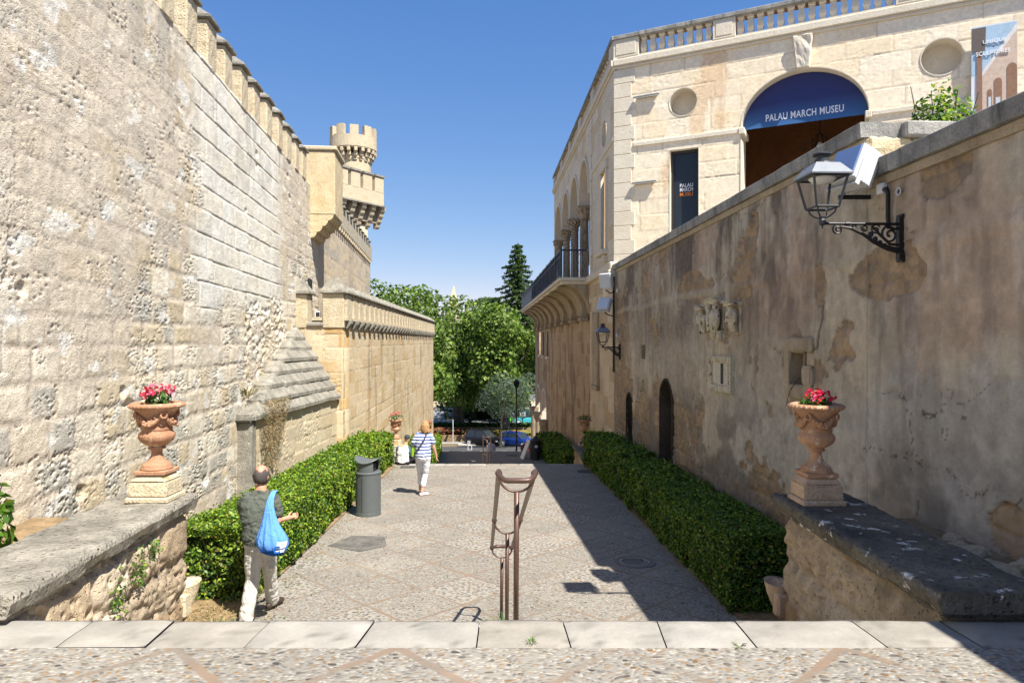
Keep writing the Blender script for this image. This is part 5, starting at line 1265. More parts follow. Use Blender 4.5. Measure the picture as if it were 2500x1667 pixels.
# ================================================================== HEDGES AND PLANTS
def lerp(a, b, t): return a+(b-a)*t
def hedge(label, o0, i0, D0, o1, i1, D1, hgt, kls, cover=2.2, lime=.5, dens0=1.0, smin=.036, group='clipped hedges along the steps'):
    """box hedge: o = face towards the path, i = face towards the wall, at the near and far ends"""
    t = thing('hedge', label, 'hedge', ((o0+i0)/2, D0, gz(D0)), 0, group); base = np.array(((o0+i0)/2, D0, gz(D0)))
    Cs, Ns, Ss, Ks = [], [], [], []
    L = D1-D0; W = abs(o0-i0); sg = 1 if o0 > i0 else -1
    def size(D): return np.maximum(smin, kls*D)
    bumpf = lambda a, b, sd: (fbm(a*1.6, b*1.6, 4, sd)-.5)*.20+(fbm(a*5, b*5, 3, sd+3)-.5)*.10
    def add(nm, area_u, area_v, fpos, nrm, mult=1.0):
        uu = np.linspace(0, 1, 60); sz = size(D0+uu*L) if area_u == L else np.full(60, size(D0 if nm != 'far' else D1))
        pdf = 1/sz**2; n = int(cover*mult*area_u*area_v*np.mean(pdf)/(.55*.6)); cdf = np.cumsum(pdf); cdf /= cdf[-1]
        u = np.interp(NR.random(n), cdf, uu); v = NR.random(n); C, b, D = fpos(u, v); dep = NR.random(n)**2*.11
        nv = np.array(nrm, float); C = C+nv*(b-dep)[:, None]
        Cs.append(C); Ns.append(np.tile(nv, (n, 1))+np.array((0, 0, .35))); s = size(D)*NR.uniform(.7, 1.3, n); Ss.append(s)
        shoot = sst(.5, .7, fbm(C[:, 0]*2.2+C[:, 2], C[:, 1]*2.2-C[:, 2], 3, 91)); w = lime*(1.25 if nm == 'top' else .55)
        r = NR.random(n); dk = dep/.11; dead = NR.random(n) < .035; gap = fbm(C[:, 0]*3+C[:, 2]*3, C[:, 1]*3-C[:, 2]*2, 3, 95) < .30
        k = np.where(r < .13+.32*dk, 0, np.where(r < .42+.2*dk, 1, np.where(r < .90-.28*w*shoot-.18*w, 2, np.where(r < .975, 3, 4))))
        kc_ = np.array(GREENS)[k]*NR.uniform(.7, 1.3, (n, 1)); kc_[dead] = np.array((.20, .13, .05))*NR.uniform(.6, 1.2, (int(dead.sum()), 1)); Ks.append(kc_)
        if nm != 'top': Ss[-1] = np.where(gap, Ss[-1]*.35, Ss[-1])
    zg = np.vectorize(gz)
    def top(u, v):
        D = D0+u*L; x = lerp(lerp(o0, o1, u), lerp(i0, i1, u), v); z = zg(D)+hgt; e = np.minimum(v, 1-v); z = z-.10*(1-sst(0, .12, e)); return np.stack([x, D, z], 1), bumpf(x, D, 71), D
    def outer(u, v):
        D = D0+u*L; x = lerp(o0, o1, u); b = bumpf(D, v*hgt, 72); return np.stack([x+0*v, D, zg(D)+v*hgt], 1), b-.09*sst(.88, 1, v)-.06*(1-sst(0, .15, v)), D
    def inner(u, v):
        D = D0+u*L; x = lerp(i0, i1, u); return np.stack([x+0*v, D, zg(D)+v*hgt], 1), bumpf(D, v*hgt, 73), D
    def near(u, v): x = lerp(o0, i0, u); D = D0+0*u; return np.stack([x, D, zg(D)+v*hgt], 1), bumpf(x, v*hgt, 74)-.08*sst(.9, 1, v), D
    def far(u, v): x = lerp(o1, i1, u); D = D1+0*u; return np.stack([x, D, zg(D)+v*hgt], 1), bumpf(x, v*hgt, 75), D
    add('top', L, W, top, (0, 0, 1)); add('outer', L, hgt, outer, (sg, 0, 0)); add('inner', L, hgt, inner, (-sg, 0, 0), .35)
    add('near', W, hgt, near, (0, -1, 0)); add('far', W, hgt, far, (0, 1, 0))
    for _ in range(int(L*(26 if lime > .6 else 12))):     # stray shoots above the clipped top
        u = np.array([NR.random()]); v = np.array([NR.random()]); c0_, b0, D_ = top(u, v); k = 7; hh = NR.uniform(.05, .16)
        Cs.append(c0_+np.stack([NR.normal(0, .025, k), NR.normal(0, .025, k), np.linspace(0, hh, k)], 1)); Ns.append(NR.normal(0, 1, (k, 3))+np.array((0, 0, .6))); Ss.append(np.full(k, float(size(D_)[0])*.8)); Ks.append(np.array(GREENS)[NR.integers(1, 4, k)])
    C = np.concatenate(Cs)-base
    leaf_obj('foliage', C, np.concatenate(Ns), np.concatenate(Ss), np.concatenate(Ks), M_LEAF, t, flat=.62)
    m = MB(); q = .11*sg; ys = np.linspace(D0+.12, D1-.1, 10); vs = []
    for y in ys:
        f = (y-D0)/L; xo = lerp(o0, o1, f)-q-base[0]; xi = lerp(i0, i1, f)+q-base[0]; z = gz(y)-base[2]
        vs += [(xo, y-base[1], z-.02), (xi, y-base[1], z-.02), (xi, y-base[1], z+hgt-.12), (xo, y-base[1], z+hgt-.12)]
    fs = [(0, 1, 2, 3), tuple(4*9+k for k in (3, 2, 1, 0))]
    for j in range(9):
        for k in range(4): fs.append((4*j+k, 4*j+4+k, 4*j+4+(k+1) % 4, 4*j+(k+1) % 4))
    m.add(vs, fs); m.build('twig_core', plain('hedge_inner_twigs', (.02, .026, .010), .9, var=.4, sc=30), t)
    return t
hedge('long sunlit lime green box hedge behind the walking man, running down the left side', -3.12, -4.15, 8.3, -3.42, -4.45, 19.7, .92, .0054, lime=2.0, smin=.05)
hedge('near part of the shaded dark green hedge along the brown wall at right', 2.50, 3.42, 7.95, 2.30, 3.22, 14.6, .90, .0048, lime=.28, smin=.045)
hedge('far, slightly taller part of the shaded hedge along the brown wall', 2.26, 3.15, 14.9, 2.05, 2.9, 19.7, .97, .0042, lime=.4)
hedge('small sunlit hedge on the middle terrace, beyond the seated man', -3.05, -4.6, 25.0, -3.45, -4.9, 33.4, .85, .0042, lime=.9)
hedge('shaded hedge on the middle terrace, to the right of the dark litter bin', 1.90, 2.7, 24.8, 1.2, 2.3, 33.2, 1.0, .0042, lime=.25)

def bush(name, label, cat, loc, rx, ry, rz, n, ls, cols, w, parent_core=True, group=None, mat=None, asp=.5):
    t = thing(name, label, cat, loc, 0, group); d = NR.normal(0, 1, (n, 3)); d /= np.linalg.norm(d, axis=1, keepdims=True); d[:, 2] = np.abs(d[:, 2])*1.0-.15
    r = .55+.5*NR.random(n)**.6; nz = .75+.5*fbm(d[:, 0]*2+5, d[:, 1]*2+d[:, 2]*2, 3, 55); C = d*(r*nz)[:, None]*np.array((rx, ry, rz)); C[:, 2] = np.maximum(C[:, 2], 0.02)
    leaf_obj('foliage', C, d, NR.uniform(ls*.7, ls*1.3, n), pickcol(n, cols, w), mat or M_LEAF, t, asp=asp)
    m = MB(); q = random.Random(int(n))
    for _ in range(9): a = q.uniform(0, 6.28); f = q.uniform(.3, .8); m.tube([(0, 0, 0), (rx*f*.5*math.cos(a), ry*f*.5*math.sin(a), rz*.4), (rx*f*math.cos(a), ry*f*math.sin(a), rz*q.uniform(.5, .95))], [.012, .009, .004], 5)
    m.build('branches', M_TWIG, t); return t
bush('shrub', 'leafy green shrub behind the grey coping on the museum terrace, near the poster', 'shrub', FR.w(12.8, 1.10, 2.95), .58, .48, 1.62, 3600, .075, GREENS, [2, 4, 4, 3, .6])
bush('shrub', 'broad leaved green shrub at the left edge behind the lichened parapet', 'shrub', (-3.98, 5.05, -.05), .26, .30, .74, 420, .10, GREENS, [2, 4, 4, 4, .3])
def tuft(label, loc, h, r, n, cols, w, nm='weed', droop=.3, ls=None, asp=.14, group='weeds growing from the stonework', nrm=None, cat='weed'):
    t = thing(nm, label, cat, loc, 0, group); V = []; Fc = []; Cc = []
    cols_ = pickcol(n, cols, w)
    for i in range(n):
        a = NR.uniform(0, 2*math.pi); l = h*NR.uniform(.5, 1.1); o = r*math.sqrt(NR.random()); bx_, by_ = o*.5*math.cos(a), o*.5*math.sin(a); wv = l*asp*.5
        d = np.array((math.cos(a), math.sin(a), 0)); pr_ = np.array((-math.sin(a), math.cos(a), 0)); p0 = np.array((bx_, by_, 0)); p1 = p0+d*r*.4+np.array((0, 0, l*.6)); p2 = p0+d*r*(1+droop)+np.array((0, 0, l*(1-droop)))
        b = len(V); V += [p0-pr_*wv*.4, p0+pr_*wv*.4, p1+pr_*wv, p1-pr_*wv, p2+pr_*wv*.2, p2-pr_*wv*.2]; Fc += [(b, b+1, b+2, b+3), (b+3, b+2, b+4, b+5)]; Cc += [cols_[i]]*6
    link_mesh(nm+'_blades', np_mesh(nm, np.array(V), np.array(Fc), np.array(Cc)), M_LEAF, t); return t
G2 = [(.05, .11, .03), (.09, .17, .04), (.16, .2, .06), (.3, .26, .12)]
tuft('green weed tuft growing at the foot of the brown handrail', (-.09, 7.0, gz(7.0)), .36, .14, 70, G2, [2, 3, 2, 1], asp=.05)
tuft('tall fine weed at the foot of the end of the left parapet', (-2.95, 6.75, -1.5), .42, .12, 90, G2, [3, 2, 1, .5], asp=.05)
tuft('small weed in the kerb joint below the handrail', (.10, 3.60, .0), .045, .025, 22, G2, [2, 3, 2, 1], asp=.12)
tuft('tiny yellow green weed in a kerb joint on the right', (1.19, 3.58, .0), .025, .03, 20, G2, [1, 2, 3, 2], asp=.2)
tuft('pale weed at the foot of the right parapet end', (2.56, 6.65, -1.5), .30, .12, 60, G2, [3, 2, 1, .5], asp=.06)
for k, (u, z, h) in enumerate(((.55, -.36, .14), (1.10, -.30, .18), (1.42, -.20, .16), (1.66, -.10, .10))):
    pz = FPL.w(u, -.05, z); n = 90; C = NR.normal(0, 1, (n, 3))*np.array((.02, .05, h*.45)); t = thing('weed', ['dark green fern clump lowest on the sunlit parapet face', 'leafy green weed hanging near the middle of the sunlit parapet face', 'green weed growing from a joint high on the sunlit parapet face', 'smallest green weed, nearest the urn on the sunlit parapet face'][k], 'weed', pz, 0, 'weeds growing from the stonework')
    leaf_obj('leaves', C, np.tile((1, -.3, .5), (n, 1)), NR.uniform(.02, .04, n), pickcol(n, GREENS, [2, 4, 3, 1, .1]), M_LEAF, t)
# dry creeper hanging from the slab roof
t = thing('dry_creeper', 'straw brown dry creeper hanging from the lowest stone slab of the buttress', 'creeper', (-4.78, 13.25, .2), 0); n = 1500
a = NR.random(n); b = NR.random(n)**1.4; C = np.stack([.06+.16*NR.random(n)*(1-b), (a-.35)*1.35*(1-.5*b)+.08, .25-1.75*b*(.55+.45*vnoise(a*9, a*0, 4))], 1)
leaf_obj('dry_stems', C, np.tile((1, -.4, .2), (n, 1)), NR.uniform(.05, .14, n), pickcol(n, [(.30, .21, .11), (.22, .13, .07), (.38, .30, .18), (.12, .13, .04)], [3, 2, 2, 1]), M_LEAF, t, asp=.12)
tuft('small dry weed on the slabs beside the castle wall', (-5.15, 13.3, .55), .25, .25, 60, [(.12, .12, .04), (.3, .22, .1)], [2, 2], asp=.1)
n = 500; t = thing('dry_leaves', 'scattered straw and dry leaves on the soil in front of the sunlit hedge', 'dry leaves', (-3.45, 7.75, gz(7.75)+.012), 0); C = np.stack([NR.normal(0, .32, n), NR.normal(0, .22, n), NR.random(n)*.03+.012], 1)
leaf_obj('straw', C, np.tile((0, 0, 1), (n, 1)), NR.uniform(.03, .09, n), pickcol(n, [(.34, .27, .12), (.4, .33, .18), (.2, .15, .08)], [2, 2, 1]), M_LEAF, t, asp=.15, flat=.25); t['kind'] = 'stuff'
# loose stones behind the right parapet
for k in range(9):
    x, y = 3.25+rnd.uniform(-.1, .35), 4.55+k*.12+rnd.uniform(-.05, .05); r = rnd.uniform(.07, .13)
    o = MB().ell((0, 0, 0), (r, r*.8, r*.6), 10, 7).build('loose_stone', M_TRIMG, None, rough=.03, rseed=k*3.1, smooth=False)
    o.location = (x, y, .02); setp(o, 'loose pale rubble stone lying behind the dark coping of the right parapet', 'stone', 'loose rubble stones', 'thing')

n = 900; t = thing('fallen_leaves', 'scattered dry leaves and clippings along the hedge edges on the paving', 'leaf litter', (0, 0, 0), 0); t['kind'] = 'stuff'
D_ = NR.uniform(7.2, 19.4, n); sd_ = NR.random(n); off_ = np.abs(NR.normal(0, .22, n)); X_ = np.where(sd_ < .62, -3.06-.026*(D_-8.3)+off_, 2.46-.038*(D_-8)-off_*.8); far_ = NR.random(n) < .12; X_ = np.where(far_, NR.uniform(-2.6, 2.0, n), X_)
leaf_obj('leaf_scatter', np.stack([X_, D_, np.vectorize(gz)(D_)+.012], 1), np.tile((0, 0, 1), (n, 1)), NR.uniform(.02, .05, n), pickcol(n, [(.30, .23, .11), (.2, .13, .06), (.14, .2, .05), (.38, .32, .18)], [3, 2, 2, 2]), M_LEAF, t, asp=.5, flat=.25)

# ================================================================== TREES
def tree(name, label, x, y, zb, trunk, blobs, n, ls, cols, w, group=None, limbs=True, asp=.75, mat=None):
    """blobs: list of (dx,dy,z above base,r); leaves fill lumpy shells, limbs reach each clump"""
    t = thing(name, label, 'tree', (x, y, zb), 0, group); tot = sum(b[3]**2 for b in blobs); Cs, Ns, Ks = [], [], []
    for i, (bx_, by_, bz_, r) in enumerate(blobs):
        k = int(n*r*r/tot); d = NR.normal(0, 1, (k, 3)); d /= np.linalg.norm(d, axis=1, keepdims=True)
        lump = fbm(d[:, 0]*2.2+i*3, d[:, 1]*2.2+d[:, 2]*2.7, 3, 61+i); rr = r*(.62+.42*NR.random(k)**.5)*(.72+.6*lump)
        keep = lump > .34; C = np.array((bx_, by_, bz_))+d*rr[:, None]*np.array((1, 1, .82)); Cs.append(C[keep]); Ns.append((d+np.array((0, 0, .5)))[keep])
        Ks.append(pickcol(k, cols, w, .25)[keep]*(.85+.3*random.Random(i).random()))
    C = np.concatenate(Cs); leaf_obj('crown', C, np.concatenate(Ns), NR.uniform(ls*.7, ls*1.35, len(C)), np.concatenate(Ks), mat or M_TREE, t, asp=asp, flat=.7)
    m = MB(); r0, h0 = trunk[:2]; q = random.Random(len(blobs)); fx, fy = (trunk[2:4] if len(trunk) > 2 else (0, 0))
    m.tube([(0, 0, -.3), (0, 0, .3), (fx*.4, fy*.4, h0*.5), (fx, fy, h0)], [r0*1.5, r0*1.1, r0*.9, r0*.75], 10)
    for bx_, by_, bz_, r in blobs:
        if q.random() < .55: m.tube([(fx*.9, fy*.9, h0*.92), (lerp(fx, bx_, .45)+q.uniform(-.3, .3), lerp(fy, by_, .45), lerp(h0, bz_, .6)), (bx_, by_, bz_)], [r0*.42, r0*.25, r0*.07], 6)
    m.build('trunk', M_BARK, t); return t
def px_blobs(lst, x, y, zb):
    out = []
    for px, py, D, r in lst: X, Y, Z = PX(px, py, D); out.append((X-x, Y-y, Z-zb, r))
    return out
TG = [(.036, .070, .014), (.075, .130, .022), (.135, .205, .034), (.21, .275, .055)]
q = random.Random(5)
def mass(px0, px1, topf, pybot, D, dD, n, r0, r1):
    L = []
    for _ in range(n):
        px = q.uniform(px0, px1); tp = topf(px); py = tp+(pybot-tp)*q.random()**.8; L.append((px, py, D+q.uniform(-dD, dD), q.uniform(r0, r1)))
    return L
def interp(px, pts): return float(np.interp(px, [a for a, _ in pts], [b for _, b in pts]))
top1 = lambda px: interp(px, [(880, 720), (925, 690), (960, 695), (985, 678), (1010, 690), (1050, 705), (1080, 712), (1110, 740)])
X, Y = PX(960, 0, 60)[:2]
tree('plane_tree', 'tall leafy plane tree rising behind the far end of the ochre castle wall', X, Y, -9.2, (.45, 6), px_blobs(mass(890, 1085, top1, 960, 60, 4, 44, 1.0, 2.0), X, Y, -9.2), 17000, .34, TG, [2, 4, 4, 2], 'leafy trees beyond the steps')
top2 = lambda px: interp(px, [(1060, 800), (1085, 745), (1110, 722), (1150, 745), (1190, 770), (1230, 790), (1260, 840)])
X, Y, Z = PX(1118, 1040, 85); zb = -9.25
tree('plane_tree', 'broad plane tree with a dark forked trunk in the middle of the view', X, Y, zb, (.75, 4.2), px_blobs(mass(1060, 1235, top2, 975, 82, 6, 52, 1.5, 2.8)+[(1090, 930, 80, 2.4), (1150, 960, 80, 2.2), (1190, 955, 80, 2.4)], X, Y, zb), 21000, .42, TG, [2, 4, 4, 2.5], 'leafy trees beyond the steps')
top3 = lambda px: interp(px, [(1150, 800), (1180, 760), (1215, 770), (1260, 800), (1310, 810)])
X, Y = PX(1235, 0, 76)[:2]
tree('plane_tree', 'light green plane tree at the right of the gap, above the blue car', X, Y, zb, (.5, 5), px_blobs(mass(1165, 1330, top3, 960, 76, 4, 40, 1.4, 2.4), X, Y, zb), 17000, .40, TG, [1.5, 3.5, 4, 3], 'leafy trees beyond the steps')
X, Y = PX(1175, 0, 98)[:2]
tree('dark_tree', 'tree behind the parked cars, its leaves coloured dark for the shade under the crowns', X, Y, zb, (.6, 3.5), px_blobs(mass(1120, 1260, lambda p: 930, 1015, 97, 4, 22, 2.2, 3.2), X, Y, zb), 7000, .6, [(.02, .04, .012), (.035, .065, .018)], [1, 1], 'leafy trees beyond the steps')  # near-black greens paint the shade beneath the plane tree crowns
for k, (pxc, D, tp, lab) in enumerate(((985, 150, 800, 'far background tree behind the tall plane tree at left'), (1130, 165, 790, 'far background tree behind the broad plane tree'), (1270, 150, 800, 'far background tree at the right behind the conifer'))):
    X, Y = PX(pxc, 0, D)[:2]; tree('far_tree', lab, X, Y, zb, (.7, 6), px_blobs(mass(pxc-95, pxc+95, lambda p: tp, 985, D, 6, 26, 4.0, 6.0), X, Y, zb), 6500, 1.0, TG, [3, 4, 2, .5], 'far background trees')
X, Y, Z = PX(1222, 1092, 66); zo = -5.366-(66-36.92)*.1139
tree('olive_tree', 'small grey green olive tree with slim pale trunk in front of the cars', X, Y, zo, (.14, 3.2, .1, 0), px_blobs([(1222, 935, 66, 1.2), (1200, 960, 66, 1.1), (1245, 955, 65, 1.2), (1185, 985, 66, .9), (1230, 985, 67, 1.0), (1265, 940, 66, 1.1), (1285, 965, 66, 1.0), (1275, 1000, 66, .9), (1212, 1005, 66, .8), (1255, 1005, 65, .9), (1290, 930, 67, 1.0)], X, Y, zo), 7000, .20, [(.07, .10, .07), (.11, .15, .11), (.17, .21, .16), (.05, .08, .05)], [3, 3, 1.5, 2], asp=.3)
# tall conifer: whorls of drooping branches
X, Y, Z = PX(1263, 592, 95); t = thing('conifer', 'tall dark conifer with ragged tiered branches rising at the right', 'tree', (X, Y, zb), 0); H = Z-zb
MB().tube([(0, 0, 0), (0, 0, H*.5), (.1, 0, H)], [.5, .3, .04], 8).build('trunk', M_BARK, t)
Cs, Ns = [], []
z = H-.3; k = 0
while z > H*.28:
    f = (H-z)/H; L = .45+10.5*f**.85; nb = 8
    for j in range(nb):
        a = k*1.1+2*math.pi*j/nb+rnd.uniform(-.3, .3); Lb = L*rnd.uniform(.55, 1.08); n = int(20+Lb*38)
        s = NR.random(n)**.7; wd = .08+.32*(1-s)*min(1.5, Lb*.4); off_ = NR.normal(0, 1, n)*wd
        x = s*Lb*math.cos(a)-off_*math.sin(a); y = s*Lb*math.sin(a)+off_*math.cos(a); zz = z-.34*Lb*s+.30*Lb*np.maximum(0, s-.72)-np.abs(NR.normal(0, .22, n))
        Cs.append(np.stack([x, y, zz], 1)); Ns.append(np.tile((math.cos(a)*.3, math.sin(a)*.3, 1), (n, 1)))
    z -= .62+f*.25; k += 1
C = np.concatenate(Cs); n = len(C)
leaf_obj('crown', C, np.concatenate(Ns), NR.uniform(.25, .5, n), pickcol(n, [(.035, .065, .022), (.065, .11, .034), (.10, .15, .045)], [3, 3, 1.5]), M_TREE, t, asp=.4, flat=.5)
# palm with dry skirt
X, Y, Z = PX(1192, 735, 100); t = thing('palm_tree', 'palm with hanging dry brown fronds beside the tall conifer', 'tree', (X, Y, zb), 0); H = Z-zb
MB().tube([(0, 0, 0), (0, 0, H)], [.35, .3], 8).build('trunk', M_BARK, t)
for nm, n_, up, cols in (('green_fronds', 26, 1, [(.06, .11, .03), (.09, .14, .04)]), ('dry_fronds', 26, 0, [(.30, .22, .13), (.24, .17, .10), (.36, .29, .19)])):
    Cs, Ns = [], []
    for j in range(n_):
        a = NR.uniform(0, 6.28); s = NR.random(60); L = 3.0 if up else 2.6
        rr = L*s*(1-.25*s) if up else .3+1.1*s; zz = (1.4*s-2.2*s*s if up else -L*s)+NR.normal(0, .08, 60)
        Cs.append(np.stack([rr*math.cos(a)+NR.normal(0, .15, 60), rr*math.sin(a)+NR.normal(0, .15, 60), H+zz], 1)); Ns.append(np.tile((math.cos(a), math.sin(a), .6), (60, 1)))
    C = np.concatenate(Cs); leaf_obj(nm, C, np.concatenate(Ns), NR.uniform(.4, .8, len(C)), pickcol(len(C), cols, [1]*len(cols)), M_TREE, t, asp=.18)
# ================================================================== STREET FURNITURE
def spiral(c, r0, r1, a0, turns, n=26, flip=1):
    return [(c[0], c[1]+(r0+(r1-r0)*i/n)*math.cos(a0+flip*turns*2*math.pi*i/n), c[2]+(r0+(r1-r0)*i/n)*math.sin(a0+flip*turns*2*math.pi*i/n)) for i in range(n+1)]
def wall_lantern(label, loc, rz, arm=.78):
    t = thing('wall_lantern', label, 'street lamp', loc, rz, 'wall lanterns on iron brackets')
    b = MB().box(-.03, .03, -.045, 0, -.34, .07).box(-.045, .045, -.03, 0, -.36, -.30).box(-.045, .045, -.03, 0, .05, .09)
    b.tube([(0, 0, 0), (0, -arm+.03, 0)], .014, 8); b.tube([(0, -arm*.66, 0), (0, -arm*.72, 0)], .02, 8)
    s = arm/.78
    sp = [(0, -.60*s, -.03), (0, -.50*s, -.045), (0, -.38*s, -.10), (0, -.27*s, -.175), (0, -.15*s, -.225), (0, -.06*s, -.25), (0, 0, -.27)]
    b.tube(sp, [.010, .014, .016, .020, .026, .026, .024], 8)
    b.tube(spiral((0, -.63*s, -.055), .055, .01, math.pi*.5, 1.5), .009, 6)
    for cy, cz, r, a in ((-.12*s, -.10, .085, 2.2), (-.26*s, -.055, .05, .5), (-.37*s, -.04, .035, 2.6), (-.47*s, -.025, .022, .4)): b.tube(spiral((0, cy, cz), r, .012, a, 1.4), .011 if r > .05 else .007, 6)
    b.tube([(0, -.01, -.02), (0, -.07*s, -.05), (0, -.17*s, -.02)], .014, 6); b.tube([(0, -.02, -.2), (0, -.12*s, -.19), (0, -.22*s, -.10), (0, -.30*s, -.02)], .013, 6)
    for q in range(7): b.ell((0, -.04*s-.045*q*s, -.245+.004*q*q), (.02, .026, .03), 6, 4)
    b.build('bracket', M_IRON, t)
    ly = -arm; f = MB(); hb, ht = .105, .160; z0, z1 = .145, .425
    for sx in (-1, 1):
        for sy in (-1, 1): f.tube([(sx*hb, ly+sy*hb, z0), (sx*ht, ly+sy*ht, z1)], .013, 4)
    for h, z in ((hb, z0), (ht, z1)):
        for a, c in (((-h, -h), (h, -h)), ((h, -h), (h, h)), ((h, h), (-h, h)), ((-h, h), (-h, -h))): f.tube([(a[0], ly+a[1], z), (c[0], ly+c[1], z)], .011, 4)
    for sx in (-1, 1):
        for sy in (-1, 1): f.tube([(sx*hb*.85, ly+sy*hb*.85, z0), (sx*hb*.75, ly+sy*hb*.75, z0-.05), (sx*.045, ly+sy*.045, .06), (sx*.02, ly+sy*.02, .05)], .008, 5)
    f.lathe([(.0, -.05), (.006, -.045), (.008, -.025), (.028, -.01), (.034, .02), (.024, .045), (.03, .06), (.012, .065)], (0, ly, 0), 12)
    f.build('lantern_frame', M_LAMP, t)
    r = MB(); h = .195; r.box(-h, h, ly-h, ly+h, z1+.004, z1+.016); r.frustum(-h, h, ly-h, ly+h, z1+.017, -.112, .112, ly-.112, ly+.112, z1+.125)
    rf = r.build('lantern_roof', M_LAMPTOP, t)
    MB().lathe([(.10, z1+.125), (.095, z1+.14), (.07, z1+.15), (.07, z1+.175), (.05, z1+.185), (.05, z1+.205), (.085, z1+.215), (.085, z1+.228), (.04, z1+.243), (.008, z1+.25), (.005, z1+.262)], (0, ly, 0), 20).build('chimney_cap', M_LAMP, rf)
    MB().lathe([(.0, z1-.055), (.09, z1-.045), (.12, z1-.01), (.125, z1+.002)], (0, ly, 0), 20).build('diffuser', M_FROST, t, smooth=True)
    return t
u = FR.u(2203); wall_lantern('large grey wall lantern on a black scrolled iron bracket, nearest on the brown wall', FR.w(u, -.0, 2.71), FR.rz, .775)
u = FR.u(1514); wall_lantern('smaller looking far wall lantern on a scrolled bracket near the museum corner', FR.w(u, 0, 1.44), FR.rz, .50)

def floodlight(label, loc, rz, tilt, w=.34, h=.42, d=.17, arm=None, roll=0, gl=None):
    t = thing('floodlight', label, 'floodlight', loc, rz, 'white floodlights on the walls'); M = Matrix.Rotation(roll, 4, 'Y') @ Matrix.Rotation(tilt, 4, 'X')
    m = MB().box(-w/2, w/2, -.02, d, -h/2, h/2)
    for q in range(9): x = -w/2+w*(q+.5)/9; m.box(x-.007, x+.007, d, d+.035, -h/2, h/2)
    for q in range(6):
        y = d*(q+.5)/6-.02
        for s_ in (-1, 1): m.box(s_*w/2-.012, s_*w/2+.012, y-.006, y+.006, -h/2, h/2)
    m.xf(M).build('housing', M_LGREY, t, bevel=.012)
    MB().box(-w/2+.02, w/2-.02, -.034, -.021, -h/2+.02, h/2-.02).xf(M).build('glass', gl or M_PALEGL, t)
    m = MB(); m.box(-w/2-.012, -w/2-.004, .02, .07, -h*.62, .03).box(w/2+.004, w/2+.012, .02, .07, -h*.62, .03).box(-w/2-.012, w/2+.012, .02, .07, -h*.64, -h*.62)
    m.xf(M).build('yoke', M_LGREY, t)
    if arm: MB().tube([(0, .04, -h*.62), arm[0], arm[1]], .016, 6).build('arm', M_IRON, t)
    return t
p = PX(2066, 402, 6.8); t = floodlight('big white finned floodlight behind the near wall lantern', p, math.radians(-72), math.radians(-24), .36, .37, .20, gl=M_SKYGL)
MB().box(-.34, -.02, -.01, .02, -.012, .03).xf(Matrix.Translation(Vector(FR.w(FR.u(2130), 0, p[2]-.30))) ).build('wall_rod', M_IRON, t).matrix_parent_inverse = t.matrix_basis.inverted()
p = PX(1478, 686, 19.9); floodlight('upper white floodlight on the corner pilaster, facing the steps', p, math.radians(-35), math.radians(12), .36, .42, .15, ((.02, .25, -.34), (.10, .42, -.30)))
p = PX(1474, 741, 19.9); floodlight('lower white floodlight on the corner pilaster, above the far lantern', p, math.radians(-35), math.radians(-30), .36, .40, .15, ((.02, .22, -.32), (.10, .42, -.36)))
def jbox(label, u, z, s=.06):
    t = thing('junction_box', label, 'junction box', FR.w(u, 0, z), FR.rz, 'small junction boxes on the brown wall')
    MB().box(-s, s, -.05, .0, -s, s).build('box_body', M_LGREY, t, bevel=.008); MB().box(-s*.85, s*.85, -.057, -.051, -s*.85, s*.85).build('box_lid', M_WHITE, t); return t
jbox('small pale junction box above the near lantern bracket, with a black cable', FR.u(2160), FR.z(FR.u(2160), 461), .055)
jbox('small white junction box beside the upper floodlight', FR.u(1510), FR.z(FR.u(1510), 709), .05)
jbox('small white junction box above the far wall lantern', FR.u(1509), FR.z(FR.u(1509), 818), .05)
def cable(label, pts, r): t = thing('cable', label, 'cable', (0, 0, 0)); MB().tube(pts, r, 7).build('conduit', M_IRON, t); return t
a = FR.u(2172); cable('thick black cable running down the wall to the near lantern bracket', [FR.w(a-.02, -.04, FR.z(a, 462)), FR.w(a+.02, -.045, FR.z(a, 462)), FR.w(a+.04, -.04, FR.z(a, 472)), FR.w(a+.03, -.035, FR.z(a, 530)), FR.w(a+.04, -.03, FR.z(a, 560))], .022)
a = FR.u(1504); cable('dark drain pipe running down the wall beside the two floodlights', [FR.w(.12, -.05, 3.6), FR.w(.14, -.05, 2.6), FR.w(.14, -.05, 1.5), FR.w(.14, -.05, .7)], .035)
t = thing('wall_ring', 'small iron ring on the brown wall to the right of the near lantern', 'ring', FR.w(FR.u(2201), 0, FR.z(FR.u(2201), 468)), FR.rz)
MB().tube([(.035*math.cos(k), -.03, .035*math.sin(k)) for k in [2*math.pi*i/14 for i in range(14)]], .007, 6, closed=True).build('ring_loop', M_LGREY, t); MB().box(-.01, .01, -.03, 0, -.01, .01).build('ring_stem', M_IRON, t)
t = thing('spotlight', 'small black and white spotlight on the grey sill of the ochre wall', 'spotlight', (-5.13, 18.05, 2.2), .2)
MB().box(-.075, .075, -.09, .06, .03, .19).build('housing', M_WHITE, t, bevel=.01); MB().box(-.05, .05, -.097, -.091, .05, .17).build('lens', M_BLACK, t); MB().box(-.03, .03, -.03, .03, 0, .03).build('foot', M_IRON, t)

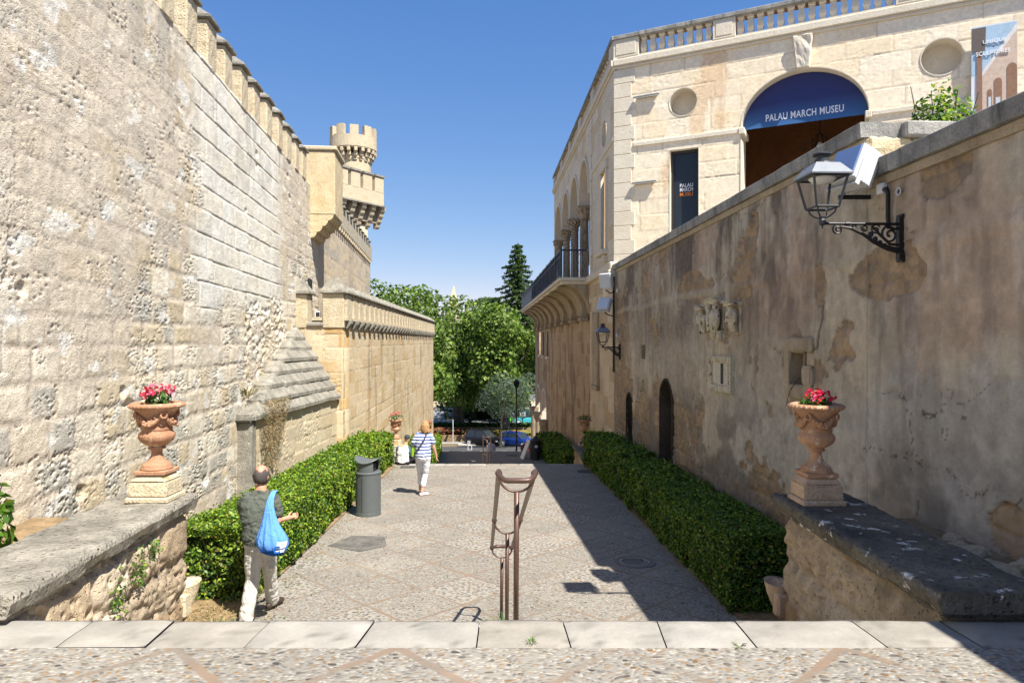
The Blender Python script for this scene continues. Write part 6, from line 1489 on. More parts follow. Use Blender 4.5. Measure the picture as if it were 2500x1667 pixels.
def handrail(label, dx, dy, dz):
    t = thing('handrail', label, 'handrail', (dx, dy, dz), 0, 'double handrails in the middle of the steps')
    Ln, Rn = (-.085, 4.42, .76), (.150, 4.42, .76); Lf, Rf = (-.225, 7.55, -.69), (-.005, 7.55, -.69)
    m = MB(); R_ = .0175
    def arcU(a, b, y, dz_):      # rounded end joining both rails
        ax, bx_ = a[0], b[0]; w = bx_-ax; pts = []
        for q in range(7): f = math.pi/2*q/6; pts.append((ax+.06*(1-math.cos(f)), a[1]+y*math.sin(f), a[2]+dz_*math.sin(f)))
        for q in range(6, -1, -1): f = math.pi/2*q/6; pts.append((bx_-.06*(1-math.cos(f)), a[1]+y*math.sin(f), a[2]+dz_*math.sin(f)))
        return pts
    sl_ = (Ln[2]-Lf[2])/(Lf[1]-Ln[1])
    pts = [Lf, Ln]+arcU(Ln, Rn, -.15, -.03)[1:-1]+[Rn, Rf]+arcU(Lf, Rf, .15, -.02)[::-1][1:-1]
    # soften the joints of the rail by inserting points
    m.tube(pts, R_, 10, closed=True); m.build('rail', M_RAIL, t, smooth=True)
    for f in (0.015, .5, .97):
        a = Vector(Ln).lerp(Vector(Lf), f); b = Vector(Rn).lerp(Vector(Rf), f); c = (a+b)/2; r = (b-a).length/2; y = c.y
        hoop = [(c.x-r*math.cos(q), y, c.z-.01-r*.95*math.sin(q)) for q in [math.pi*i/14 for i in range(15)]]
        h = MB().tube(hoop, .0085, 7); h.ell(a, .024, 10, 7).ell(b, .024, 10, 7); h.build('hoop', M_RAIL, t, smooth=True)
        zb_ = {0.015: -.169*2, .5: -.169*6, .97: -1.545}[f]
        MB().tube([(c.x-.005, y, zb_), (c.x, y, c.z-.01-r*.95)], .0185, 10).build('post', M_RAIL, t, smooth=True)
    return t
handrail('brown tubular double handrail in the foreground, in the middle of the steps', 0, 0, 0)
handrail('distant brown double handrail at the middle flight of steps, in front of the cars', -.78, 16.086, -1.981)

# litter bins
def litter_bin(label, loc, rz, mat):
    t = thing('litter_bin', label, 'litter bin', loc, rz, 'litter bins'); r = .245; H = .80; n = 64
    def ribbed(z): return [((r-.004-(.006 if (k % 2 and 18 <= k <= 46) else 0))*math.cos(2*math.pi*(k-.5)/n-math.pi*.0), (r-.004-(.006 if (k % 2 and 18 <= k <= 46) else 0))*math.sin(2*math.pi*(k-.5)/n), z) for k in range(n)]
    MB().lathe([(r, 0), (r, .07), (r-.012, .08)], n=40).build('base', mat, t)
    a, b = ribbed(.081), ribbed(H); MB().add(a+b, [(k, (k+1) % n, n+(k+1) % n, n+k) for k in range(n)]).build('body', mat, t)
    MB().box(-.006, .002, -r-.003, -r+.012, .10, H-.02).box(-.004, .22, -r*.0-.0, .0, 0, 0).build('door_seam', M_BLACK, t) if False else MB().obox((-.02, -r+.003, .44), (.0025, 0, 0), (0, .004, 0), (0, 0, .34)).build('door_seam', M_BLACK, t)
    MB().lathe([(r-.012, H), (r+.005, H+.008), (r+.005, H+.03), (r-.03, H+.05), (r-.05, H+.052), (.0, H+.052)], n=40).build('collar', mat, t)
    # two curved walls carrying the lid, leaving slots at the sides
    m = MB()
    for a0 in (-math.pi/2, math.pi/2):
        k = 12; hw = math.radians(48); o_ = [((r-.02)*math.cos(a0+hw*(2*q/k-1)), (r-.02)*math.sin(a0+hw*(2*q/k-1))) for q in range(k+1)]; i_ = [(x*.9, y*.9) for x, y in o_][::-1]
        m = MB().prism([(x, y, H+.05) for x, y in o_+i_], (0, 0, .19)).build('lid_support', mat, t)
    MB().lathe([(.0, H+.06), (.15, H+.06), (.15, H+.2), (0, H+.2)], n=24).build('dark_inside', M_BLACK, t)
    V = []; Fc = []; R2 = .258; nr = 8; nk = 48          # saddle shaped lid
    zf = lambda x, y: H+.245+.055*(x/R2)**2-.035*(y/R2)**2
    for s, dz_ in ((0, .022), (1, 0)):
        for j in range(nr+1):
            for k in range(nk): q = R2*j/nr; x, y = q*math.cos(2*math.pi*k/nk), q*math.sin(2*math.pi*k/nk); V.append((x, y, zf(x, y)+dz_))
    o_ = (nr+1)*nk
    for j in range(nr):
        for k in range(nk): a, b, c, d = j*nk+k, j*nk+(k+1) % nk, (j+1)*nk+(k+1) % nk, (j+1)*nk+k; Fc += [(a, b, c, d), (o_+d, o_+c, o_+b, o_+a)]
    for k in range(nk): a, b = nr*nk+k, nr*nk+(k+1) % nk; Fc.append((a, b, o_+b, o_+a))
    MB().add(V, Fc).build('lid', mat, t, smooth=True); return t
X, Y = -2.78, 13.2; litter_bin('grey ribbed litter bin with saddle shaped lid beside the sunlit hedge', (X, Y, gz(Y)), math.radians(-12), M_BIN)
X, Y = (1307-1250)/1667*31.0, 31.0
t = thing('litter_bin', 'black litter bin with a round white sticker, in the shade beyond the steps', 'litter bin', (X, Y, gz(Y)), 0, 'litter bins')
MB().lathe([(.23, 0), (.24, .06), (.235, .08), (.235, .82), (.25, .84), (.25, .87)], n=32).build('body', M_BIND, t)
MB().lathe([(.25, .871), (.22, .90), (.10, .97), (.085, 1.03), (.03, 1.06), (0, 1.06)], n=28).build('lid', M_BIND, t)
MB().lathe([(.07, 0), (.07, .008), (0, .008)], n=20).xf(Matrix.Translation((.03, -.237, .62)) @ Matrix.Rotation(math.pi/2, 4, 'X')).build('sticker', M_WHITE, t)
X, Y = (1283-1250)/1667*31.3, 31.3
t = thing('sandwich_board', 'white folding board leaning beside the black litter bin', 'sign board', (X, Y, gz(Y)), math.radians(12))
m = MB().obox((0, 0, .42), (.025, 0, 0), (0, .28, 0), (.17, 0, .42)); m.build('panel', M_WHITE, t, bevel=.006); MB().obox((.22, 0, .38), (.015, 0, 0), (0, .26, 0), (-.12, 0, .38)).build('rear_panel', M_LGREY, t, bevel=.006)
def grate(label, x, y, w, d, rz=0):
    t = thing('drain_grate', label, 'drain grate', (x, y, gz(y)+.004), rz, 'drain covers in the paving'); m = MB().box(-w, w, -d, -d+.03, 0, .012).box(-w, w, d-.03, d, 0, .012).box(-w, -w+.03, -d+.03, d-.03, 0, .012).box(w-.03, w, -d+.03, d-.03, 0, .012); m.build('frame', M_BIND, t)
    m = MB(); n = int(w/.035)
    for k in range(n): x0 = -w+.04+k*(2*w-.08)/n; m.box(x0, x0+.03, -d+.03, d-.03, 0, .009)
    m.build('bars', M_BIND, t); return t
grate('dark drain grate in the shaded middle terrace', -.0, 32.3, .26, .2); grate('dark drain grate at the foot of the shaded hedge, near the far kerb', 2.02, 18.5, .24, .14); grate('dark drain grate beside the seated man', -2.95, 19.3, .2, .14)
X, Y = 1.80, 10.0; t = thing('manhole_cover', 'round manhole cover in the shaded paving', 'manhole cover', (X, Y, gz(Y)+.003), 0)
MB().lathe([(.30, 0), (.30, .006), (.27, .007), (.27, .003), (0, .003)], n=36).xf(Matrix.Rotation(-math.atan(.035), 4, 'X')).build('cover', plain('manhole_iron', lin(112, 108, 104), .7, .1, var=.25, sc=12), t)
MB().lathe([(.22, .0035), (.22, .009), (.2, .009), (.2, .0035)], n=36).xf(Matrix.Rotation(-math.atan(.035), 4, 'X')).build('ring_pattern', plain('manhole_rim', lin(150, 146, 138), .7), t)
M_PATCH = stone('dark_paving_patch', lin(84, 82, 80), lin(104, 101, 96), 6, 40, .004)

# ================================================================== PEOPLE
M_SKIN = plain('skin', lin(214, 158, 128, .85), .55, 0, .35, var=.06, sc=20)
M_SKINB = plain('bald_skin', lin(216, 150, 124, .85), .45, 0, .4, var=.05)
def cloth(name, c, sc=9, bd=.006, rough=.9):
    m, t, b, o = new_mat(name); oc = t.nodes.new('ShaderNodeTexCoord').outputs['Object']
    k = mapr(t, noise(t, oc, 70, 3), .3, .7, .92, 1.08); S(t, b.inputs['Base Color'], mixc(t, 1.0, c, nd(t, 'ShaderNodeCombineColor', {0: k, 1: k, 2: k}).outputs[0], 'MULTIPLY'))
    b.inputs['Roughness'].default_value = rough; b.inputs['Specular IOR Level'].default_value = .15
    f = nd(t, 'ShaderNodeVectorMath', {0: oc, 1: (1.0, 1.0, .55)}, operation='MULTIPLY').outputs[0]; bump(t, b, noise(t, f, sc, 4, .5, 1.2), bd*4, .9); return m
def striped(name, c1, c2, pitch, z0):
    m = cloth(name, c1, 10); t = m.node_tree; b = [n for n in t.nodes if n.type == 'BSDF_PRINCIPLED'][0]
    oc = t.nodes.new('ShaderNodeTexCoord').outputs['Object']; sp = nd(t, 'ShaderNodeSeparateXYZ', {0: oc})
    ph = mth(t, 'FRACT', mth(t, 'DIVIDE', mth(t, 'ADD', sp.outputs[2], mth(t, 'MULTIPLY', noise(t, oc, 7, 2), .02)), pitch))
    S(t, b.inputs['Base Color'], mixc(t, mapr(t, mth(t, 'ABSOLUTE', mth(t, 'SUBTRACT', ph, .5)), .19, .23, 1, 0), c1, c2)); return m
def remesh(mb, name, mat, parent, vox=.012, it=5, wr=0, sd=0):
    me = bpy.data.meshes.new('tmp'); me.from_pydata(mb.v, [], mb.f); me.update(); bm = bmesh.new(); bm.from_mesh(me); bmesh.ops.recalc_face_normals(bm, faces=bm.faces); bm.to_mesh(me); bm.free()
    o = bpy.data.objects.new('tmp', me); COL.objects.link(o)
    r = o.modifiers.new('r', 'REMESH'); r.mode = 'VOXEL'; r.voxel_size = vox
    s = o.modifiers.new('s', 'SMOOTH'); s.iterations = it; s.factor = .5
    bpy.context.view_layer.update(); dg = bpy.context.evaluated_depsgraph_get(); m2 = bpy.data.meshes.new_from_object(o.evaluated_get(dg))
    bpy.data.objects.remove(o); bpy.data.meshes.remove(me); m2.name = name; m2.materials.clear()
    if wr:       # soft folds in the cloth
        n = len(m2.vertices); co = np.zeros(n*3); no = np.zeros(n*3); m2.vertices.foreach_get('co', co); m2.vertices.foreach_get('normal', no); co = co.reshape(-1, 3); no = no.reshape(-1, 3)
        q = co[:, 0]*.8+co[:, 1]; f = fbm(q*9+co[:, 2]*7+sd, co[:, 2]*13-q*6, 3, 200+sd); g = np.abs(fbm(q*6-co[:, 2]*9, co[:, 2]*7+sd+q*4, 2, 230+sd)-.5)
        co += no*((f-.5)*2*wr-np.clip(.10-g, 0, .1)*wr*9)[:, None]; m2.vertices.foreach_set('co', co.ravel()); m2.update()
    m2.polygons.foreach_set('use_smooth', [True]*len(m2.polygons)); return link_mesh(name, m2, mat, parent)
def seg(m, pts, rr, n=10):
    """tapered limb with round ends"""
    m.tube(pts, rr, n)
    for p, r in zip(pts, rr): m.ell(p, r if not hasattr(r, '__len__') else max(r), 10, 7)
def hand(m, w, d, side, curl=.6, s=1.0):
    """palm, four bent fingers and a thumb; w wrist, d pointing direction, side = across the palm (towards the thumb)"""
    w = Vector(w); d = Vector(d).normalized(); sd = Vector(side); sd = (sd-d*sd.dot(d)).normalized(); nn = d.cross(sd)
    m.tube([w-d*.01, w+d*.03*s, w+d*.085*s], [(.024*s, .020*s), (.036*s, .018*s), (.038*s, .015*s)], 10); m.ell(w+d*.085*s, .02*s, 8, 6)
    for k in range(4):
        o = sd*(.030-.020*k)*s; L = (.07, .078, .072, .056)[k]*s; p = w+d*.085*s+o; q = p+(d*math.cos(curl*.6)+nn*math.sin(curl*.6))*L*.45; r = q+(d*math.cos(curl*1.6)+nn*math.sin(curl*1.6))*L*.32; e = r+(d*math.cos(curl*2.4)+nn*math.sin(curl*2.4))*L*.25
        m.tube([p, q, r, e], [.0095*s, .009*s, .0085*s, .007*s], 7); m.ell(e, .007*s, 6, 5)
    p = w+d*.025*s+sd*.03*s; q = p+(d*.7+sd*.7)*.035*s; e = q+(d*.95+sd*.2+nn*.3)*.032*s; m.tube([p, q, e], [.012*s, .0105*s, .008*s], 7); m.ell(e, .008*s, 6, 5)
def face(m, c, fwd, s=1.0):
    """nose, brow, lips and ears on a head at c looking along fwd"""
    c = Vector(c); f = Vector(fwd).normalized(); r = Vector((f.y, -f.x, 0))
    m.tube([c+f*.088*s+Vector((0, 0, .02)), c+f*.112*s+Vector((0, 0, -.018)), c+f*.09*s+Vector((0, 0, -.028))], [.010, .015, .010], 8)
    m.ell(c+f*.075*s+Vector((0, 0, -.085*s)), (.035, .035, .028), 10, 7)
    for k in (-1, 1):
        m.ell(c+r*.078*s*k+Vector((0, 0, -.01)), (.014, .02, .032), 8, 7); m.ell(c+f*.082*s+r*.033*k+Vector((0, 0, .032)), (.022, .014, .010), 8, 5)
M_LIP = plain('lips', lin(168, 96, 84), .5); M_EYE = plain('eyes', (.05, .04, .035), .2, 0, .6)
def facial(t, c, f, s=1.0):
    c = Vector(c); f = Vector(f).normalized(); r = Vector((f.y, -f.x, 0)); m = MB()
    for k in (-1, 1): m.ell(c+f*.088*s+r*.033*k+Vector((0, 0, .008)), (.011, .011, .007), 8, 6)
    m.build('eyes', M_EYE, t); m = MB().ell(c+f*.094*s+Vector((0, 0, -.058)), (.024, .012, .008), 8, 5); m.build('lips', M_LIP, t)

# --- man walking away with a blue shoulder bag
mx, my = -2.86, 7.6; mz = gz(my)
man = thing('person', 'balding man in grey green polo shirt and pale trousers walking beside the hedge', 'person', (mx, my, mz), 0)
hipL, hipR = (-.035, 0, .88), (.135, .02, .88); kneeL, kneeR = (-.045, .06, .49), (.07, .27, .50); ankL, ankR = (-.095, -.03, .10), (.02, .50, .10)
shL, shR = (-.135, .05, 1.405), (.205, .04, 1.40); elL, elR = (-.165, .17, 1.19), (.245, .03, 1.15); wrL, wrR = (.0, .33, 1.20), (.315, .17, 1.14)
b = MB(); b.rings([(.05, .01, .86, .14, .10), (.045, .01, 1.0, .14, .11), (.035, .03, 1.22, .165, .10), (.035, .045, 1.38, .16, .085), (.04, .05, 1.46, .07, .06), (.045, .06, 1.54, .058, .062)], 20)
b.ell((.045, .075, 1.64), (.079, .098, .112), 18, 12); face(b, (.045, .075, 1.64), (.25, 1, 0))
for P_ in ((hipL, kneeL, ankL), (hipR, kneeR, ankR)): seg(b, P_, [.075, .052, .038])
for P_ in ((shL, elL, wrL), (shR, elR, wrR)): seg(b, P_, [.046, .044, .030])
hand(b, wrR, (.30, .9, -.05), (-.3, .2, 1), .9); hand(b, wrL, (.7, .6, 0), (0, 0, 1), .8)
remesh(b, 'body', M_SKIN, man, .009, 4)
facial(man, (.045, .075, 1.64), (.25, 1, 0))
c = MB(); c.rings([(.048, .0, .905, .187, .140), (.045, .0, .96, .185, .142), (.035, .005, 1.06, .178, .146), (.02, .02, 1.20, .188, .142), (.02, .035, 1.32, .195, .130), (.03, .045, 1.41, .178, .108), (.035, .05, 1.455, .115, .085), (.042, .052, 1.485, .078, .076)], 28)
seg(c, [(-.10, .045, 1.40), (-.155, .08, 1.33), (-.175, .14, 1.235)], [.078, .074, .070]); seg(c, [(.17, .04, 1.40), (.222, .036, 1.32), (.238, .034, 1.235)], [.078, .072, .070])
c.tube([(.12, .02, 1.465), (.045, -.022, 1.492), (-.03, .02, 1.465)], [(.016, .016)]*3, 8)
remesh(c, 'polo_shirt', cloth('polo_cloth', lin(96, 101, 92, .8), 8, .008), man, .009, 4, .011, 3)
d = MB(); d.rings([(.05, .01, .80, .150, .115), (.05, .005, .88, .180, .132), (.05, .005, .93, .178, .132)], 24)
seg(d, [(-.02, .005, .86), (-.04, .03, .68), kneeL, (-.07, .01, .28), (-.095, -.03, .06)], [.100, .092, .080, .078, .080]); seg(d, [(.12, .02, .86), (.10, .13, .68), kneeR, (.045, .37, .30), (.02, .49, .09)], [.100, .092, .080, .078, .078])
d.box(.14, .20, .0, .12, .62, .76)
remesh(d, 'trousers', cloth('trouser_cloth', lin(222, 218, 208, .8), 7, .010), man, .010, 4, .007, 8)
for an, f in ((ankL, (.05, 1, 0)), (ankR, (.3, 1, 0))):
    f = Vector(f).normalized(); m = MB(); q = Vector((an[0], an[1], 0)); m.tube([q-f*.075+Vector((0, 0, .045)), q+Vector((0, 0, .05)), q+f*.10+Vector((0, 0, .045)), q+f*.17+Vector((0, 0, .032)), q+f*.205+Vector((0, 0, .026))], [(.036, .042), (.044, .05), (.047, .044), (.044, .030), (.024, .02)], 12)
    m.ell(q-f*.07+Vector((0, 0, .045)), (.04, .045, .042), 10, 7); remesh(m, 'shoe', plain('brown_shoe', lin(66, 52, 44), .6), man, .008, 3)
h = MB(); hc = (.045, .07, 1.645)
h.rings([(hc[0], hc[1]-.012, 1.562, .062, .070), (hc[0], hc[1]-.006, 1.595, .082, .098), (hc[0], hc[1]-.004, 1.64, .087, .106), (hc[0], hc[1]-.004, 1.675, .085, .103), (hc[0], hc[1]-.006, 1.70, .074, .090), (hc[0], hc[1]-.006, 1.712, .062, .078)], 24)
h.jitter(.005, 3); h.v = [(x, min(y, hc[1]+.058), z+(rnd.uniform(-.02, .012) if z > 1.69 else 0)) for x, y, z in h.v]; h.build('hair', plain('grey_brown_hair', lin(74, 66, 62), .75, var=.35, sc=60, bd=.004), man, smooth=True)
MB().ell((.045, .072, 1.676), (.070, .090, .083), 18, 12).build('bald_crown', M_SKINB, man, smooth=True)
bag = thing('shoulder_bag', 'light blue cloth shoulder bag with white print, hanging on the walking man', 'bag', (mx+.075, my, mz), 0)
rs = [(.195, -.14, .815, .05, .03), (.19, -.145, .835, .105, .06), (.18, -.15, .875, .145, .085), (.172, -.15, .94, .168, .095), (.170, -.15, .99, .166, .090), (.160, -.15, 1.06, .135, .070), (.145, -.145, 1.15, .092, .046), (.135, -.14, 1.25, .062, .028), (.13, -.125, 1.35, .042, .016), (.133, -.085, 1.43, .034, .012), (.14, -.03, 1.478, .030, .012), (.145, .03, 1.487, .028, .012)]
V = []; n = 56
for i, (cx, cy, z, rx, ry) in enumerate(rs):
    for k in range(n): a = 2*math.pi*k/n; g = 1+(.09*math.sin(a*11+z*3)+.05*math.sin(a*23+1))*(1 if .9 < z < 1.38 else .25); V.append((cx+rx*g*math.cos(a), cy+ry*g*math.sin(a), z))
Fc = [(i*n+k, i*n+(k+1) % n, (i+1)*n+(k+1) % n, (i+1)*n+k) for i in range(len(rs)-1) for k in range(n)]+[tuple(range(n))[::-1], tuple((len(rs)-1)*n+k for k in range(n))]
M_BAG = cloth('blue_bag_cloth', lin(104, 160, 232, .85), 12, .006); MB().add(V, Fc).build('pouch', M_BAG, bag, smooth=True)
m = MB()      # dark blue band low on the cloth
V = []; Fc = []; K = 26
for i, (cx, cy, z, rx, ry) in enumerate(rs[:4]):
    for k in range(K+1): a = math.radians(-160+k*140/K); V.append((cx+(rx+.004)*math.cos(a), cy+(ry+.004)*math.sin(a), min(z, .845+.055*k/K+.02)))
for i in range(3):
    for k in range(K): Fc.append((i*(K+1)+k, i*(K+1)+k+1, (i+1)*(K+1)+k+1, (i+1)*(K+1)+k))
m.add(V, Fc).build('blue_band', cloth('deep_blue_cloth', lin(20, 92, 176, .85), 12, .004), bag)
V = []; Fc = []; K = 8
for j in range(7):
    z = .865+j*.02
    for k in range(K+1):
        a = math.radians(-72+k*44/K+j*1.5); f = (z-.875)/.065; rx, ry = (.147+.022*f, .087+.009*f) if z < .94 else (.170, .096); V.append((.176+(rx+.006)*math.cos(a), -.15+(ry+.006)*math.sin(a), z))
for j in range(6):
    for k in range(K): Fc.append((j*(K+1)+k, j*(K+1)+k+1, (j+1)*(K+1)+k+1, (j+1)*(K+1)+k))
MB().add(V, Fc).build('white_print', M_WHITE, bag)
text_obj('C', .07, cloth('print_blue', lin(20, 92, 176, .85)), bag, Matrix.Translation((.255, -.262, .872)) @ Matrix.Rotation(math.radians(24), 4, 'Z') @ Matrix.Rotation(math.radians(-12), 4, 'X'), name='printed_letter', off=.035)

# --- woman in striped shirt
wx, wy = -1.972, 15.15; wz = gz(wy)
wo_ = thing('person', 'woman in blue striped shirt and white cropped trousers walking away', 'person', (wx, wy, wz), 0)
hipL, hipR = (-.085, .02, .84), (.075, 0, .84); kneeL, kneeR = (-.085, .16, .47), (.045, .06, .47); ankL, ankR = (-.10, .27, .10), (-.02, -.05, .09)
shL, shR = (-.155, .0, 1.33), (.175, .0, 1.33); elL, elR = (-.225, .03, 1.07), (.235, .01, 1.06); wrL, wrR = (-.15, .22, .98), (.285, .06, .86)
b = MB(); b.rings([(0, .01, .80, .14, .11), (0, .0, .95, .13, .10), (.005, .0, 1.12, .135, .09), (.01, 0, 1.28, .14, .08), (.015, 0, 1.37, .06, .055), (.04, .02, 1.45, .05, .055)], 18)
b.ell((.05, .03, 1.54), (.074, .09, .105), 16, 11); face(b, (.05, .03, 1.54), (-.1, 1, 0), .93)
for P_ in ((hipL, kneeL, ankL), (hipR, kneeR, ankR)): seg(b, P_, [.075, .05, .036])
for P_ in ((shL, elL, wrL), (shR, elR, wrR)): seg(b, P_, [.044, .040, .027])
hand(b, wrR, (.15, .1, -1), (-.6, .9, 0), .5, .92); hand(b, wrL, (.3, .8, -.1), (0, 0, 1), .8, .92)
remesh(b, 'body', M_SKIN, wo_, .010, 4); facial(wo_, (.05, .03, 1.54), (-.1, 1, 0), .93)
c = MB(); c.rings([(-.01, .0, .865, .187, .145), (-.01, 0, .93, .19, .148), (-.005, 0, 1.05, .172, .13), (.005, 0, 1.2, .18, .118), (.01, 0, 1.30, .178, .105), (.012, 0, 1.36, .12, .085), (.02, .0, 1.39, .08, .07)], 26)
seg(c, [(-.12, 0, 1.33), (-.175, .01, 1.26), (-.20, .015, 1.17)], [.068, .066, .066]); seg(c, [(.14, 0, 1.33), (.195, .0, 1.26), (.215, .005, 1.17)], [.068, .066, .066])
remesh(c, 'striped_shirt', striped('striped_cloth', lin(232, 234, 240, .85), lin(66, 92, 164, .85), .071, 0), wo_, .011, 4, .009, 5)
d = MB(); d.rings([(-.005, .01, .76, .15, .12), (-.005, .0, .84, .178, .142), (-.005, 0, .89, .17, .135)], 22)
seg(d, [(-.085, .02, .82), (-.088, .09, .64), kneeL, (-.092, .225, .24)], [.096, .086, .068, .062]); seg(d, [(.075, .0, .82), (.06, .03, .64), kneeR, (.0, -.015, .23)], [.098, .088, .070, .064])
remesh(d, 'cropped_trousers', cloth('white_trouser_cloth', lin(238, 238, 244, .8), 8, .008), wo_, .011, 4, .006, 6)
for an, f in ((ankL, (-.1, 1, 0)), (ankR, (.75, .65, 0))):
    f = Vector(f).normalized(); m = MB(); q = Vector((an[0], an[1], 0)); m.tube([q-f*.06+Vector((0, 0, .035)), q+Vector((0, 0, .042)), q+f*.08+Vector((0, 0, .038)), q+f*.15+Vector((0, 0, .028)), q+f*.18+Vector((0, 0, .022))], [(.032, .032), (.036, .04), (.04, .036), (.036, .026), (.02, .016)], 10); remesh(m, 'shoe', plain('pale_pink_shoe', lin(232, 214, 208), .6), wo_, .009, 3)
h = MB(); h.ell((.045, .015, 1.555), (.088, .098, .108), 16, 11)
for k in range(14):
    a = math.radians(200+k*140/13); x0, y0 = .045+.075*math.cos(a), .02+.085*math.sin(a)
    h.tube([(x0, y0, 1.57), (x0*1.05, y0-.012, 1.47), (x0*1.25+.01*math.sin(k*3), y0-.02, 1.40+.02*math.sin(k*5))], [.03, .028, .012], 7)
h.tube([(-.03, .0, 1.50), (-.075, -.02, 1.46), (-.11, -.015, 1.43)], [.03, .02, .006], 7); h.tube([(.12, .0, 1.48), (.135, .0, 1.42), (.14, .01, 1.365)], [.03, .024, .008], 7)
remesh(h, 'hair', plain('dark_blonde_hair', lin(168, 128, 84), .6, var=.4, sc=40, bd=.006), wo_, .009, 2)
sb = thing('shoulder_bag', 'dark crossbody strap and small lime trimmed bag on the woman in stripes', 'bag', (wx, wy, wz), 0)
MB().tube([(.10, .06, 1.36), (.085, -.075, 1.375), (.03, -.125, 1.24), (-.06, -.14, 1.10), (-.16, -.12, .97), (-.20, -.05, .92)], [(.026, .008)]*6, 8).build('strap', plain('dark_strap', lin(62, 62, 74), .7), sb)
MB().box(-.255, -.19, -.10, .13, .86, 1.12).build('pouch', plain('lime_pouch', lin(150, 190, 40, .8), .6), sb, bevel=.02, seg=2); MB().box(-.262, -.183, -.105, .135, 1.08, 1.13).build('flap', plain('dark_flap', lin(60, 60, 72), .7), sb, bevel=.01)

# --- seated man in vest and cap
sx, sy = -3.18, 19.86; sz = gz(19.5)
se = thing('person', 'seated man in white vest and dark cap on the step edge', 'person', (sx, sy, sz), 0)
b = MB(); b.rings([(0, 0, .02, .16, .12), (0, .0, .2, .14, .11), (.01, .03, .42, .16, .10), (.03, .05, .52, .13, .08), (.07, .07, .57, .06, .06), (.10, .09, .64, .05, .05)], 16)
b.ell((.115, .11, .72), (.075, .092, .105), 14, 10); face(b, (.115, .11, .72), (.35, 1, 0), .95)
for s_ in (-1, 1): seg(b, [(s_*.10, .05, .10), (s_*.24+.05, .40, .10), (s_*.16+.05, .52, -.32)], [.075, .055, .04])
seg(b, [(.16, .05, .47), (.24, .12, .24), (.14, .32, .16)], [.045, .042, .03]); seg(b, [(-.14, .05, .47), (-.18, .16, .24), (-.02, .34, .16)], [.045, .042, .03]); hand(b, (.14, .32, .16), (-.5, .8, 0), (0, 0, 1), .8); hand(b, (-.02, .34, .16), (.5, .8, 0), (0, 0, 1), .8)
remesh(b, 'body', M_SKIN, se, .012, 4); facial(se, (.115, .11, .72), (.35, 1, 0), .95)
c = MB(); c.rings([(0, .0, .05, .19, .145), (0, .0, .2, .18, .14), (.01, .02, .36, .182, .13), (.02, .04, .48, .165, .105), (.05, .06, .54, .09, .08)], 20); remesh(c, 'vest', cloth('cream_vest_cloth', lin(232, 230, 222, .85), 9, .012), se, .013, 4, .012, 7)
c = MB(); seg(c, [(.15, .05, .46), (.22, .10, .31), (.235, .14, .23)], [.066, .06, .055]); seg(c, [(-.13, .05, .46), (-.165, .12, .31), (-.175, .18, .23)], [.066, .06, .055]); remesh(c, 'sleeves', cloth('teal_sleeve', lin(84, 112, 122, .8)), se, .012, 3)
d = MB(); d.rings([(0, .02, .0, .21, .17), (0, .02, .07, .2, .16), (0, .02, .11, .17, .13)], 20)
for s_ in (-1, 1): seg(d, [(s_*.11, .05, .085), (s_*.25+.05, .40, .105), (s_*.17+.05, .52, -.28)], [.095, .08, .065])
remesh(d, 'trousers', cloth('dark_trousers', lin(44, 40, 48, .8)), se, .013, 4)
for s_ in (-1, 1): m = MB().tube([(s_*.17+.05, .50, -.32), (s_*.17+.05, .60, -.325), (s_*.17+.06, .68, -.33)], [(.045, .045), (.045, .035), (.025, .02)], 10); m.build('shoe', M_BLACK, se, smooth=True)
m = MB().rings([(.115, .10, .735, .084, .102), (.115, .10, .78, .083, .10), (.115, .10, .82, .066, .08), (.115, .10, .84, .03, .04)], 18); m.box(.04, .19, .17, .29, .742, .755); m.build('cap', plain('navy_cap', lin(48, 54, 64), .8), se, smooth=False)
# --- small distant figures
def small_person(label, x, y, z, top, leg, seated=False):
    t = thing('person', label, 'person', (x, y, z), 0); b = MB(); o = -.45 if seated else 0
    b.rings([(0, 0, .85+o, .13, .1), (0, 0, 1.1+o, .13, .1), (0, 0, 1.35+o, .15, .09), (0, 0, 1.45+o, .06, .06)], 12); b.ell((0, .01, 1.6+o), (.08, .09, .115), 12, 9); face(b, (0, .01, 1.6+o), (0, 1, 0))
    for s_ in (-1, 1):
        seg(b, [(s_*.09, 0, .85+o), (s_*.09, .35, .82+o), (s_*.09, .4, .42+o)] if seated else [(s_*.09, 0, .85), (s_*.1, .05, .47), (s_*.1, 0, .08)], [.07, .055, .04]); seg(b, [(s_*.17, 0, 1.36+o), (s_*.22, .02, 1.1+o), (s_*.2, .14, .92+o)], [.045, .04, .03]); hand(b, (s_*.2, .14, .92+o), (0, .4, -1), (-s_*.8, .6, 0), .5)
    remesh(b, 'body', M_SKIN, t, .018, 3); c = MB(); c.rings([(0, 0, .82+o, .17, .13), (0, 0, 1.1+o, .165, .125), (0, 0, 1.34+o, .17, .11), (0, 0, 1.43+o, .09, .08)], 16)
    for s_ in (-1, 1): seg(c, [(s_*.14, 0, 1.36+o), (s_*.21, .02, 1.16+o)], [.065, .055])
    remesh(c, 'shirt', top, t, .018, 3); d = MB()
    for s_ in (-1, 1): seg(d, [(s_*.09, 0, .84+o), (s_*.09, .35, .82+o), (s_*.09, .4, .45+o)] if seated else [(s_*.09, 0, .84), (s_*.1, .05, .47), (s_*.1, 0, .1)], [.09, .075, .065])
    remesh(d, 'trousers', leg, t, .018, 3); MB().ell((0, -.005, 1.625+o), (.088, .095, .105), 12, 8).build('hair', plain('dark_hair', (.03, .022, .018), .7), t); return t
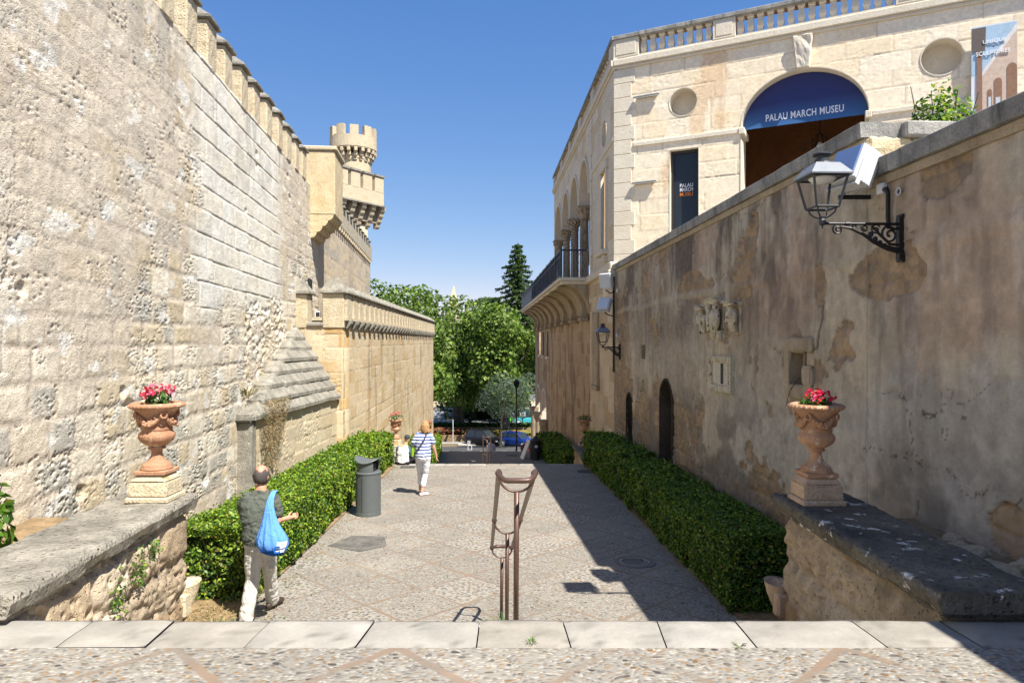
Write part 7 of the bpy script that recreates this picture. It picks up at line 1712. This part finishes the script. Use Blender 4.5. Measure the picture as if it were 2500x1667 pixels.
x, y = (1199-1250)/1667*37.6, 37.6; small_person('distant person in a pale shirt partly hidden by the far handrail', x, y, gz(y), cloth('pale_shirt', lin(205, 210, 235, .85)), cloth('navy_legs', lin(40, 44, 70)))
x, y = (1147-1250)/1667*88, 88; small_person('tiny dark figure sitting near the fountain under the trees', x, y, -9.25, cloth('dark_top', lin(40, 40, 44)), cloth('dark_legs', lin(30, 30, 36)), True)

# ================================================================== CARS AND SQUARE BEYOND
def car(label, x, y, z, yaw, col, L=3.9, W=1.68, H=1.48, name='parked_car', roofh=None, group='cars parked along the road'):
    t = thing(name, label, 'car', (x, y, z), yaw, group); paint = plain('car_paint_'+label.split()[0], col, .3, .1, .5, var=.03, coat=.0 if max(col) < .05 else .8); h = W/2
    st = [(-L/2, .62, .42, .70), (-L/2+.06, .80, .30, .86), (-L*.40, .94, .22, .92), (-L*.2, .98, .20, .93), (L*.1, .98, .20, .92), (L*.26, .96, .21, .90), (L*.40, .92, .24, .80), (L/2-.05, .80, .30, .66), (L/2, .62, .40, .56)]
    V = []; Fc = []; n = 8
    for sx_, wf, zb_, zt_ in st:
        w = h*wf; V += [(sx_, -w*.9, zb_), (sx_, -w, zb_+.12), (sx_, -w, zt_-.18), (sx_, -w*.92, zt_), (sx_, w*.92, zt_), (sx_, w, zt_-.18), (sx_, w, zb_+.12), (sx_, w*.9, zb_)]
    for i in range(len(st)-1):
        for k in range(n): Fc.append((i*n+k, i*n+(k+1) % n, (i+1)*n+(k+1) % n, (i+1)*n+k))
    Fc += [tuple(range(n))[::-1], tuple((len(st)-1)*n+k for k in range(n))]
    MB().add(V, Fc).build('body', paint, t, bevel=.03)
    g = MB(); g.frustum(-L*.45, L*.27, -h*.90, h*.90, .88, -L*.36, L*.09, -h*.70, h*.70, H-.05); g.build('cabin_glass', M_GLASS, t)
    r = MB(); r.frustum(-L*.37, L*.10, -h*.71, h*.71, H-.055, -L*.33, L*.06, -h*.62, h*.62, H)
    for s_ in (-1, 1):
        for xa, xb in ((-L*.45, -L*.36), (-L*.14, -L*.145), (L*.27, L*.09)): r.tube([(xa, s_*h*.905, .88), (xb, s_*h*.705, H-.05)], .035, 5)
    r.build('roof', paint, t)
    for sx_ in (-L*.31, L*.32):
        for s_ in (-1, 1):
            w_ = MB().lathe([(.22, -.09), (.29, -.09), (.31, -.06), (.31, .06), (.29, .09), (.22, .09)], n=24, cap=False).xf(Matrix.Translation((sx_, s_*(h-.09), .31)) @ Matrix.Rotation(math.pi/2, 4, 'X')).build('wheel', M_BLACK, t)
            m = MB().lathe([(.0, .085), (.22, .085), (.22, .06), (0, .06)], n=20)
            for q in range(5): a = 2*math.pi*q/5; m.obox((.12*math.cos(a), .12*math.sin(a), .09), (.09*math.cos(a), .09*math.sin(a), 0), (-.025*math.sin(a), .025*math.cos(a), 0), (0, 0, .012))
            m.xf(Matrix.Translation((sx_, s_*(h-.09), .31)) @ Matrix.Rotation(math.pi/2*(1 if s_ < 0 else -1), 4, 'X')).build('rim', M_LGREY, w_)
    for s_ in (-1, 1):
        MB().ell((L/2-.10, s_*h*.62, .60), (.10, .17, .07), 10, 7).build('headlight', M_FROST, t); MB().ell((-L/2+.04, s_*h*.66, .72), (.06, .12, .10), 8, 6).build('tail_light', plain('red_lamp', (.4, .02, .02), .3), t)
        MB().ell((L*.2, s_*(h+.07), .95), (.07, .09, .06), 8, 6).build('mirror', paint, t)
    MB().box(L/2-.005, L/2+.012, -.25, .25, .38, .49).build('number_plate', M_WHITE, t); MB().box(L/2-.03, L/2+.004, -.45, .45, .26, .36).build('grille', M_BLACK, t); return t
zR = -9.25
X, Y = (1262-1250)/1667*70.0, 70.0; car('blue small hatchback car parked at the right, in front of the flower bed', X, Y, gz(Y), math.radians(-33), lin(24, 60, 140, .8), 3.75, 1.66, 1.46)
X, Y = (1180-1250)/1667*71.5, 71.5; car('black car parked at the left of the blue one, in the shade', X, Y, gz(71), math.radians(-28), (.012, .012, .014), 4.0, 1.75, 1.62)
X, Y = (1293-1250)/1667*90, 90; car('turquoise car passing at the far right, partly behind the museum arcade', X, Y, zR, math.radians(178), lin(70, 196, 206, .7), 4.4, 1.8, 1.75, group='cars parked along the road')
kind(MB().box(-60, 60, 71.004, 160, zR-.1, zR+.006).build('road', stone('sunlit_road', lin(120, 120, 120), lin(140, 138, 134), .4, 12, .003)))
kind(MB().box(-45, 45, 71.004, 72.6, zR, zR+.13).build('pavement', M_FLAT, bevel=.02))
def bed(name, label, x0, x1, y0, y1, h, n, cols, w, ls, cat='flower bed', gr=None):
    t = thing(name, label, cat, ((x0+x1)/2, (y0+y1)/2, zR), 0, gr); a = (x1-x0)/2; b_ = (y1-y0)/2; C = np.stack([NR.uniform(-a, a, n), NR.uniform(-b_, b_, n), h*(1-NR.random(n)**2*.9)], 1); C[:, 2] *= .8+.35*fbm(C[:, 0]*1.2, C[:, 1]*1.2, 3, 77)
    leaf_obj('foliage', C, np.tile((0, -.5, 1), (n, 1)), NR.uniform(ls*.7, ls*1.3, n), pickcol(n, cols, w), M_LEAF, t, asp=.8); MB().box(-a, a, -b_, b_, 0, h*.6).build('soil_core', M_SOIL, t); return t
RED = [(.30, .06, .03), (.40, .13, .05), (.10, .05, .03), (.05, .09, .02)]
bed('flower_bed', 'dark reddish flower bed behind the black car', -9.5, -3.4, 74, 76.5, 1.2, 5200, RED, [2, 1.5, 3, 2], .22, gr='flower beds by the road')
bed('flower_bed', 'bright bed of orange flowers and lime leaves behind the blue car', -3.2, 3.6, 74, 76.5, .95, 5200, [(.5, .14, .04), (.42, .28, .05), (.22, .30, .05), (.08, .14, .03)], [2, 2, 3, 2], .22, gr='flower beds by the road')
bed('low_hedge', 'low dark hedge beyond the flower beds', -12, 4, 82, 83.2, .95, 5200, GREENS[:3], [3, 2, 1], .24, cat='hedge')
kind(MB().lathe([(11.5, zR), (11.5, zR+.16), (11.2, zR+.18), (9.5, zR+.55), (7, zR+1.0), (6.6, zR+1.05)], (-6.5, 118, 0), 60).build('roundabout', stone('roundabout_stone', lin(178, 160, 130, .8), lin(198, 180, 150, .8), 1.5, 8, .02, c3=lin(128, 108, 84), s3=3, t3=.58)))
t = thing('fountain', 'round fountain with white spray on the roundabout, half hidden by the trees', 'fountain', (-6.5, 118, zR+1.05), 0)
MB().lathe([(6.4, 0), (6.4, .5), (6.0, .55), (6.0, .35), (0, .35)], n=48).build('basin', M_TRIM, t)
m = MB()
for k in range(14): a = 2*math.pi*k/14; m.tube([(3*math.cos(a), 3*math.sin(a), .35), (2.2*math.cos(a), 2.2*math.sin(a), 2.4), (1.0*math.cos(a), 1.0*math.sin(a), 3.0), (.3*math.cos(a), .3*math.sin(a), 1.2)], [.16, .22, .26, .3], 6)
m.tube([(0, 0, .3), (0, 0, 4.2)], [.5, .12], 8); m.build('water_jets', plain('white_water', (.75, .78, .8), .25, 0, .6), t, rough=.08)
def post(name, label, x, y, z, h, r, mat, cat, base=True):
    t = thing(name, label, cat, (x, y, z), 0); MB().tube([(0, 0, 0), (0, 0, h)], r, 8).build('pole', mat, t)
    if base: MB().lathe([(r*2.2, 0), (r*2.2, .5), (r*1.3, .65), (r*1.1, .9)], n=12).build('base', mat, t)
    return t
X, Y = (1261-1250)/1667*46, 46; t = post('lamp_post', 'slim black street lamp post standing in front of the blue car', X, Y, gz(Y), 4.9, .05, M_IRON, 'street lamp')
MB().frustum(-.12, .12, -.12, .12, 4.9, -.2, .2, -.2, .2, 5.25).frustum(-.22, .22, -.22, .22, 5.251, -.06, .06, -.06, .06, 5.45).build('lantern_head', M_IRON, t)
X, Y = (1106-1250)/1667*73, 73; t = post('sign_pole', 'thin pale sign pole beside the dark flower bed', X, Y, zR+.1, 2.3, .04, M_LGREY, 'sign', False); MB().box(-.02, .02, -.25, .25, 1.9, 2.4).build('sign_plate', M_LGREY, t)
X, Y = (1144.5-1250)/1667*84, 84; post('street_pole', 'dark street pole near the trunk of the broad plane tree', X-4.5, Y, zR, 5.2, .07, M_IRON, 'pole')
X, Y = (1147-1250)/1667*62, 62; t = thing('bike_rack', 'small white hoop bicycle rack on the road edge at left of the black car', 'bike rack', (X, Y, gz(Y)), 0)
MB().tube([(-.17, 0, 0), (-.17, 0, .32), (-.10, 0, .40), (.10, 0, .40), (.17, 0, .32), (.17, 0, 0)], .025, 8).build('hoop', M_WHITE, t); MB().box(-.22, .22, -.05, .05, 0, .02).build('foot_plate', M_LGREY, t)
for px, lab in ((1249, 'left one of two tilted display boards on posts behind the olive tree'), (1276, 'right one of two tilted display boards on posts behind the olive tree')):
    X, Y = (px-1250)/1667*84, 84; t = thing('display_board', lab, 'display board', (X, Y, zR), 0, 'tilted display boards')
    MB().tube([(0, 0, 0), (0, 0, 1.5)], .05, 8).build('post', M_IRON, t); MB().obox((0, -.05, 1.85), (.34, 0, .03), (0, .16, .22), (0, .02, -.016)).build('panel', plain('board_grey', lin(150, 156, 160), .4), t); MB().box(-.34, .34, -.03, .03, 1.42, 1.52).build('crossbar', M_IRON, t)
X, Y = (1241-1250)/1667*92, 92; t = thing('recycling_container', 'bright green recycling container under the trees', 'container', (X, Y, zR), 0)
MB().box(-.55, .55, -.5, .5, .12, 1.25).build('body', plain('lime_green_paint', lin(110, 214, 74, .75), .4), t, bevel=.12, seg=3); MB().lathe([(.5, 1.26), (.46, 1.42), (.25, 1.55), (0, 1.58)], n=24).build('lid', plain('lime_green_lid', lin(96, 190, 66, .75), .4), t); MB().lathe([(.16, 0), (.16, .02), (0, .02)], n=16).xf(Matrix.Translation((0, -.5, .95)) @ Matrix.Rotation(math.pi/2, 4, 'X')).build('opening', M_BLACK, t)
t = thing('awning', 'maroon awning below the museum arcade arches', 'awning', (*FL.o, 0), FL.rz); a = FL.u(1318); b_ = FL.uD(50)
MB().prism([(b_, .0, -5.3), (b_, -1.3, -6.0), (b_, -1.3, -6.25), (b_, -1.26, -6.25), (b_, -1.26, -6.05), (b_, 0, -5.36)], (FL.uD(44)-b_, 0, 0)).build('awning_cloth', cloth('maroon_cloth', lin(122, 44, 50, .8)), t); MB().tube([(b_+.1, 0, -6.2), (b_+.1, -1.2, -6.1)], .02, 6).build('arm', M_IRON, t)
# pointed church roof far beyond the trees
X, Y, Z = PX(1108, 697, 230); t = thing('church_spire', 'pale pointed spire tip showing above the plane trees', 'spire', (X, Y, zR), 0)
MB().box(-1.5, 1.5, -1.5, 1.5, 0, Z-zR-7).build('tower_shaft', M_MERLON, t); MB().frustum(-1.6, 1.6, -1.6, 1.6, Z-zR-7, -.12, .12, -.12, .12, Z-zR).build('spire_roof', M_MERLON, t)
